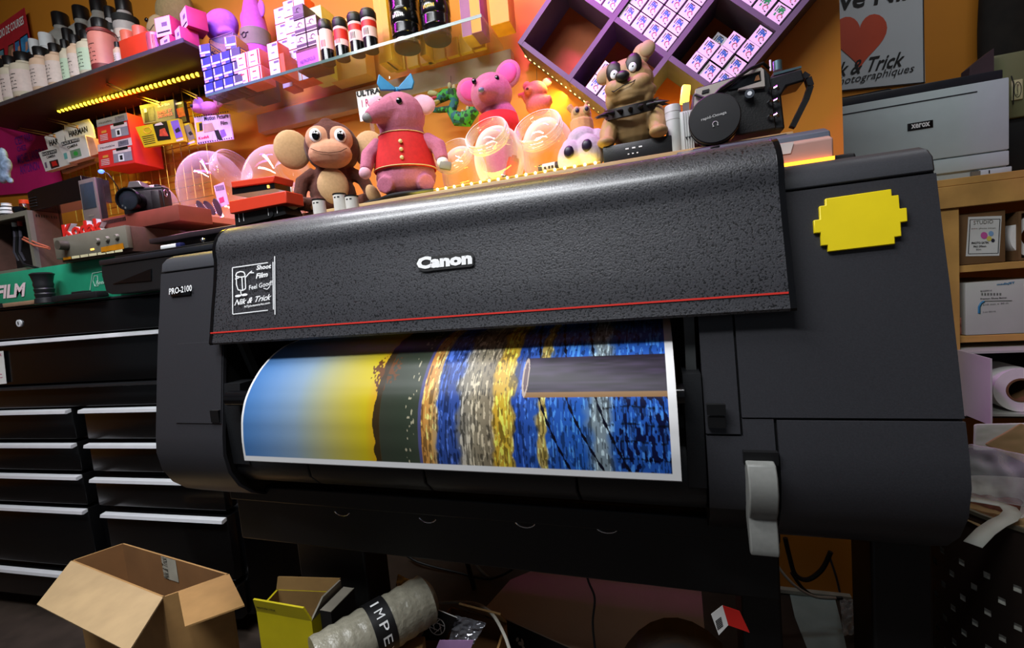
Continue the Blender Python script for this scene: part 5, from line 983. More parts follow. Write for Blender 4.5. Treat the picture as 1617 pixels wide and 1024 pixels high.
b = MB(); b.ell(U(-11, 112, -20), (20 * s, 15 * s, 21 * s), FCE); b.ell(U(20, 112, -20), (20 * s, 15 * s, 21 * s), FCE); b.ell(U(4, 88, -24), (33 * s, 22 * s, 22 * s), FCE); f = b.build('face', mk, remesh=0.0025, smooth=3)
for a in (-14, 22):
    b = MB(); b.ell(U(a, 114, -33), (9 * s, 4.5 * s, 11 * s), EYW); e = b.build('eye', f); b = MB(); b.ell(U(a + 1, 113, -36), (6 * s, 2.5 * s, 7.5 * s), EYB); b.ell(U(a + 3.5, 116, -38), (1.8 * s, 0.8 * s, 2 * s), EYW); b.build('pupil', f)
b = MB(); b.tube([U(-22, 92, -41), U(-12, 86, -45.5), U(4, 83.5, -47), U(20, 86, -45.5), U(30, 93, -40)], 0.0008, BRF, 6); b.build('mouth', f)
b = MB(); b.ell(U(2, 40, -17), (24 * s, 12 * s, 30 * s), BEI, None, 24, 14); b.build('belly_patch', mk)
for x, y_, z_, r in ((-60, -56, 12, (17, 14, 13)), (-38, -34, 10, (13, 10, 9)), (62, -50, 18, (10, 14, 17)), (50, -30, 10, (11, 10, 8))):
    b = MB(); b.ell(U(x, z_, y_), tuple(q_ * s for q_ in r), BEI, (0, 20 if x < 0 else -24, 0)); b.build('foot' if abs(x) > 55 else 'hand', mk)
# small white cartridges at its feet on the printer top
WC = mat('cartridge_white', '#d8d4cc', 0.35)
for k, (px, py, lab) in enumerate(((504, 324, 'white film cartridge standing alone under the monkey'), (537, 318, 'taller white film cartridge of the pair under the monkey'), (556, 320, 'white film cartridge next to the taller one under the monkey'))):
    p = at(px, py, 0.80); zb2 = 0.157 + H; h = at(px, (317, 308, 311)[k], 0.80).z - zb2; B = MB(); B.lathe([(0, 0), (0.013, 0), (0.013, h), (0, h)], WC, 20, (p.x, 0.80, zb2)); C = MB(); C.lathe([(0.0133, h - 0.001), (0.0138, h + 0.002), (0.006, h + 0.003), (0, h + 0.003)], BLK2, 20, (p.x, 0.80, zb2))
    for a in (-1.9, -1.3): B.poly([(p.x + 0.0132 * math.cos(a), 0.80 + 0.0132 * math.sin(a), zb2 + h - 0.008), (p.x + 0.0132 * math.cos(a + 0.35), 0.80 + 0.0132 * math.sin(a + 0.35), zb2 + h - 0.008), (p.x + 0.0132 * math.cos(a + 0.35), 0.80 + 0.0132 * math.sin(a + 0.35), zb2 + h - 0.005), (p.x + 0.0132 * math.cos(a), 0.80 + 0.0132 * math.sin(a), zb2 + h - 0.005)], INK)
    grp('film_cartridge', lab, 'film cartridge', [('can', B), ('rim', C)], 'white cartridges on the printer top')
# black cloth bag under the pink toy
b = MB(); 
for px, py, r in ((600, 303, (0.05, 0.03, 0.012)), (640, 298, (0.07, 0.045, 0.016)), (675, 296, (0.05, 0.04, 0.014)), (705, 296, (0.03, 0.02, 0.008)), (720, 297, (0.02, 0.008, 0.004)), (585, 308, (0.03, 0.02, 0.008))):
    p = at(px, py, 0.935); b.ell((p.x, 0.935, zc1 + r[2] * 0.6), (r[0], r[1], r[2] * 0.6), mat('black_cloth', '#0e0e0f', 0.8, var=0.3, scale=60, bump=0.5), None, 18, 10)
fin(b, 'cloth_bag', 'crumpled black cloth bag under the pink plush toy', 'bag', remesh=0.004, smooth=2)
# pink plush in a red waistcoat
PKP = mat('pink_knit', '#b0627c', 0.9, var=0.10, scale=260, bump=0.5, sheen=0.1); PKL = mat('pale_pink_plush', '#e0a8b8', 0.9, var=0.06, scale=200); RDV = mat('red_felt', '#c41d1d', 0.85, var=0.1, scale=120); TRM = mat('cream_trim', '#e0c890', 0.8); BLB = mat('blue_satin', '#1f7fae', 0.5, var=0.15, scale=40); NSG = mat('grey_nose', '#7d7a78', 0.6)
p = at(642, 300, 0.95); t = thing('plush_mouse', 'pink plush toy in a plain red waistcoat with a blue bow on its head', 'soft toy', Vector((p.x, 0.955, zc1 + 0.026)), (0, 0, 24))
b = MB(); b.ell(U(0, 22), (46 * s, 34 * s, 34 * s), PKP); b.ell(U(0, 58), (38 * s, 28 * s, 40 * s), PKP); b.ell(U(0, 112, -2), (38 * s, 32 * s, 36 * s), PKP); b.ell(U(0, 88), (34 * s, 26 * s, 24 * s), PKP)
b.tube([U(-12, 116, -16), U(-30, 110, -26), U(-42, 102, -34)], [22 * s, 15 * s, 9 * s], PKP, 12)
b.tube([U(-34, 74), U(-52, 54, -10), U(-56, 30, -22)], [13 * s, 12 * s, 9 * s], PKP); b.tube([U(34, 76), U(54, 62, -10), U(58, 40, -18)], [14 * s, 13 * s, 10 * s], PKP)
b.tube([U(-22, 10), U(-30, 6, -30)], [16 * s, 13 * s], PKP); b.tube([U(22, 10), U(32, 6, -30)], [16 * s, 13 * s], PKP)
bd = b.build('body', t, remesh=0.003, smooth=4)
b = MB(); b.ell(U(-43, 101, -35), (8 * s, 6 * s, 7 * s), NSG); b.build('nose', t)
for x, rot_ in ((36, -24),): b = MB(); b.ell(U(x, 128, -4), (21 * s, 7 * s, 15 * s), PKL, (0, 18, -20)); b.build('ear', t)
b = MB(); b.ell(U(-33, 136, 2), (13 * s, 6 * s, 12 * s), PKL); b.build('ear', t)
for x, y_ in ((4, -32.5), (-24, -29)): b = MB(); b.ell(U(x, 124, y_), (4.5 * s, 2.5 * s, 5 * s), EYB); b.build('eye', t)
b = MB()
b.lathe([(47 * s, 30 * s), (47 * s, 34 * s), (44 * s, 52 * s), (40 * s, 70 * s), (35 * s, 84 * s), (33 * s, 86 * s)], RDV, 40); b.v = [(x, y * 0.78, z) for x, y, z in b.v]; vest = b.build('waistcoat', t, solid=0); q_ = vest.modifiers.new('solid', 'SOLIDIFY'); q_.thickness = 0.002
b = MB()
for zr_, rr_ in ((32, 47.6), (84, 36)): b.tube([(rr_ * s * math.cos(a), rr_ * s * 0.79 * math.sin(a), zr_ * s) for a in [i * math.pi / 18 for i in range(37)]], 0.0010, TRM, 6)
for zr_ in (42, 54, 66): b.ell(U(0, zr_, -37 + (zr_ - 42) * 0.10), (3 * s, 2 * s, 3 * s), TRM)
b.build('trim', vest)
b = MB(); b.ell(U(0, 150, -6), (5 * s, 5 * s, 5 * s), BLB)
for sg in (-1, 1): b.slab([U(sg * 2, 152, -8), U(sg * 24, 172, -10), U(sg * 28, 158, -12), U(sg * 24, 148, -10), U(sg * 2, 148, -8)][::sg], 0.006, BLB)
b.build('bow', t, bevel=0.002)
b = MB(); c_ = U(62, 30, -24); b.box(c_, (0.026, 0.012, 0.018), NSG, (0, 12, 0), 0.003); b.build('tag', t)
for x in (-57, 58): b = MB(); b.ell(U(x, 26 if x < 0 else 36, -24 if x < 0 else -20), (9 * s, 8 * s, 9 * s), PKL if x < 0 else WHITE); b.build('hand', t)
# price sign behind
b = MB(); Y = 1.18; face(b, ((569, 192), (602, 186), (598, 138), (562, 145)), Y, 0.003, PAPER); ptext(b, 'ULTRA', INK, (564, 154), (601, 147), 9, Y - 0.0005, 0.1, bold=0.04); ptext(b, '1 R-3', PINKI, (572, 170), (590, 166), 12, Y - 0.0005, 0.1); ptext(b, '100', PINKI, (578, 184), (592, 181), 7, Y - 0.0005, 0.1)
sg_ = MB(); c_ = at(585, 189, Y); sg_.box((c_.x, Y + 0.006, (c_.z + zc1) / 2 + 0.002), (0.012, 0.005, c_.z - zc1), CLEAR)
grp('price_sign', 'white handwritten price sign behind the pink plush toy', 'sign', [('card', b), ('stand', sg_)])
# hanging mouse, dinosaur, little red toy
def cord(par, a, c): 
    b = MB(); b.tube([a, c], 0.0008, BLK2, 5); return b
p = at(775, 148, 1.13); t = thing('mouse_toy', 'pink plush mouse with large round ears standing behind the glass jars', 'soft toy', Vector((p.x, 1.135, zc1)), (0, 0, 12)); hz = (p.z - zc1) / s
b = MB(); b.ell(U(0, hz, 0), (36 * s, 32 * s, 34 * s), PKP); b.tube([U(-2, hz - 4, -20), U(-7, hz - 10, -38), U(-9, hz - 13, -50)], [20 * s, 13 * s, 7 * s], PKP, 12); b.ell(U(12, hz - 55), (32 * s, 26 * s, 44 * s), PKP); b.ell(U(6, 26), (40 * s, 30 * s, 30 * s), PKP); b.tube([U(8, 20), U(10, hz - 60)], [30 * s, 28 * s], PKP, 12); b.build('body', t, remesh=0.003, smooth=4)
for x, z_, a in ((-36, 10, 20), (30, 30, -20)):
    b = MB(); b.ell(U(x, hz + z_, 4), (24 * s, 7 * s, 24 * s), PKP, (0, 0, a), 24, 14); e = b.build('ear', t); b = MB(); b.ell(U(x, hz + z_, -1), (17 * s, 5 * s, 17 * s), mat('ear_pink', '#d0508a', 0.8), (0, 0, a), 24, 14); b.build('inner_ear', e)
for x in (-24, 14): b = MB(); b.ell(U(x, hz + 14, -25), (4 * s, 3 * s, 5 * s), EYB); b.build('eye', t)
b = MB(); b.ell(U(-9.5, hz - 14, -55), (5 * s, 4 * s, 4 * s), EYG); b.build('nose', t)
b = MB(); b.lathe([(30 * s, (hz - 84) * s), (36 * s, (hz - 60) * s), (33 * s, (hz - 38) * s)], RDV, 32, (8 * s, 0, 0)); v_ = b.build('waistcoat', t); q_ = v_.modifiers.new('solid', 'SOLIDIFY'); q_.thickness = 0.002
# dinosaur
def patch_mat(name, cols, scale):
    M = mat(name, cols[0], 0.8, var=0); nt = M.node_tree; tc = nt.nodes.new('ShaderNodeTexCoord'); vo = nt.nodes.new('ShaderNodeTexVoronoi'); vo.inputs['Scale'].default_value = scale; r = nt.nodes.new('ShaderNodeValToRGB'); r.color_ramp.interpolation = 'CONSTANT'
    sp = nt.nodes.new('ShaderNodeSeparateColor'); e = r.color_ramp.elements; e[0].color = (*lin(cols[0]), 1); e[1].position = 0.4; e[1].color = (*lin(cols[1]), 1); x = e.new(0.75); x.color = (*lin(cols[2]), 1)
    nt.links.new(tc.outputs['Object'], vo.inputs['Vector']); nt.links.new(vo.outputs['Color'], sp.inputs[0]); nt.links.new(sp.outputs[0], r.inputs['Fac']); nt.links.new(r.outputs['Color'], nt.nodes['Principled BSDF'].inputs['Base Color']); return M
DIN = patch_mat('dino_cloth', ('#2f8a2a', '#123a1c', '#1c5a5a'), 110); DBE = mat('dino_beige', '#9a9868', 0.8)
Y = 1.22
def D(x, y, dy=0): return at(x, y, Y) + Vector((0, dy, 0))
b = MB(); b.tube([D(690, 158), D(703, 150), D(714, 148), D(718, 160), D(713, 176), D(722, 188), D(738, 188), D(748, 176), D(746, 160), D(740, 150)], [0.012, 0.016, 0.016, 0.012, 0.014, 0.02, 0.022, 0.016, 0.010, 0.003], DIN, 14); b.tube([D(711, 172), D(694, 174), D(684, 174)], [0.009, 0.008, 0.007], DIN, 10)
ja = MB(); ja.ell(D(686, 150, -0.006), (0.018, 0.013, 0.009), DBE, (0, 20, 0)); ja.ell(D(689, 164, -0.006), (0.016, 0.012, 0.006), DBE, (0, -10, 0)); ja.ell(D(688, 157, -0.006), (0.015, 0.010, 0.005), mat('dino_mouth', '#a83a44', 0.7))
cr = MB(); 
for x, y in ((709, 135), (716, 138), (722, 150), (720, 164), (730, 178), (738, 172)): cr.ell(D(x, y, 0.004), (0.006, 0.006, 0.010), DBE)
hk = MB(); hk.tube([D(712, 146), at(712, 120, 1.262)], 0.0007, BLK2, 5)
grp('dinosaur_toy', 'green patterned cloth dinosaur with open mouth hanging behind the first jar', 'soft toy', [('body', b), ('jaw', ja), ('crest', cr), ('hanging_cord', hk)])
# little rose bear by the LED strip
Y = 1.20; ROS = mat('rose_plush', '#c96a5c', 0.9, var=0.1, scale=200, bump=0.3)
b = MB(); b.ell(D(846, 145), (0.032, 0.026, 0.026), ROS); b.ell(D(838, 148, -0.02), (0.012, 0.014, 0.010), ROS); b.ell(D(850, 166), (0.034, 0.026, 0.026), RED); b.tube([D(858, 160), D(866, 158), D(871, 156)], [0.012, 0.012, 0.011], ROS, 10); b.tube([D(838, 165), D(826, 150), D(818, 152)], [0.012, 0.008, 0.006], RED, 10)
e1 = MB(); e1.ell(D(832, 136), (0.011, 0.005, 0.012), ROS); e2 = MB(); e2.ell(D(863, 131), (0.013, 0.005, 0.012), ROS); hk = MB(); hk.tube([D(848, 128), at(847, 108, 1.29)], 0.0007, BLK2, 5); nz_ = MB(); nz_.ell(D(838, 148, -0.033), (0.004, 0.003, 0.003), BRF)
grp('bear_toy', 'small rose and red plush bear hanging below the slanted LED strip', 'soft toy', [('body', b, {'remesh': 0.0028, 'smooth': 3}), ('ear', e1), ('ear', e2), ('nose', nz_), ('hanging_cord', hk)])
# white plush and tan plush by the dog
WPL = mat('white_plush', '#b0a0ae', 0.9, var=0.05, scale=200, bump=0.4); s = 0.00175
p = at(918, 250, 0.93); t = thing('white_plush', 'white plush toy with two dark oval spots next to the bulldog', 'soft toy', Vector((p.x, 0.935, zc1)), (0, 0, 4))
b = MB(); b.ell(U(-12, 17, -6), (15 * s, 15 * s, 19 * s), WPL, (0, 14, 0)); b.ell(U(10, 20, -6), (17 * s, 16 * s, 20 * s), WPL, (0, -10, 0)); b.ell(U(2, 38, 6), (18 * s, 16 * s, 15 * s), WPL); b.ell(U(18, 34, 8), (13 * s, 14 * s, 15 * s), WPL); b.ell(U(-10, 32, 2), (12 * s, 10 * s, 9 * s), WPL); b.build('body', t, remesh=0.0022, smooth=2)
for x, z_ in ((-12, 20), (8, 24)): b = MB(); b.ell(U(x, z_, -21), (5.6 * s, 3 * s, 6.6 * s), mat('violet_black', '#1c0f2c', 0.4), (0, 10, 0)); b.build('spot', t)
p = at(917, 182, 1.05); s = 0.0013; t = thing('tan_plush', 'small tan plush with bulging eyes peeking over the white plush', 'soft toy', Vector((p.x, 1.055, zc1)), (0, 0, 4)); hz = (p.z - zc1) / s; TANP = mat('tan_plush', '#b8935c', 0.9, var=0.08, scale=200)
b = MB(); b.ell(U(0, hz), (18 * s, 15 * s, 15 * s), TANP); b.tube([U(0, 8), U(0, hz - 8)], [26 * s, 20 * s], TANP, 12); b.tube([U(-12, hz + 8), U(-20, hz + 20)], [5 * s, 6 * s], TANP); b.tube([U(8, hz + 10), U(12, hz + 22)], [3 * s, 4 * s], TANP); b.build('body', t, remesh=0.0022, smooth=2)
for x in (-6, 10): b = MB(); b.ell(U(x, hz + 5, -11), (7 * s, 5 * s, 8 * s), mat('olive_eye', '#9a8a5c', 0.6)); e = b.build('eye', t); b = MB(); b.ell(U(x + 1, hz + 5, -15.2), (3.4 * s, 1.4 * s, 4 * s), mat('violet_black', '#1c0f2c', 0.4)); b.build('pupil', e)
# magenta mouse above the lilac card and plush toys on the upper shelves
Y = 1.18; MGP = mat('magenta_plush', '#c87ab0', 0.9, var=0.08, scale=200)
b = MB(); b.ell(D(330, 172), (0.036, 0.024, 0.022), MGP); b.ell(D(322, 175, -0.02), (0.02, 0.02, 0.014), MGP); e1 = MB(); e1.ell(D(313, 165), (0.024, 0.007, 0.023), MGP); e2 = MB(); e2.ell(D(345, 160), (0.020, 0.007, 0.02), MGP); n_ = MB(); n_.ell(D(321, 174, -0.04), (0.005, 0.004, 0.005), INK); hk = MB(); hk.tube([D(330, 165), D(330, 150, 0.09)], 0.0008, BLK2, 5)
grp('magenta_mouse', 'magenta lit plush mouse hanging above the lilac card', 'soft toy', [('body', b, {'remesh': 0.003, 'smooth': 3}), ('ear', e1), ('ear', e2), ('nose', n_), ('hanging_cord', hk)])
Y = 1.20; OLV = mat('olive_plush', '#8c7a54', 0.9, var=0.1, scale=120, bump=0.4); OLF = mat('olive_face', '#a8906c', 0.9, var=0.06)
z0_ = zS + 0.001; c_ = at(250, 40, Y)
b = MB(); b.ell((c_.x + 0.02, Y + 0.035, z0_ + 0.10), (0.075, 0.05, 0.10), OLV); b.ell((c_.x + 0.035, Y + 0.04, z0_ + 0.225), (0.075, 0.045, 0.075), OLV)
fc = MB(); fc.ell((c_.x - 0.006, Y + 0.0, z0_ + 0.150), (0.040, 0.026, 0.055), OLF); ey = MB(); ey.ell((c_.x - 0.022, Y - 0.022, z0_ + 0.182), (0.007, 0.005, 0.007), EYB); mo = MB(); mo.tube([(c_.x - 0.022, Y - 0.0235, z0_ + 0.152), (c_.x - 0.006, Y - 0.0275, z0_ + 0.142), (c_.x + 0.012, Y - 0.0245, z0_ + 0.158)], 0.0008, INK, 5)
grp('plush_bear', 'olive plush bear slumped at the end of the bottle shelf', 'soft toy', [('body', b, {'remesh': 0.004, 'smooth': 4}), ('face', fc), ('eye', ey), ('mouth', mo)])
zgp = zg + 0.0006; PUR = mat('purple_plush', '#9a5a9a', 0.9, var=0.08, scale=120)
Y = 1.20; c_ = at(352, 45, Y); AC = glass('acrylic', (0.95, 0.93, 0.96), body=0.08)
b = MB(); x0, x1, h_ = at(330, 60, 1.17).x, at(368, 60, 1.17).x, 0.20
for bx0, sz in ((((x0 + x1) / 2, 1.172, zgp + h_ / 2), (x1 - x0, 0.003, h_)), (((x0 + x1) / 2, 1.245, zgp + h_ / 2), (x1 - x0, 0.003, h_)), ((x0, 1.2085, zgp + h_ / 2), (0.003, 0.07, h_)), ((x1, 1.2085, zgp + h_ / 2), (0.003, 0.07, h_)), (((x0 + x1) / 2, 1.2085, zgp + h_ + 0.0015), (x1 - x0 + 0.003, 0.076, 0.003))): b.box(bx0, sz, AC)
EM = mat('acrylic_edge', '#8a6a78', 0.3)
for x in (x0 - 0.0012, x1 + 0.0012): b.box((x, 1.1705, zgp + h_ / 2), (0.002, 0.002, h_), EM)
for y in (1.1705, 1.2465): b.box(((x0 + x1) / 2, y, zgp + h_ + 0.003), (x1 - x0, 0.002, 0.002), EM)
fin(b, 'acrylic_case', 'clear acrylic case standing behind the blue film boxes', 'display case')
c0 = Vector(((x0 + x1) / 2 - 0.03, 1.205, zgp + h_ + 0.007)); b = MB(); b.ell(c0 + Vector((0, 0, 0.05)), (0.062, 0.04, 0.050), PUR); b.ell(c0 + Vector((-0.05, -0.012, 0.07)), (0.022, 0.02, 0.018), mat('red_plush', '#c8303c', 0.9)); b.ell(c0 + Vector((0.028, -0.01, 0.014)), (0.03, 0.025, 0.014), mat('navy_plush', '#2a2050', 0.9))
fin(b, 'purple_plush', 'round purple plush toy sitting on top of the acrylic case', 'soft toy', remesh=0.004, smooth=3)
Y = 1.215; c_ = at(404, 60, Y); b = MB(); b.box((c_.x, Y, zgp + 0.045), (0.075, 0.07, 0.089), mat('dark_carton', '#4a3a40', 0.6), bev=0.001); fin(b, 'dark_carton', 'dark carton under the pointed magenta plush', 'carton'); zgp += 0.0905; b = MB(); b.lathe([(0, 0), (0.038, 0.004), (0.044, 0.05), (0.043, 0.10), (0.038, 0.13), (0.033, 0.17), (0.022, 0.215), (0.011, 0.24), (0, 0.248)], mat('magenta_felt', '#a8508a', 0.9, var=0.08, scale=100), 28, (c_.x, Y, zgp))
fc = MB(); fc.lathe([(0.0445, 0.066), (0.0455, 0.085), (0.0440, 0.118)], mat('khaki_felt', '#6e6a48', 0.9), 28, (c_.x, Y, zgp)); q0 = zgp + 0.092; ey = MB(); ey.tube([(c_.x + 0.008 * math.cos(a), Y - 0.0462, q0 + 0.008 * math.sin(a)) for a in [i * math.pi / 6 for i in range(13)]], 0.0012, INK, 5)
for sg in (-1, 1): ey.tube([(c_.x + sg * 0.008, Y - 0.046, q0 + 0.004), (c_.x + sg * 0.016, Y - 0.0435, q0 + 0.007)], 0.001, INK, 5)
e1 = MB(); e1.ell((c_.x - 0.040, Y, zgp + 0.17), (0.013, 0.006, 0.026), PUR); e2 = MB(); e2.ell((c_.x + 0.036, Y, zgp + 0.185), (0.013, 0.006, 0.026), PUR)
grp('gnome_plush', 'pointed magenta plush with a khaki face band beside the white cartons', 'soft toy', [('body', b), ('face_band', fc), ('eye_ring', ey), ('ear', e1), ('ear', e2)])

# ---- bulldog on its black tray
b = MB(); x0, x1 = at(952, 245, 0.90).x, at(1062, 225, 0.90).x; zt1 = at(1000, 223, 0.90).z
b.box(((x0 + x1) / 2, 0.945, (zL1 + 0.001 + zt1) / 2), (x1 - x0, 0.09, zt1 - zL1 - 0.001), BLK, bev=0.003)
for k in range(3): 
    b.box((x0 + 0.045 + k * 0.012, 0.8995, zt1 - 0.012), (0.006, 0.001, 0.0025), WINK)
    b.box((x0 + 0.047 + k * 0.008, 0.8995, zt1 - 0.022), (0.003, 0.001, 0.002), WINK)
fin(b, 'black_tray', 'flat black electronics box with white marks under the bulldog', 'box')
s = 0.00122; DOG = mat('bulldog_vinyl', '#a08052', 0.6, var=0.10, scale=40, bump=0.15); DOGL = mat('bulldog_tan', '#a58a66', 0.6, var=0.06, scale=40); DBK = mat('bulldog_black', '#1a1614', 0.45)
p = at(1000, 222, 0.94); t = thing('bulldog_figure', 'tan toy bulldog with black eye patches and a spiked collar on the black box', 'figurine', Vector((p.x, 0.945, zt1 + 0.0008)), (0, 0, -6))
b = MB(); b.ell(U(4, 34, 8), (42 * s, 32 * s, 36 * s), DOG); b.ell(U(2, 56, 0), (36 * s, 28 * s, 26 * s), DOG); b.ell(U(0, 96, -4), (38 * s, 28 * s, 32 * s), DOGL); b.ell(U(-2, 110, -4), (34 * s, 26 * s, 24 * s), DOGL); b.ell(U(2, 76, -14), (40 * s, 24 * s, 18 * s), DOGL)
b.ell(U(-16, 84, -26), (20 * s, 14 * s, 14 * s), DOGL, (0, 20, 0)); b.ell(U(16, 84, -26), (20 * s, 14 * s, 14 * s), DOGL, (0, -20, 0)); b.ell(U(-28, 72, -16), (9 * s, 12 * s, 16 * s), DOGL); b.ell(U(28, 70, -16), (9 * s, 12 * s, 16 * s), DOGL); b.ell(U(0, 68, -26), (18 * s, 10 * s, 8 * s), DOGL)
b.tube([U(-30, 44), U(-36, 22, -18), U(-36, 8, -28)], [17 * s, 14 * s, 12 * s], DOG, 12); b.tube([U(34, 44), U(40, 22, -18), U(40, 10, -28)], [17 * s, 14 * s, 12 * s], DOG, 12); b.ell(U(-37, 6, -34), (14 * s, 16 * s, 8 * s), DOG); b.ell(U(42, 7, -34), (14 * s, 16 * s, 9 * s), DOG)
b.build('body', t, remesh=0.0021, smooth=1)
b = MB(); b.ell(U(-36, 120, -2), (13 * s, 8 * s, 17 * s), DOGL, (0, 50, 14)); b.build('ear', t)
b = MB(); b.ell(U(20, 136, -2), (15 * s, 7 * s, 17 * s), DOGL, (0, 20, -14)); b.ell(U(30, 140, -7), (12 * s, 6 * s, 13 * s), DOGL, (0, 30, 0)); b.build('ear', t)
for x, z_, r in ((-18, 110, -12), (10, 114, 10)):
    b = MB(); b.ell(U(x, z_, -25), (13 * s, 6 * s, 18 * s), DBK, (0, r, 0)); e = b.build('eye_patch', t); b = MB(); b.ell(U(x, z_ - 5, -31), (6 * s, 3.4 * s, 7 * s), EYW); b.ell(U(x + 0.5, z_ - 5, -33.6), (1.8 * s, 1 * s, 2 * s), EYB); b.build('eye', e)
b = MB(); b.ell(U(-5, 97, -38), (11 * s, 7 * s, 8 * s), DBK); b.build('nose', t)
b = MB(); b.tube([U(-30, 84, -32), U(-18, 77, -40), U(-4, 82, -41), U(10, 84, -41), U(22, 92, -34)], 0.0009, DBK, 6); b.build('mouth', t)
def COLR(a, rr=0.0): return Vector(U((36 + rr) * math.cos(a), 60 - 14 * max(0.0, -math.sin(a)), (31 + rr) * math.sin(a) - 2))
b = MB(); vs = []
for i in range(33):
    a = i * math.pi / 16
    for dz, rr in ((-9, 2), (-9, 6), (7, 6), (7, 2)): vs.append(COLR(a, rr) + Vector((0, 0, dz * s)))
b.add(vs, [(i * 4 + k, i * 4 + (k + 1) % 4, (i + 1) * 4 + (k + 1) % 4, (i + 1) * 4 + k) for i in range(32) for k in range(4)], DBK); col = b.build('collar', t, bevel=0.001)
for k in range(11):
    a = -math.pi * 1.02 + k * math.pi * 1.10 / 10; d_ = Vector((math.cos(a), math.sin(a), -0.15)); q0 = COLR(a, 5)
    b = MB(); b.cyl(q0, q0 + d_ * 0.021, 4.2 * s, BLK2, 0.0003, 10); b.build('spike', col)

# ---- pale grey film back / cassette tower
Y = 0.90; GRW = mat('pale_grey_plastic', '#b9bdb8', 0.4, var=0.03); xa, xb, xc = at(1053, 232, Y).x, at(1079, 230, Y).x, at(1097, 226, Y).x; zt_ = at(1060, 164, Y).z; z0_ = zL1 + 0.001
b = MB(); r = (xb - xa) / 2; b.lathe([(0, 0), (r * 0.9, 0), (r, 0.006), (r, zt_ - z0_ - 0.004), (r * 0.95, zt_ - z0_), (0, zt_ - z0_)], GRW, 32, ((xa + xb) / 2, Y + r, z0_))
for f in (0.14, 0.3): b.lathe([(r * 1.004, (zt_ - z0_) * (1 - f)), (r * 1.012, (zt_ - z0_) * (1 - f) - 0.0008)], GREYP, 32, ((xa + xb) / 2, Y + r, z0_))
c = MB(); hz_ = at(1090, 172, Y).z - z0_; c.box(((xb + xc) / 2 - 0.002, Y + r, z0_ + hz_ / 2), (xc - xb + 0.004, r * 1.2, hz_), GRW, bev=0.001)
for k in range(5): c.box((xb + 0.0025 + k * (xc - xb) / 5, Y + r * 0.4 - 0.001, z0_ + hz_ / 2), (0.0016, 0.003, hz_ * 0.98), GRW)
for k in range(3): c.poly([(xb + 0.004 + k * 0.005, Y + r * 0.4 - 0.003, z0_ + hz_ * 0.36), (xb + 0.009 + k * 0.005, Y + r * 0.4 - 0.003, z0_ + hz_ * 0.36), (xb + 0.0065 + k * 0.005, Y + r * 0.4 - 0.003, z0_ + hz_ * 0.28)], INK)
grp('film_magazine', 'pale grey film magazine standing between bulldog and medium format camera', 'film magazine', [('drum', b), ('ribbed_side', c)])
# little glowing lamp behind it
point('rack_lamp_light', V(0.052, 1.235, 0.365), 0.55, (1.0, 0.74, 0.06), 0.012)
p = at(1082, 150, 0.99); b = MB(); b.box((p.x, 0.99, p.z), (0.016, 0.012, 0.036), mat('lamp_yellow', (1.0, 0.75, 0.08), emit=2.5), (0, 10, 12), 0.003); c = MB(); c.box((p.x, 0.99, (zc1 + p.z - 0.016) / 2), (0.012, 0.012, p.z - 0.016 - zc1), GREYP)
grp('yellow_lamp', 'small glowing yellow block lamp behind the grey film magazine', 'lamp', [('shade', b), ('stem', c)])
# ---- medium format camera with big lens cap
Y = 0.905; OC = thing('medium_format_camera', 'large black and silver camera with a round lens cap and wrist strap', 'camera', Vector((at(1165, 215, Y).x, Y, zL1)))
oo = OC.location
def opart(mb, name, par=OC, **k): mb.v = [tuple(Vector(q) - oo) for q in mb.v]; return mb.build(name, par, **k)
b = MB(); face(b, ((1094, 226), (1226, 203), (1216, 118), (1206, 106), (1102, 138), (1094, 150)), Y, 0.075, CB); 
b.v = [(x, y, max(z, zL1 + 0.001)) for x, y, z in b.v]; opart(b, 'camera_body', bevel=0.002)
SV = mat('silver_beige', '#b5ada4', 0.35, 0.35, var=0.04); b = MB()
face(b, ((1096, 170), (1112, 166), (1124, 150), (1160, 128), (1162, 122), (1098, 141)), Y - 0.008, 0.010, SV); face(b, ((1166, 142), (1208, 136), (1206, 110), (1202, 106.5), (1162, 118), (1163, 122), (1201, 111.5), (1203, 128), (1166, 140)), Y - 0.008, 0.010, SV); face(b, ((1108, 148), (1119, 145), (1120, 140), (1109, 143)), Y - 0.010, 0.003, BLK2); opart(b, 'top_cover')
b = MB(); face(b, ((1150, 142), (1203, 131), (1201, 113), (1163, 123)), Y - 0.003, 0.004, mat('finder_glass', '#15171a', 0.05)); face(b, ((1191, 128), (1200, 126), (1198, 118), (1194, 120)), Y - 0.0045, 0.002, mat('brass_inside', '#8a5a34', 0.4)); opart(b, 'finder_window')
c = at(1128, 188, 0.86); ax = Vector((-0.10, -1, 0.0)).normalized(); R3 = ax.to_track_quat('Z', 'Y').to_matrix(); rl = 0.0405
b = MB(); b.lathe([(rl * 0.9, -0.05), (rl * 0.9, -0.035), (rl, -0.03), (rl, -0.018), (rl * 0.94, -0.016), (rl * 0.94, -0.006)], GLOSS, 40, c, R3); lens_ = opart(b, 'lens_barrel')
b = MB(); b.lathe([(rl * 0.99, -0.008), (rl, -0.006), (rl, 0.003), (rl * 0.96, 0.0045), (0, 0.005)], mat('lens_cap_black', '#141416', 0.45, var=0.1, scale=200), 48, c, R3)
u = (Vector((0, 0, 1)).cross(ax)).normalized() * -1; u = Vector((0.985, -0.10, 0.0)).normalized(); vv = Vector((0, 0, 1)); ca_, sa_ = math.cos(0.10), math.sin(0.10); du = u * ca_ + vv * sa_; dv = vv * ca_ - u * sa_; cc = c + ax * 0.0052
GI = mat('grey_lettering', '#a8a8a6', 0.5, var=0)
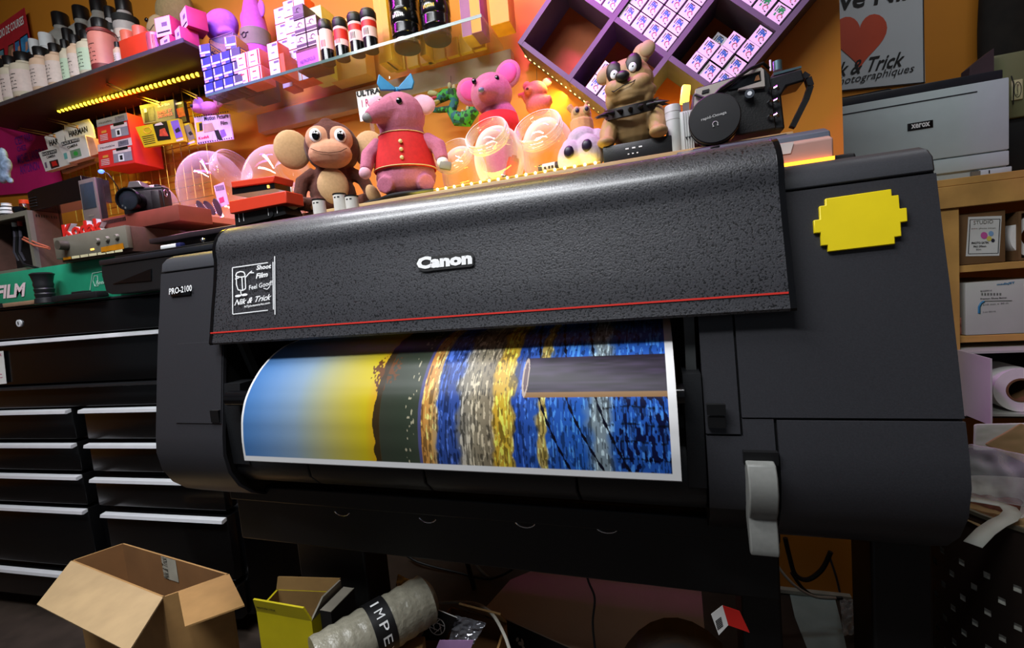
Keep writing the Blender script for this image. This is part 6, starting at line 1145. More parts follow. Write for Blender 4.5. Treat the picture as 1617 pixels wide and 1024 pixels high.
b.text('rapid-Omega', GI, cc - du * 0.020 + dv * 0.000, cc + du * 0.019 + dv * 0.000, cc - du * 0.020 + dv * 0.006, bold=0.015, lift=0.0004)
b.tube([cc + ax * 0.0004 + du * (0.004 * math.cos(math.radians(a))) + dv * (-0.010 + 0.004 * math.sin(math.radians(a))) for a in range(-50, 231, 20)], 0.0007, GI, 5)
for sg in (-1, 1): b.tube([cc + ax * 0.0004 + du * 0.0025 * sg + dv * -0.0132, cc + ax * 0.0004 + du * 0.0048 * sg + dv * -0.0134], 0.0007, GI, 5)
opart(b, 'lens_cap')
b = MB(); k_ = at(1183, 149, Y - 0.01); b.cyl(k_ + Vector((0, -0.004, 0)), k_ + Vector((0, 0.01, 0)), 0.0075, CHROME); b.cyl(k_ + Vector((0, -0.005, 0)), k_, 0.0035, ALU); opart(b, 'focus_knob')
b = MB(); b.tube([at(1098, 150, Y - 0.012), at(1120, 158, Y - 0.02), at(1138, 140, Y - 0.022), at(1165, 122, Y - 0.02), at(1186, 108, Y - 0.014), at(1205, 100, Y), at(1214, 108, Y + 0.01)], 0.0026, BLK2, 8); opart(b, 'carry_strap')
for y in (141, 161, 184):
    b = MB(); b.tube([at(1213, y + 2, Y - 0.003), at(1216, y - 2, Y - 0.010), at(1221, y - 1, Y - 0.007), at(1226, y - 4, Y - 0.010), at(1229, y, Y - 0.003)], 0.0024, CHROME, 8); opart(b, 'film_clip')
b = MB(); face(b, ((1210, 206), (1240, 203), (1234, 150), (1242, 136), (1272, 127), (1266, 108), (1214, 122)), Y + 0.004, 0.05, BLK); gr_ = opart(b, 'hand_grip', bevel=0.003)
b = MB(); face(b, ((1222, 119), (1266, 107), (1265, 104), (1221, 115)), Y + 0.01, 0.04, mat('teal_metal', '#5f7a80', 0.3, 0.6)); k_ = at(1228, 112, Y + 0.03); b.cyl(k_, k_ + Vector((0, 0, 0.016)), 0.007, mat('teal_metal', '#5f7a80', 0.3, 0.6)); k_ = at(1217, 112, Y + 0.02); b.cyl(k_, k_ + Vector((0, 0, 0.018)), 0.0016, WHITE); opart(b, 'control_plate')
b = MB(); P_ = [at(1268, 116, Y + 0.02), at(1277, 122, Y + 0.02), at(1281, 135, Y + 0.02), at(1274, 156, Y + 0.02), at(1262, 180, Y + 0.02), at(1252, 200, Y + 0.02)]
for a, d_ in zip(P_, P_[1:]):
    n_ = (d_ - a).cross(Vector((0, 1, 0))).normalized() * 0.0045; b.add([a - n_ + Vector((0, y, 0)) for y in (0, 0.012)] + [a + n_ + Vector((0, y, 0)) for y in (0, 0.012)] + [d_ - n_ + Vector((0, y, 0)) for y in (0, 0.012)] + [d_ + n_ + Vector((0, y, 0)) for y in (0, 0.012)], [(0, 2, 3, 1), (4, 5, 7, 6), (0, 4, 6, 2), (1, 3, 7, 5), (0, 1, 5, 4), (2, 6, 7, 3)], BLK2)
opart(b, 'wrist_strap')

# ---- slanted film rack: a grid of square cells turned on its corner
KQ = 1.19 / 1.06; Yd, Yb = 1.19, 1.292; N0 = Vector((-0.269, 0.564)) * KQ; uu_ = Vector((0.105, -0.105)) * KQ; vv_ = Vector((0.105, 0.105)) * KQ; CELL = uu_.length; tW = 0.0123
GRM = mat('grey_mdf', '#56525e', 0.6, var=0.08, scale=40); rk = thing('slanted_film_rack', 'grey square celled film rack hung on its corner on the orange wall', 'rack', V(0.046 * KQ, 1.24, 0.249 * KQ))
def N(i, j): return N0 + uu_ * i + vv_ * j
def board(a, c, y0=0.0):
    d_ = (c - a).normalized(); n_ = Vector((-d_.y, d_.x)) * tW / 2; a = a - d_ * tW / 2; c = c + d_ * tW / 2
    b = MB(); b.prism([(q_.x, q_.y + H) for q_ in (a - n_, c - n_, c + n_, a + n_)], Yd + y0, Yb, GRM, 'Y'); b.v = [tuple(Vector(q_) - rk.location) for q_ in b.v]; return b
for k in range(4): board(N(k, 0), N(k, 3)).build('divider', rk)
for k in range(4): board(N(0, k), N(3, k), 0.0006).build('shelf_board', rk)
b = MB(); c_ = [N(0, 0), N(3, 0), N(3, 3), N(0, 3)]; b.prism([(q_.x, q_.y + H) for q_ in c_], Yb, Yb + 0.006, mat('rack_back', '#9a4a14', 0.7), 'Y'); b.v = [tuple(Vector(q_) - rk.location) for q_ in b.v]; b.build('back_panel', rk)
BS = (CELL - tW - 0.002) / 4; FWH = mat('film_box_white', '#dcd6de', 0.45, var=0.02); BLU = mat('film_blue_ink', '#1f5fa8', 0.5, var=0); GRNI = mat('film_green_ink', '#1f9a4a', 0.5, var=0); FBK = mat('film_box_side', '#15151a', 0.5, var=0)
ud = uu_.normalized(); vd = vv_.normalized()
def proto(inkm, txt):
    b = MB(); g_ = 0.0012; L = 0.06
    b.prism([(-BS / 2 + g_, -BS / 2 + g_), (BS / 2 - g_, -BS / 2 + g_), (BS / 2 - g_, BS / 2 - g_), (-BS / 2 + g_, BS / 2 - g_)], 0, L, FBK, 'Y'); b.poly([(-BS / 2 + g_, -0.0004, -BS / 2 + g_), (BS / 2 - 0.004, -0.0004, -BS / 2 + g_), (BS / 2 - 0.004, -0.0004, BS / 2 - g_), (-BS / 2 + g_, -0.0004, BS / 2 - g_)], FWH)
    b.text(txt, inkm, (-0.009, -0.0006, 0.000), (0.006, -0.0006, 0.000), (-0.009, -0.0006, 0.012), bold=0.05, lift=0.0003); b.tube([(0.004 + 0.005 * math.cos(a), -0.0008, -0.005 + 0.005 * math.sin(a)) for a in [i * math.pi / 6 for i in range(10)]], 0.0009, mat('film_pink_ink', '#b8506a', 0.5, var=0), 4)
    b.box((-0.008, -0.0007, -0.005), (0.003, 0.0003, 0.006), inkm); b.box((-0.003, -0.0007, 0.0135), (0.012, 0.0003, 0.002), INK); b.box((0.009, -0.0007, -0.0115), (0.004, 0.0003, 0.002), INK); b.box((-0.0125, -0.0007, 0.006), (0.0015, 0.0003, 0.012), INK)
    return b
pb_ = proto(BLU, 'FP4'); po_ = pb_.build('film_box'); pg_ = proto(GRNI, 'HP5').build('film_box'); used = {}
RK = Matrix.Rotation(math.radians(45), 4, 'Y')
ordw = ('first', 'second', 'third', 'fourth')
def fbox(src, i, j, k, m_, lab, out=0.0, group='white film boxes in the slanted rack'):
    c = N(i + 1, j) - ud * (tW / 2 + 0.001 + BS * (k + 0.5)) + vd * (tW / 2 + 0.001 + BS * (m_ + 0.5))
    if src.name not in used: o = src; used[src.name] = 1
    else: o = src.copy(); COL.objects.link(o)
    o.matrix_world = Matrix.Translation(V(c.x, Yd + 0.006 + out, c.y)) @ RK; return tag(o, lab, 'film box', group)
for k in range(4):
    for m_ in range(4):
        fbox(po_, 1, 1, k, m_, 'white film box in the full pink-lit rack cell, %s row from below, %s up' % (ordw[k], ordw[m_]))
for k, n_ in enumerate((4, 3, 2)):
    for m_ in range(n_): fbox(po_, 2, 1, k, m_, 'white film box with blue print in the half-full cell, %s row from below, %s up' % (ordw[k], ordw[m_]), 0.004 * ((k + m_) % 2), 'blue print film boxes in the half-full cell')
fbox(po_, 2, 1, 2, 2, 'grey film box set deep in the half-full rack cell', 0.05, 'blue print film boxes in the half-full cell')
for k, m_ in ((0, 0), (0, 1), (1, 0), (1, 1)): fbox(po_, 0, 1, k, m_, 'film box in the cell over the empty one, %s row from below, %s up' % (ordw[k], ordw[m_]), 0, 'film boxes in the topmost shown cell')
for k, m_ in ((0, 0), (0, 1), (0, 2), (1, 0), (1, 1), (2, 0)): fbox(pg_, 2, 2, k, m_, 'film box with green print in the rack, %s row from below, %s up' % (ordw[k], ordw[m_]), 0, 'green print film boxes in the rack')
for k, m_ in ((2, 0), (2, 1), (1, 0)): fbox(po_, 1, 0, k, m_, 'film box in the rack cell behind the bulldog, %s row, %s up' % (ordw[k], ordw[m_]), 0, 'film boxes behind the bulldog')
# ================================================================ right side: far wall, laser printer on the timber rack
def atz(px, py, z):              # point at height z (from the lens) seen at a photo pixel
    r = ray(px, py); t = z / r[2]; return Vector((r[0] * t, r[1] * t, z + H))
Y = 2.112; PGR = mat('poster_grey_white', '#b6bcc0', 0.6, var=0.04, scale=5); HRT = mat('heart_red', '#b8401c', 0.6, var=0.08, scale=8)
b = MB(); b.slab([at(x, y, Y) for x, y in ((1248, 152), (1461, 131), (1457, -70), (1230, -50))], 0.004, PGR)
for p_, q2 in (((1457.5, -70), (1459.5, 131)), ((1248, 151), (1461, 130))): b.tube([at(*p_, Y - 0.003), at(*q2, Y - 0.003)], 0.0016, INK, 5)
cx, cy = 1358, 60; hp = []
for i in range(40):
    t = 2 * math.pi * i / 40; hp.append((cx + 43 * math.sin(t) ** 3 - 0.02 * 0, cy - 3.0 * (13 * math.cos(t) - 5 * math.cos(2 * t) - 2 * math.cos(3 * t) - math.cos(4 * t)) - 0.10 * 43 * math.sin(t) ** 3))
b.slab([at(x, y, Y - 0.003) for x, y in hp][::-1], 0.001, HRT)
ptext(b, 'Love Nik', INK, (1283, 24), (1450, -3), 30, Y - 0.003, 0.02, bold=0.02, shear=0.15)
ptext(b, 'Nik & Trick', INK, (1298, 126), (1429, 104), 22, Y - 0.003, 0.02, bold=0.015, shear=0.5); ptext(b, 'Services Photographiques', INK, (1252, 151), (1444, 117), 15, Y - 0.003, 0.02, shear=0.35)
fin(b, 'shop_poster', 'pale poster with a red heart and black script lettering on the far wall', 'poster')
# laser printer
Y = 1.72; XW = mat('laser_white', '#b9c6c8', 0.4, var=0.02); XB = mat('laser_dark', '#23252c', 0.4)
zb0 = at(1590, 277, Y).z; zt0 = at(1590, 122, Y).z; x1 = at(1592, 200, Y).x; x0 = x1 - 0.425
zs1 = at(1592, 237, Y).z; zs2 = at(1592, 262, Y).z
b = MB(); b.box(((x0 + x1) / 2, Y + 0.175, (zb0 + 0.004 + zt0) / 2), (x1 - x0, 0.34, zt0 - zb0 - 0.004), XW, bev=0.004)
f_ = MB(); f_.box(((x0 + x1) / 2, Y + 0.001, (zs1 + zt0) / 2), (x1 - x0, 0.012, zt0 - zs1 - 0.003), XW, bev=0.003); sl = at(1541, 146, Y).x; f_.box(((x0 + sl) / 2, Y - 0.0055, at(1541, 146, Y).z), (sl - x0, 0.002, 0.003), XB)
lg = MB(); c = at(1453, 198.5, Y - 0.006); lg.box(c, (0.062, 0.003, 0.022), mat('badge_black', '#0c0c0e', 0.3), bev=0.001, seg=3); lg.text('xerox', WINK, c + Vector((-0.023, -0.0016, -0.006)), c + Vector((0.023, -0.0016, -0.006)), c + Vector((-0.023, -0.0016, 0.007)), bold=0.03)
tr = MB(); tr.box(((x0 + x1) / 2, Y + 0.001, (zs2 + zs1) / 2), (x1 - x0, 0.012, zs1 - zs2 - 0.003), XW, bev=0.003)
t2 = MB(); t2.box((x1 - 0.03, Y + 0.004, (zb0 + 0.006 + zs2) / 2), (0.075, 0.012, zs2 - zb0 - 0.01), XW, bev=0.002); t2.box(((x0 + x1) / 2 - 0.04, Y + 0.012, (zb0 + 0.006 + zs2) / 2), (x1 - x0 - 0.09, 0.012, zs2 - zb0 - 0.01), XB); t2.box((x0 + 0.14, Y - 0.002, zb0 + 0.010), (0.24, 0.012, 0.010), XW, bev=0.002); t2.box((x1 - 0.075, Y + 0.002, (zb0 + 0.006 + zs2) / 2), (0.02, 0.012, zs2 - zb0 - 0.014), GREYP)
t2.text('1', INK, at(1561, 274, Y - 0.003), at(1563, 274, Y - 0.003), at(1561, 269, Y - 0.003))
tp = MB(); tp.box(((x0 + x1) / 2 - 0.003, Y + 0.175, zt0 + 0.014), (x1 - x0 - 0.006, 0.335, 0.026), XB, bev=0.004); tp.prism([(x0 + 0.02, zt0 + 0.027), (x0 + 0.03, zt0 + 0.044), (x0 + 0.17, zt0 + 0.046), (x0 + 0.20, zt0 + 0.027)], Y + 0.06, Y + 0.30, BLK, 'Y')
grp('laser_printer', 'white office laser printer with dark top standing on the timber rack', 'printer', [('body', b), ('front_cover', f_), ('badge', lg), ('multipurpose_tray', tr), ('paper_cassette', t2), ('output_top', tp)])
# rack
YR = 1.64; def_z = lambda px, py: at(px, py, YR).z
zt_r = zb0 - 0.001; zlow = at(1487, 331, YR).z
rk2 = thing('timber_rack', 'pine timber storage rack carrying the laser printer and boxes', 'rack', Vector((1.0, 1.87, 0)))
def rp(mb, name): mb.v = [tuple(Vector(q_) - rk2.location) for q_ in mb.v]; return mb.build(name, rk2, bevel=0.0015)
xl_, xr_ = at(1484, 400, YR).x, 1.62
xq_ = 0.53; b = MB(); b.box(((xq_ + xr_) / 2, YR + 0.215, zt_r - 0.01), (xr_ - xq_ + 0.02, 0.45, 0.02), WOOD); rp(b, 'top_board')
b = MB(); b.box(((xq_ + xr_) / 2, YR - 0.002, (zt_r - 0.021 + zlow) / 2), (xr_ - xq_, 0.022, zt_r - 0.021 - zlow), WOOD); rp(b, 'front_rail')
for x in (xq_ + 0.022, xl_ + 0.022, xr_ - 0.022):
    for y in (YR + 0.012, YR + 0.41):
        b = MB(); b.box((x, y, (zlow if y < YR + 0.1 else zt_r - 0.021) / 2), (0.044, 0.03, (zlow if y < YR + 0.1 else zt_r - 0.021)), WOOD); rp(b, 'post')
shz = [at(1512, 420, YR).z, at(1512, 532, YR).z, at(1530, 652, YR).z, 0.12]
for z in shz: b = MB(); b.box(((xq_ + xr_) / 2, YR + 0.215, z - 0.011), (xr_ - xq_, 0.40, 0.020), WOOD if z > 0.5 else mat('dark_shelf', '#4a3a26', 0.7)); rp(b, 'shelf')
# boxes on the rack
Yb_ = 1.66
def rbox_(name, label, px0, px1, ztop_px, zsh, d_, M, deco=None, y=Yb_, cat='box'):
    a = at(px0, 400, y).x; c = at(px1, 400, y).x; zt_ = at(px0 + 10, ztop_px, y).z; b = MB(); b.box(((a + c) / 2, y + d_ / 2, (zsh + 0.0005 + zt_) / 2), (c - a, d_, zt_ - zsh - 0.0005), M, bev=0.002)
    if deco: deco(b, y)
    return fin(b, name, label, cat)
def studio(b, y):
    y -= 0.001; q(b, ((1525, 405), (1578, 404), (1582, 341), (1529, 343)), y, mat('label_paper', '#cfd0cc', 0.6, var=0.02)); 
    for s_ in (((1529, 401), (1576, 400)), ((1576, 400), (1579, 346)), ((1579, 346), (1532, 347)), ((1532, 347), (1529, 401))): pline(b, s_, y - 0.0006, 0.0008, INK, 4)
    ptext(b, 'STUDIO', GREYP, (1537, 355), (1568, 353), 6, y - 0.0006, 0.0); ptext(b, 'pure photo inkjet', GREYP, (1534, 363), (1572, 362), 3, y - 0.0006, 0); ptext(b, 'PHOTO SATIN', INK, (1534, 386), (1561, 385), 3.5, y - 0.0006, 0, bold=0.03); ptext(b, 'PRO 290mm', INK, (1537, 391.5), (1557, 390.5), 3.2, y - 0.0006, 0, bold=0.03); ptext(b, '30m', INK, (1541, 396), (1549, 395.5), 3, y - 0.0006, 0)
    for cx, cy, r_, M in ((1554, 372, 5.5, '#c2559a'), (1565, 369, 4, '#7aa2c8'), (1562, 377, 4, '#cfc05a'), (1568, 380, 3, '#2a2a3a')): b.poly([at(cx + r_ * math.cos(t), cy + r_ * math.sin(t), y - 0.0006 - r_ * 0.0001) for t in [-i * math.pi / 8 for i in range(16)]][::-1], mat('dot' + M, M, 0.6, var=0))
DCB = mat('box_brown', '#6e5030', 0.8, var=0.1, scale=20)
rbox_('paper_box', 'brown cardboard box with a white studio paper label on the top rack shelf', 1509, 1588, 338, shz[0], 0.3, DCB, studio)
a = at(1592, 380, 1.70).x; b = framebox(a, a + 0.2, shz[0] + 0.001, at(1600, 335, 1.66).z, 0.006, 1.66, 0.25, DCB); fin(b, 'open_carton', 'open brown carton beside the studio paper box', 'carton')
c = Vector((a + 0.045, 1.67, shz[0] + 0.0075 + 0.058)); b = MB()
b.lathe([(0.034, 0.0), (0.058, 0.0), (0.058, 0.07), (0.034, 0.07), (0.034, 0.0)], PAPER, 40, c, (-90, 0, 0)); fin(b, 'paper_reel', 'white reel of narrow paper inside the open carton', 'paper reel')
def media(b, y):
    y -= 0.001; ptext(b, 'mediaJET', mat('teal_print', '#1f6f98', 0.6), (1574, 452), (1602, 449), 4, y, 0, bold=0.03); 
    for k in range(22): q(b, ((1548 + k * 1.6, 467), (1548.9 + k * 1.6 , 467), (1548.9 + k * 1.6, 463), (1548 + k * 1.6, 463)), y, INK) if k % 3 else None
    ptext(b, '80209016', INK, (1548, 461.5), (1566, 460), 2.5, y, 0); ptext(b, 'Premium Glossy Banner', INK, (1548, 474), (1590, 472), 3, y, 0, bold=0.02); pline(b, ((1550, 476), (1598, 475)), y, 0.0008, INK, 4); pline(b, ((1546, 495), (1546, 485), (1549, 479), (1554, 476)), y, 0.003, mat('teal_print', '#1f6f98', 0.6), 5); ptext(b, '610 mm x 30 m', INK, (1552, 483), (1592, 480), 2.5, y, 0); ptext(b, 'Lot 0512', INK, (1552, 494), (1572, 493), 2, y, 0)
WBX = mat('white_carton', '#b5b7b0', 0.6, var=0.05, scale=10)
rbox_('white_carton', 'white carton with teal print and a barcode on the middle rack shelf', 1524, 1660, 447, shz[1], 0.34, WBX, media, 1.655, 'carton')
b = MB(); a = at(1512, 430, 1.68).x; zq_ = shz[1] + 0.13
b.box((at(1511, 430, 1.68).x + 0.008, 1.70, (shz[0] - 0.022 + at(1511, 446, 1.68).z) / 2), (0.02, 0.05, 0.05), mat('red_white_wrap', '#b8786a', 0.6, var=0.6, scale=90)); o = fin(b, 'striped_packet', 'red and white packet wedged beside the white carton', 'packet'); o.location.z = shz[1] + 0.001
# long open box with a paper roll
y = 1.60; a = at(1524, 600, y).x; zt_ = at(1530, 556, y).z; b = framebox(a, a + 0.40, shz[2] + 0.001, zt_, 0.006, y, 0.42, WBX); b.slab([Vector((a, y + 0.001, shz[2] + 0.004)), Vector((a + 0.002, y - 0.10, shz[2] + 0.006)), Vector((a + 0.002, y - 0.10, zt_ - 0.002)), Vector((a, y + 0.001, zt_))], 0.004, WBX)
b.box((a + 0.20, y + 0.418, (shz[2] + zt_) / 2), (0.39, 0.004, zt_ - shz[2] - 0.012), BLK2); fin(b, 'long_carton', 'long white carton with open end holding a paper roll', 'carton')
R_ = 0.062; c = Vector((a + 0.135, y + 0.02, shz[2] + 0.0085 + R_)); b = MB(); b.lathe([(0.034, 0.0), (R_, 0.0), (R_, 0.38), (0.034, 0.38), (0.034, 0)], PAPER, 40, c, (-90, 0, 0)); k_ = MB(); k_.lathe([(0.0335, -0.002), (0.0335, 0.38), (0.029, 0.38), (0.029, -0.002), (0.0335, -0.002)], DCB, 32, c, (-90, 0, 0)); w_ = MB(); w_.lathe([(R_ * 1.012, 0.11), (R_ * 1.012, 0.381)], mat('brown_wrap', '#5a452c', 0.8), 40, c, (-90, 0, 0))
grp('paper_roll', 'white paper roll with a brown core inside the long carton', 'paper roll', [('paper', b), ('core', k_), ('wrapper', w_)])
# dark folder box, olive case, black box, coat
y = 1.755; b = MB(); bz0 = zt0 + 0.028; xa0 = at(1530, 120, y).x; b.prism([(xa0, bz0), (xa0 + 0.058, bz0), (xa0 + 0.058, bz0 + 0.07), (xa0 + 0.03, bz0 + 0.05), (xa0 + 0.002, bz0 + 0.028)], y, y + 0.04, mat('plum_case', '#3a2a30', 0.6), 'Y'); fin(b, 'plum_case', 'dark plum case standing on the laser printer', 'case')
y = 1.80; OL = mat('olive_case', '#6a6c4a', 0.5, var=0.1, scale=8); bb = MB(); zc_ = at(1605, 186, y).z; xa_ = at(1563, 100, y).x + 0.008
bb.box((xa_ + 0.15, y + 0.10, (zb0 + zc_) / 2), (0.26, 0.18, zc_ - zb0 - 0.002), BLK2, bev=0.003); fin(bb, 'black_case', 'black box on the rack beside the laser printer', 'box')
b = MB(); zt_ = at(1600, 82, y).z; b.box((xa_ + 0.14, y + 0.10, (zc_ + zt_) / 2 + 0.0005), (0.28, 0.2, zt_ - zc_), OL, bev=0.006)
bd_ = MB(); c = at(1606, 142, y - 0.003); bd_.box(c, (0.026, 0.004, 0.058), mat('badge_cream', '#b8b48a', 0.4), bev=0.012, seg=4); bd_.tube([c + Vector((0.008 * math.cos(t), -0.003, 0.022 * math.sin(t))) for t in [i * math.pi / 8 for i in range(17)]], 0.0008, INK, 4); bd_.text('Eumig', INK, c + Vector((0.003, -0.0022, -0.016)), c + Vector((0.003, -0.0022, 0.016)), c + Vector((-0.004, -0.0022, -0.016)))
hl = MB(); hl.tube([at(1597, 120, y - 0.004), at(1601, 132, y - 0.01), at(1600, 165, y - 0.004)], 0.0015, INK, 5)
grp('olive_case', 'olive green metal case with a cream badge on the black box', 'case', [('case_body', b), ('badge', bd_), ('latch', hl)])
y = 2.06; b = MB(); rn2 = random.Random(5)
for k in range(9): 
    p = at(1570 + 9 * k, 30, y); b.ell((p.x, y - 0.01 * (k % 3), p.z - 0.02), (0.045, 0.035, 0.30 + 0.02 * (k % 2)), mat('dark_coat', '#17130f', 0.9, var=0.5, scale=20, bump=0.5), (0, rn2.uniform(-6, 6), 0))
fin(b, 'coat', 'dark coat hanging on the far wall behind the olive case', 'coat', remesh=0.012, smooth=3)

# ================================================================ bin with rubbish
CB_, RB_ = Vector((0.545, 0.83)), 0.175; zr_ = -0.356 + H; BINM = mat('bin_steel', '#3a302b', 0.4, 0.6, var=0.15, scale=6); nB = 144; b = MB(); vs = []; fs = []
rows = 58; zlo_ = 0.001
for i in range(rows + 1):
    z = zlo_ + (zr_ - zlo_) * i / rows
    for k in range(nB): t = 2 * math.pi * k / nB; r = RB_ * (0.93 + 0.07 * i / rows); vs.append((CB_.x + r * math.cos(t), CB_.y + r * math.sin(t), z))
for i in range(rows):
    for k in range(nB):
        hole = 6 <= i < rows - 7 and i % 3 == 0 and (k + (2 if (i // 3) % 2 else 0)) % 4 == 0
        if not hole: fs.append((i * nB + k, i * nB + (k + 1) % nB, (i + 1) * nB + (k + 1) % nB, (i + 1) * nB + k))
b.add(vs, fs, BINM); b.lathe([(0, zlo_), (RB_ * 0.93, zlo_)], BINM, 48, (CB_.x, CB_.y, 0)); rim = MB(); rim.lathe([(RB_ - 0.002, zr_ - 0.004), (RB_ + 0.003, zr_ - 0.004), (RB_ + 0.003, zr_ + 0.001), (RB_ - 0.002, zr_ + 0.001)], mat('rim_steel', '#8a8a78', 0.3, 0.8), 72, (CB_.x, CB_.y, 0))
liner = MB(); liner.lathe([(RB_ * 0.93 - 0.004, 0.02), (RB_ - 0.0045, zr_ - 0.05)], mat('lit_hole_white', '#e6e2d2', 0.7, var=0.35, scale=40), 60, (CB_.x, CB_.y, 0))  # white sleeve added behind the holes so they look lit from inside
grp('waste_bin', 'dark perforated steel bin right of the printer full of waste paper', 'waste bin', [('basket', b), ('rim', rim), ('liner', liner)])
def crumple(name, label, pts, M, th=0.0006, amp=0.006, cat='waste paper', seed=1, n=9, sub=1):
    rg = random.Random(seed); P00, P10, P11, P01 = [Vector(p) for p in pts]; b = MB(); vs = []
    nrm = (P10 - P00).cross(P01 - P00).normalized()
    for i in range(n + 1):
        for k in range(n + 1):
            u, v_ = i / n, k / n; p = P00 * (1 - u) * (1 - v_) + P10 * u * (1 - v_) + P11 * u * v_ + P01 * (1 - u) * v_; ed = 0.35 if (i in (0, n) or k in (0, n)) else 1.0; vs.append(p + nrm * (rg.uniform(-amp, amp) * ed))
    fs = [(i * (n + 1) + k, (i + 1) * (n + 1) + k, (i + 1) * (n + 1) + k + 1, i * (n + 1) + k + 1) for i in range(n) for k in range(n)]
    b.add(vs, fs, M); o = fin(b, name, label, cat, sharp=60); q_ = o.modifiers.new('sub', 'SUBSURF'); q_.levels = q_.render_levels = sub; q_ = o.modifiers.new('solid', 'SOLIDIFY'); q_.thickness = th; return o
zf = -0.37
KR = mat('kraft_paper', '#a5875c', 0.8, var=0.1); WP = mat('waste_white', '#c9cbc0', 0.7, var=0.06); PBG = glass('plastic_bag', (0.9, 0.93, 0.92), 0.1, 0.26)
crumple('waste_sheet', 'white sheet standing at the back of the waste bin', [at(1537, 712, 0.93), at(1640, 712, 0.93), at(1640, 668, 0.93), at(1538, 670, 0.93)], WP, amp=0.001)
crumple('kraft_envelope', 'kraft paper envelope leaning over the white sheet in the bin', [at(1553, 702, 0.90), at(1630, 738, 0.90), at(1650, 690, 0.90), at(1612, 668, 0.90)], KR, amp=0.001, seed=2, cat='envelope')
crumple('plastic_bag', 'crumpled clear plastic bag sagging across the waste bin', [at(1526, 782, 0.80), at(1640, 806, 0.80), at(1640, 722, 0.86), at(1528, 700, 0.86)], PBG, amp=0.007, seed=3, cat='plastic bag', n=7, sub=2)
crumple('kraft_scrap', 'folded kraft paper scrap lying low in the front of the bin', [atz(1512, 815, zf), atz(1560, 838, zf), atz(1590, 812, zf - 0.01), atz(1525, 792, zf - 0.01)], KR, amp=0.002, seed=4)
crumple('brown_scrap', 'brown crumpled scrap under the white paper strip', [atz(1520, 800, zf - 0.02), atz(1600, 830, zf - 0.02), atz(1617, 790, zf - 0.03), atz(1530, 780, zf - 0.03)], mat('brown_scrap', '#6a3f26', 0.8, var=0.4, scale=30), amp=0.008, seed=5)
crumple('tan_scrap', 'tan crumpled paper ball at the front rim of the bin', [atz(1594, 838, zf + 0.005), atz(1650, 858, zf + 0.005), atz(1660, 820, zf), atz(1600, 816, zf)], KR, amp=0.012, seed=6)
b = MB(); zz_ = zr_ - H + 0.006; path = [(1524, 787), (1552, 791), (1578, 796), (1592, 802), (1599, 812), (1592, 822), (1575, 830), (1556, 842), (1536, 855)]; LP = [atz(x, y, zz_ + 0.0) for x, y in path]; zo = [0, 0, 0, 0.001, 0.002, 0.003, 0.003, 0.002, -0.004]
vs = []
for i, p in enumerate(LP):
    d_ = (LP[min(i + 1, len(LP) - 1)] - LP[max(i - 1, 0)]); n_ = Vector((-d_.y, d_.x, 0)).normalized() * 0.0085; vs += [p + n_ + Vector((0, 0, zo[i])), p - n_ + Vector((0, 0, zo[i]))]
b.add(vs, [(2 * i, 2 * i + 1, 2 * i + 3, 2 * i + 2) for i in range(len(LP) - 1)], WP); o = fin(b, 'paper_strip', 'bent white paper strip curling out over the bin rim', 'paper strip'); q_ = o.modifiers.new('solid', 'SOLIDIFY'); q_.thickness = 0.0008

# ================================================================ on the floor
def open_box(name, label, corners, z, M, Mi, flaps, cat='box', parts=()):
    P = [atz(x, y, z) for x, y in corners]; b = MB(); n = 4; c0 = sum(P, Vector()) / 4
    for i in range(4):
        a, d_ = P[i], P[(i + 1) % 4]; lo = 0.001; o = [Vector((a.x, a.y, lo)), Vector((d_.x, d_.y, lo)), d_, a]; nin = (c0 - (a + d_) / 2); nin.z = 0; nin = nin.normalized() * 0.004
        b.add(o + [p + nin for p in o], [(0, 1, 2, 3), (0, 4, 5, 1), (1, 5, 6, 2), (2, 6, 7, 3), (3, 7, 4, 0)], M); b.add([p + nin for p in o], [(3, 2, 1, 0)], Mi)
    b.add([Vector((p.x, p.y, 0.004)) for p in P], [(0, 1, 2, 3)], Mi)
    pl = [('carton_body', b)]
    for nm, fp, Mf in flaps: 
        f_ = MB(); f_.slab(fp, 0.003, Mf); pl.append((nm, f_))
    return grp(name, label, cat, pl + list(parts))
zb = -0.555; C4 = [(195, 858), (112, 886), (257, 944), (362, 907)]; P = [atz(x, y, zb) for x, y in C4]
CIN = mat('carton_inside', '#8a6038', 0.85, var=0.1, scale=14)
f1 = [P[1], atz(58, 955, zb - 0.02), atz(203, 1030, zb - 0.02), P[2]]
f2 = [P[3], P[2] + (P[3] - P[2]) * 0.22, atz(292, 990, zb + 0.01), atz(386, 956, zb + 0.01)]
tp_ = MB(); a_, d2 = P[0].lerp(P[3], 0.42), P[0].lerp(P[3], 0.56); n_ = ((P[2] - P[3])); n_.z = 0; n_ = n_.normalized() * 0.0055
tq = [a_ + n_ + Vector((0, 0, -0.001)), d2 + n_ + Vector((0, 0, -0.001)), d2 + n_ + Vector((0, 0, -0.055)), a_ + n_ + Vector((0, 0, -0.055))]
tp_.poly(tq, mat('printed_tape', '#b8b4a4', 0.5)); tp_.text('Nik & Trick', INK, tq[3] + (tq[2] - tq[3]) * 0.4, tq[0] + (tq[1] - tq[0]) * 0.4, tq[3] + (tq[2] - tq[3]) * 0.02, shear=0.4, lift=-0.0008); tp_.text('Nik & Trick', INK, tq[3] + (tq[2] - tq[3]) * 0.4, tq[0] + (tq[1] - tq[0]) * 0.4, tq[3] + (tq[2] - tq[3]) * 0.02, shear=0.4, lift=0.0008); tp_.text('NTphotoworks', INK, tq[3] + (tq[2] - tq[3]) * 0.9, tq[0] + (tq[1] - tq[0]) * 0.9, tq[3] + (tq[2] - tq[3]) * 0.6, lift=-0.0006)
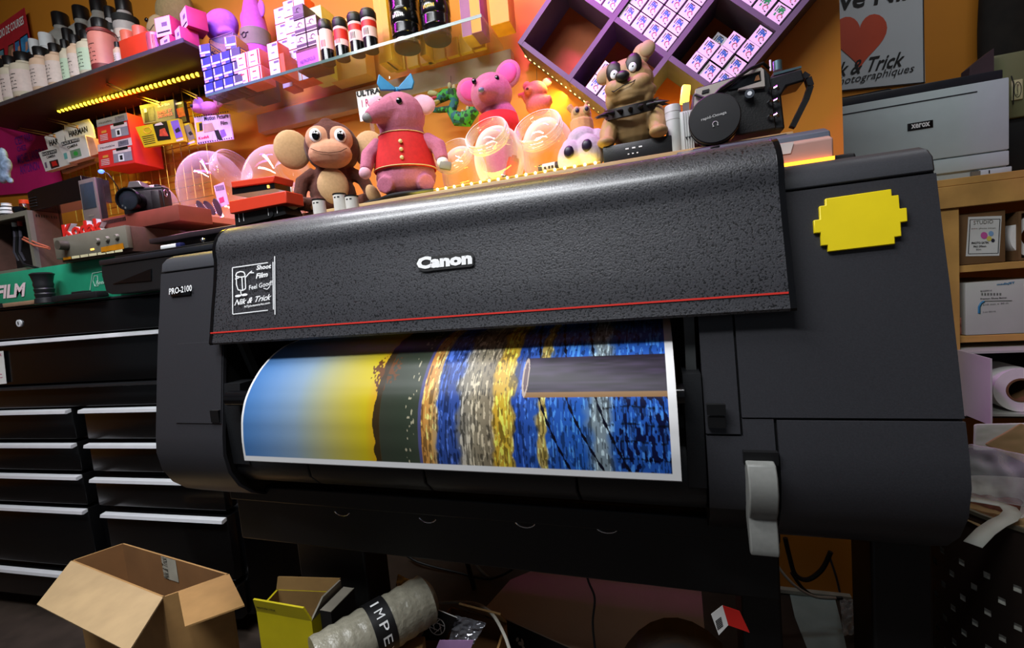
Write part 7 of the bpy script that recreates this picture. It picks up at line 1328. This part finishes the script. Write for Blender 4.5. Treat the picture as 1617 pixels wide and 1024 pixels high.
open_box('cardboard_box', 'open cardboard shipping box with flaps spread before the tool chest', C4, zb, CARD, CIN, [('flap', f1, CARD2), ('flap', f2, CARD)], 'box', [('printed_tape', tp_)])
# yellow box
zy = -0.515; YC = [(438, 930), (405, 966), (492, 982), (540, 934)]; P = [atz(x, y, zy) for x, y in YC]; YCB = mat('yellow_box_card', '#b8a80c', 0.5, var=0.05); KIN = mat('kraft_inside', '#8a6a3c', 0.85, var=0.1)
fl = [P[1], P[2], P[2] + Vector((-0.008, -0.006, 0.026)), P[1] + Vector((0.003, -0.006, 0.026))]; fb = [P[3], P[0], P[0] + Vector((0.003, 0.004, 0.022)), P[3] + Vector((-0.003, 0.004, 0.022))]; fs_ = [P[2], P[3], P[3] + Vector((0.004, -0.004, 0.024)), P[2].lerp(P[3], 0.35) + Vector((0.004, 0, 0.024))]
tx = MB(); fr_ = (P[2] - P[1]).normalized(); up = (fl[3] - fl[0]).normalized(); b0 = P[1] + up * 0.008; tx.text('Waterproof & Acid-free 1 x A4 A4 units', INK, b0 + fr_ * 0.004, b0 + fr_ * 0.045, b0 + fr_ * 0.004 + up * 0.006, bold=0.03, lift=0.001)
sd = (P[3] - P[2]).normalized(); v0 = P[2] + sd * 0.040 + Vector((0, 0, -0.008)); tx.text('54 portraits', INK, v0, v0 + Vector((0, 0, -0.06)), v0 + sd * 0.010, bold=0.03, shear=0.2, lift=0.001)
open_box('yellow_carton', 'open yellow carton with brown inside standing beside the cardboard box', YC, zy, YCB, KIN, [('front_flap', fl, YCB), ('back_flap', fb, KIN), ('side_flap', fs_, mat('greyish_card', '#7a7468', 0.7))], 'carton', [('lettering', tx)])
b = MB(); a0 = atz(533, 930, -0.62); c0 = atz(556, 915, -0.60); zt_ = zy + 0.012 + H; d_ = (P[3] - P[2]); d_.z = 0; d_ = d_.normalized(); n_ = Vector((d_.y, -d_.x, 0))
p0 = P[2] + n_ * 0.008 + d_ * 0.012; Q = [p0, p0 + n_ * 0.022, p0 + n_ * 0.022 + d_ * 0.06, p0 + d_ * 0.06]; Q = [Vector((v.x, v.y, zt_)) for v in Q]
BKC = mat('black_carton', '#0f0f11', 0.5)
for i in range(4): a, e_ = Q[i], Q[(i + 1) % 4]; b.poly([Vector((a.x, a.y, 0.001)), Vector((e_.x, e_.y, 0.001)), e_, a], BKC)
b.poly(Q, mat('greyish_card', '#7a7468', 0.7)); s0 = Q[1] + d_ * 0.022 + Vector((0, 0, -0.045)); b.text('DUNCO', WINK, s0, s0 + Vector((0, 0, -0.075)), s0 + d_ * 0.022, lift=0.001)
for z_ in (0.0, -0.03): b.tube([Q[1] + Vector((0, 0, z_ - 0.004)) + d_ * 0.012, Q[1] + Vector((0, 0, z_ - 0.2)) + d_ * 0.012], 0.0007, GREYP, 4) if z_ else b.tube([Q[1] + d_ * 0.0, Q[2]], 0.001, GREYP, 4)
fin(b, 'black_carton', 'narrow black carton with white lettering behind the yellow one', 'carton')
# bubble wrapped tube with tape
BUB = mat('bubble_wrap', '#8c8878', 0.28, var=0.15, scale=120, bump=1.0); ta, tb = atz(500, 1052, -0.53), atz(672, 947, -0.52); ax = (tb - ta).normalized(); L = (tb - ta).length; R3 = ax.to_track_quat('Z', 'Y').to_matrix(); rt = 0.040
b = MB(); b.lathe([(0.0, 0)] + [(rt * (1 + 0.03 * math.sin(k * 2.1)), L * k / 24) for k in range(25)] + [(rt * 0.6, L + 0.012), (0, L + 0.016)], BUB, 40, ta, R3)
t_ = MB(); l0, l1 = L * 0.44, L * 0.62; t_.lathe([(rt * 1.05, l0), (rt * 1.055, l1)], BKC, 40, ta, R3)
vw = (Vector((0, 0, H)) - (ta + ax * (l0 + l1) / 2)); vw = (vw - ax * vw.dot(ax)).normalized(); sd_ = ax.cross(vw).normalized()
for k, ch in enumerate('IMPEX'):
    th = math.radians(50 - 27 * k); rad = vw * math.cos(th) + sd_ * -math.sin(th); tn = (sd_ * -math.cos(th) - vw * math.sin(th)) * -1; base = ta + rad * rt * 1.066
    w2 = 0.013 if ch != 'I' else 0.004
    t_.text(ch, WINK, base + ax * (l0 + 0.009) - tn * w2 / 2, base + ax * (l0 + 0.009) + tn * w2 / 2, base + ax * (l1 - 0.010) - tn * w2 / 2, lift=0.0003)
grp('wrapped_tube', 'bubble wrapped tube with a black lettered tape band lying in front of the printer leg', 'parcel', [('wrapping', b), ('tape_band', t_)])
sup = MB(); mid = (ta + tb) / 2; sup.box((mid.x + 0.005, mid.y - 0.005, (mid.z - rt - 0.012) / 2), (0.13, 0.10, mid.z - rt - 0.012), CARD, (0, 0, 20), 0.003); fin(sup, 'support_carton', 'closed cardboard carton under the bubble wrapped tube', 'carton')
FOIL = mat('crinkled_film', '#8a8a90', 0.12, 0.6, var=0.2, scale=50); 
crumple('crinkled_film', 'shiny crinkled film standing up behind the wrapped tube', [atz(616, 985, -0.56), atz(690, 985, -0.56), at(690, 938, 0.80), at(628, 905, 0.80)], FOIL, amp=0.010, seed=7, cat='packing film', n=12)
# carton with aperture card, film and lilac label
zc_ = -0.60; P = [atz(x, y, zc_) for x, y in ((690, 960), (640, 1040), (770, 1050), (795, 990))]
b_ap = MB(); 
open_box('packing_carton', 'open brown carton holding film and a black aperture card', ((712, 958), (640, 1045), (780, 1050), (800, 985)), -0.62, CARD, CIN, [('back_flap', [atz(730, 960, -0.62), atz(800, 985, -0.62), atz(790, 972, -0.55), atz(724, 955, -0.55)], CARD)], 'carton')
A = [at(x, y, 0.66) for x, y in ((664, 1012), (702, 1012), (722, 976), (683, 960))]; b = MB(); b.slab(A, 0.0015, BKC); cA = at(690, 990, 0.6585); ux = (A[1] - A[0]).normalized(); uz = Vector((0, 0, 1)); ra = 0.0155
ring = [cA + ux * ra * math.cos(t) + uz * ra * math.sin(t) for t in [i * math.pi / 12 for i in range(25)]]; b.tube(ring, 0.0007, WINK, 4)
for k in range(6): t = k * math.pi / 3; u_ = t + 1.9; b.tube([cA + ux * ra * math.cos(t) + uz * ra * math.sin(t), cA + (ux * ra * math.cos(u_) + uz * ra * math.sin(u_)) * 0.55], 0.0007, WINK, 4)
b.tube([A[3], A[2]], 0.0007, WINK, 4); fin(b, 'aperture_card', 'black card with a white lens aperture emblem', 'card')
crumple('foil_wrap', 'crumpled silver wrap beside the aperture card', [at(708, 1016, 0.655), at(748, 1018, 0.655), at(768, 985, 0.67), at(718, 972, 0.67)], FOIL, amp=0.008, seed=8, cat='packing film', n=12)
b = MB(); b.slab([at(x, y, 0.62) for x, y in ((688, 1026), (742, 1030), (748, 1012), (694, 1012))], 0.001, mat('lilac_label', '#b088b8', 0.6)); fin(b, 'lilac_label', 'lilac paper label hanging on the packing carton', 'label')
# big black carton with tan lid
zt_ = -0.655; TANL = mat('tan_lid', '#b39a82', 0.75, var=0.08, scale=5)
T = [atz(x, y, zt_) for x, y in ((765, 962), (806, 916), (868, 890), (1105, 904), (1118, 1060), (985, 1060))]
b = MB(); 
for i in range(len(T)): a, e_ = T[i], T[(i + 1) % len(T)]; b.poly([Vector((a.x, a.y, 0.001)), Vector((e_.x, e_.y, 0.001)), e_ - Vector((0, 0, 0.003)), a - Vector((0, 0, 0.003))], BKC)
l_ = MB(); l_.slab(T[::-1], 0.003, TANL)
e_ = MB(); fd = (T[5] - T[0]).normalized(); fo = T[0] + fd * 0.075 + Vector((0, 0, -0.028)); nf = Vector((fd.y, -fd.x, 0)).normalized(); nf = nf if nf.y < 0 else -nf
EMB = mat('emblem_cream', '#a89a88', 0.6)
for px_, pz_, rx, rz, an in ((0.012, -0.012, 0.006, 0.004, 30), (0.020, -0.018, 0.008, 0.0035, -50), (0.026, -0.026, 0.0035, 0.007, 20), (0.006, -0.006, 0.003, 0.006, -30), (0.018, -0.006, 0.003, 0.007, 10), (0.032, -0.030, 0.005, 0.003, 10)):
    e_.poly([fo + nf * 0.0012 + fd * (px_ + rx * math.cos(t) * math.cos(math.radians(an)) - rz * math.sin(t) * math.sin(math.radians(an))) + Vector((0, 0, pz_ + rx * math.cos(t) * math.sin(math.radians(an)) + rz * math.sin(t) * math.cos(math.radians(an)))) for t in [i * math.pi / 6 for i in range(12)]], EMB)
grp('black_crate', 'big black carton with a tan lid and a cream emblem under the printer', 'carton', [('carton_body', b), ('lid', l_), ('emblem', e_)])
# smoky curved sheet with price label
b = MB(); c0 = atz(1190, 1010, -0.62); c0.x = -0.022; SMK = mat('smoky_plastic', '#3d3c3a', 0.25, var=0.1); vs = []
for i in range(15):
    a_ = math.radians(180 - 9 * i); 
    for y_ in (0.0, 0.12): vs.append(Vector((c0.x + 0.02 + 0.14 * math.cos(a_), 0.605 + y_, max(0.002, 0.02 + 0.30 * math.sin(a_)))))
b.add(vs, [(2 * i, 2 * i + 1, 2 * i + 3, 2 * i + 2) for i in range(14)], SMK); o = fin(b, 'curved_sheet', 'smoky curved plastic sheet standing in front of the right printer leg', 'plastic sheet'); q_ = o.modifiers.new('solid', 'SOLIDIFY'); q_.thickness = 0.003
y = 0.603; b = MB(); b.slab([at(x, y_, y) for x, y_ in ((1135, 1004), (1150, 988), (1141, 957), (1123, 971))], 0.001, PAPER); b.slab([at(x, y_, y) for x, y_ in ((1150, 988), (1184, 1000), (1168, 966), (1141, 957))], 0.001, RED)
for k in range(6): b.poly([at(x, y_, y - 0.0006) for x, y_ in ((1130 + k * 0.6, 983 + k * 2.6), (1139 + k * 0.6, 976 + k * 2.6), (1138.6 + k * 0.6, 974.6 + k * 2.6), (1129.6 + k * 0.6, 981.6 + k * 2.6))], INK)
fin(b, 'price_label', 'white and red price label on the smoky plastic sheet', 'label')
# pale board on the floor, cables, bag
b = MB(); zf_ = -H + 0.002; b.slab([atz(x, y_, zf_) for x, y_ in ((1277, 1030), (1338, 1030), (1326, 975), (1316, 936), (1246, 933), (1255, 975))], 0.003, mat('pale_blue_board', '#9fb4b4', 0.5, var=0.12, scale=14)); fin(b, 'pale_board', 'pale blue board lying on the floor behind the right printer leg', 'board')
def cable(label, pts, M, r=0.003, name='cable'):
    b = MB(); P = [at(*p) for p in pts]; out = []
    for i in range(len(P) - 1):
        p0, p1, p2, p3 = P[max(i - 1, 0)], P[i], P[i + 1], P[min(i + 2, len(P) - 1)]
        for k in range(6): t = k / 6; out.append(0.5 * ((2 * p1) + (p2 - p0) * t + (2 * p0 - 5 * p1 + 4 * p2 - p3) * t * t + (3 * p1 - p0 - 3 * p2 + p3) * t ** 3))
    out.append(P[-1]); b.tube(out, r, M, 7); return fin(b, name, label, 'cable')
WCB = mat('white_cable', '#b8b4a8', 0.5); BCB = mat('black_cable', '#0c0c0c', 0.5)
cable('white cable arching from the foil wrap down past the black carton', ((688, 953, 0.75), (745, 953, 0.72), (775, 968, 0.68), (795, 1000, 0.64), (806, 1030, 0.62)), WCB, 0.0028)
cable('thin black cable hanging down before the tan lid', ((925, 880, 0.66), (928, 915, 0.66), (939, 945, 0.66), (936, 985, 0.66), (940, 1030, 0.66)), BCB, 0.0018)
cable('black cable sagging along the skirting behind the printer', ((630, 868, 1.2), (660, 888, 1.2), (720, 904, 1.2), (775, 914, 1.2), (820, 892, 1.2), (840, 870, 1.2)), BCB, 0.004)
cable('thick black cable hanging straight behind the left printer leg', ((730, 860, 1.15), (738, 890, 1.15), (750, 935, 1.15), (762, 985, 1.15)), BCB, 0.007)
cable('grey cable slanting behind the black cables to the floor', ((742, 872, 1.22), (760, 902, 1.22), (795, 928, 1.2), (830, 945, 1.18)), mat('grey_cable_pale', '#7a766c', 0.5), 0.004)
cable('thick black cable looping behind the right printer leg', ((1240, 850, 1.1), (1247, 880, 1.1), (1256, 908, 1.1), (1275, 916, 1.1), (1298, 900, 1.1), (1312, 872, 1.1)), BCB, 0.005)
cable('white cable curving behind the grey lever to the floor', ((1222, 880, 1.12), (1232, 900, 1.12), (1256, 926, 1.12), (1285, 942, 1.14), (1320, 945, 1.15)), WCB, 0.003)
cable('black cable running down to the pale board', ((1250, 905, 1.14), (1268, 930, 1.14), (1290, 943, 1.15), (1330, 945, 1.16)), BCB, 0.004)
cable('slim grey cable dropping beside the clear bag', ((1310, 880, 1.16), (1320, 910, 1.16), (1326, 935, 1.18)), mat('grey_cable', '#3c3a44', 0.5), 0.0025)
crumple('clear_bag', 'crumpled clear bag lying on the floor by the right rear leg', [atz(1332, 1005, -H + 0.04), atz(1370, 995, -H + 0.02), atz(1362, 950, -H + 0.05), atz(1326, 945, -H + 0.03)], glass('clear_bag', (0.7, 0.72, 0.72), 0.15, 0.2), amp=0.014, seed=9, cat='plastic bag', n=12)
b = MB(); ws = MB(); SK = mat('skirting_white', '#a8a89c', 0.5); b.box((-1.58, WB - 0.007, 0.004 + 0.005), (4.0, 0.014, 0.010), SK); struct(b.build('baseboard_back'))
b = MB(); p_ = at(604, 912, 1.22); b.box(p_, (0.012, 0.008, 0.02), mat('standby_light', (1.0, 0.22, 0.03), emit=1.2)); c_ = MB(); c_.box((p_.x - 0.02, 1.245, p_.z / 2), (0.10, 0.03, p_.z + 0.05), mat('adaptor_grey', '#4a443c', 0.6)); grp('power_adaptor', 'grey power adaptor with an orange standby light behind the left leg', 'adaptor', [('housing', c_), ('light', b)])
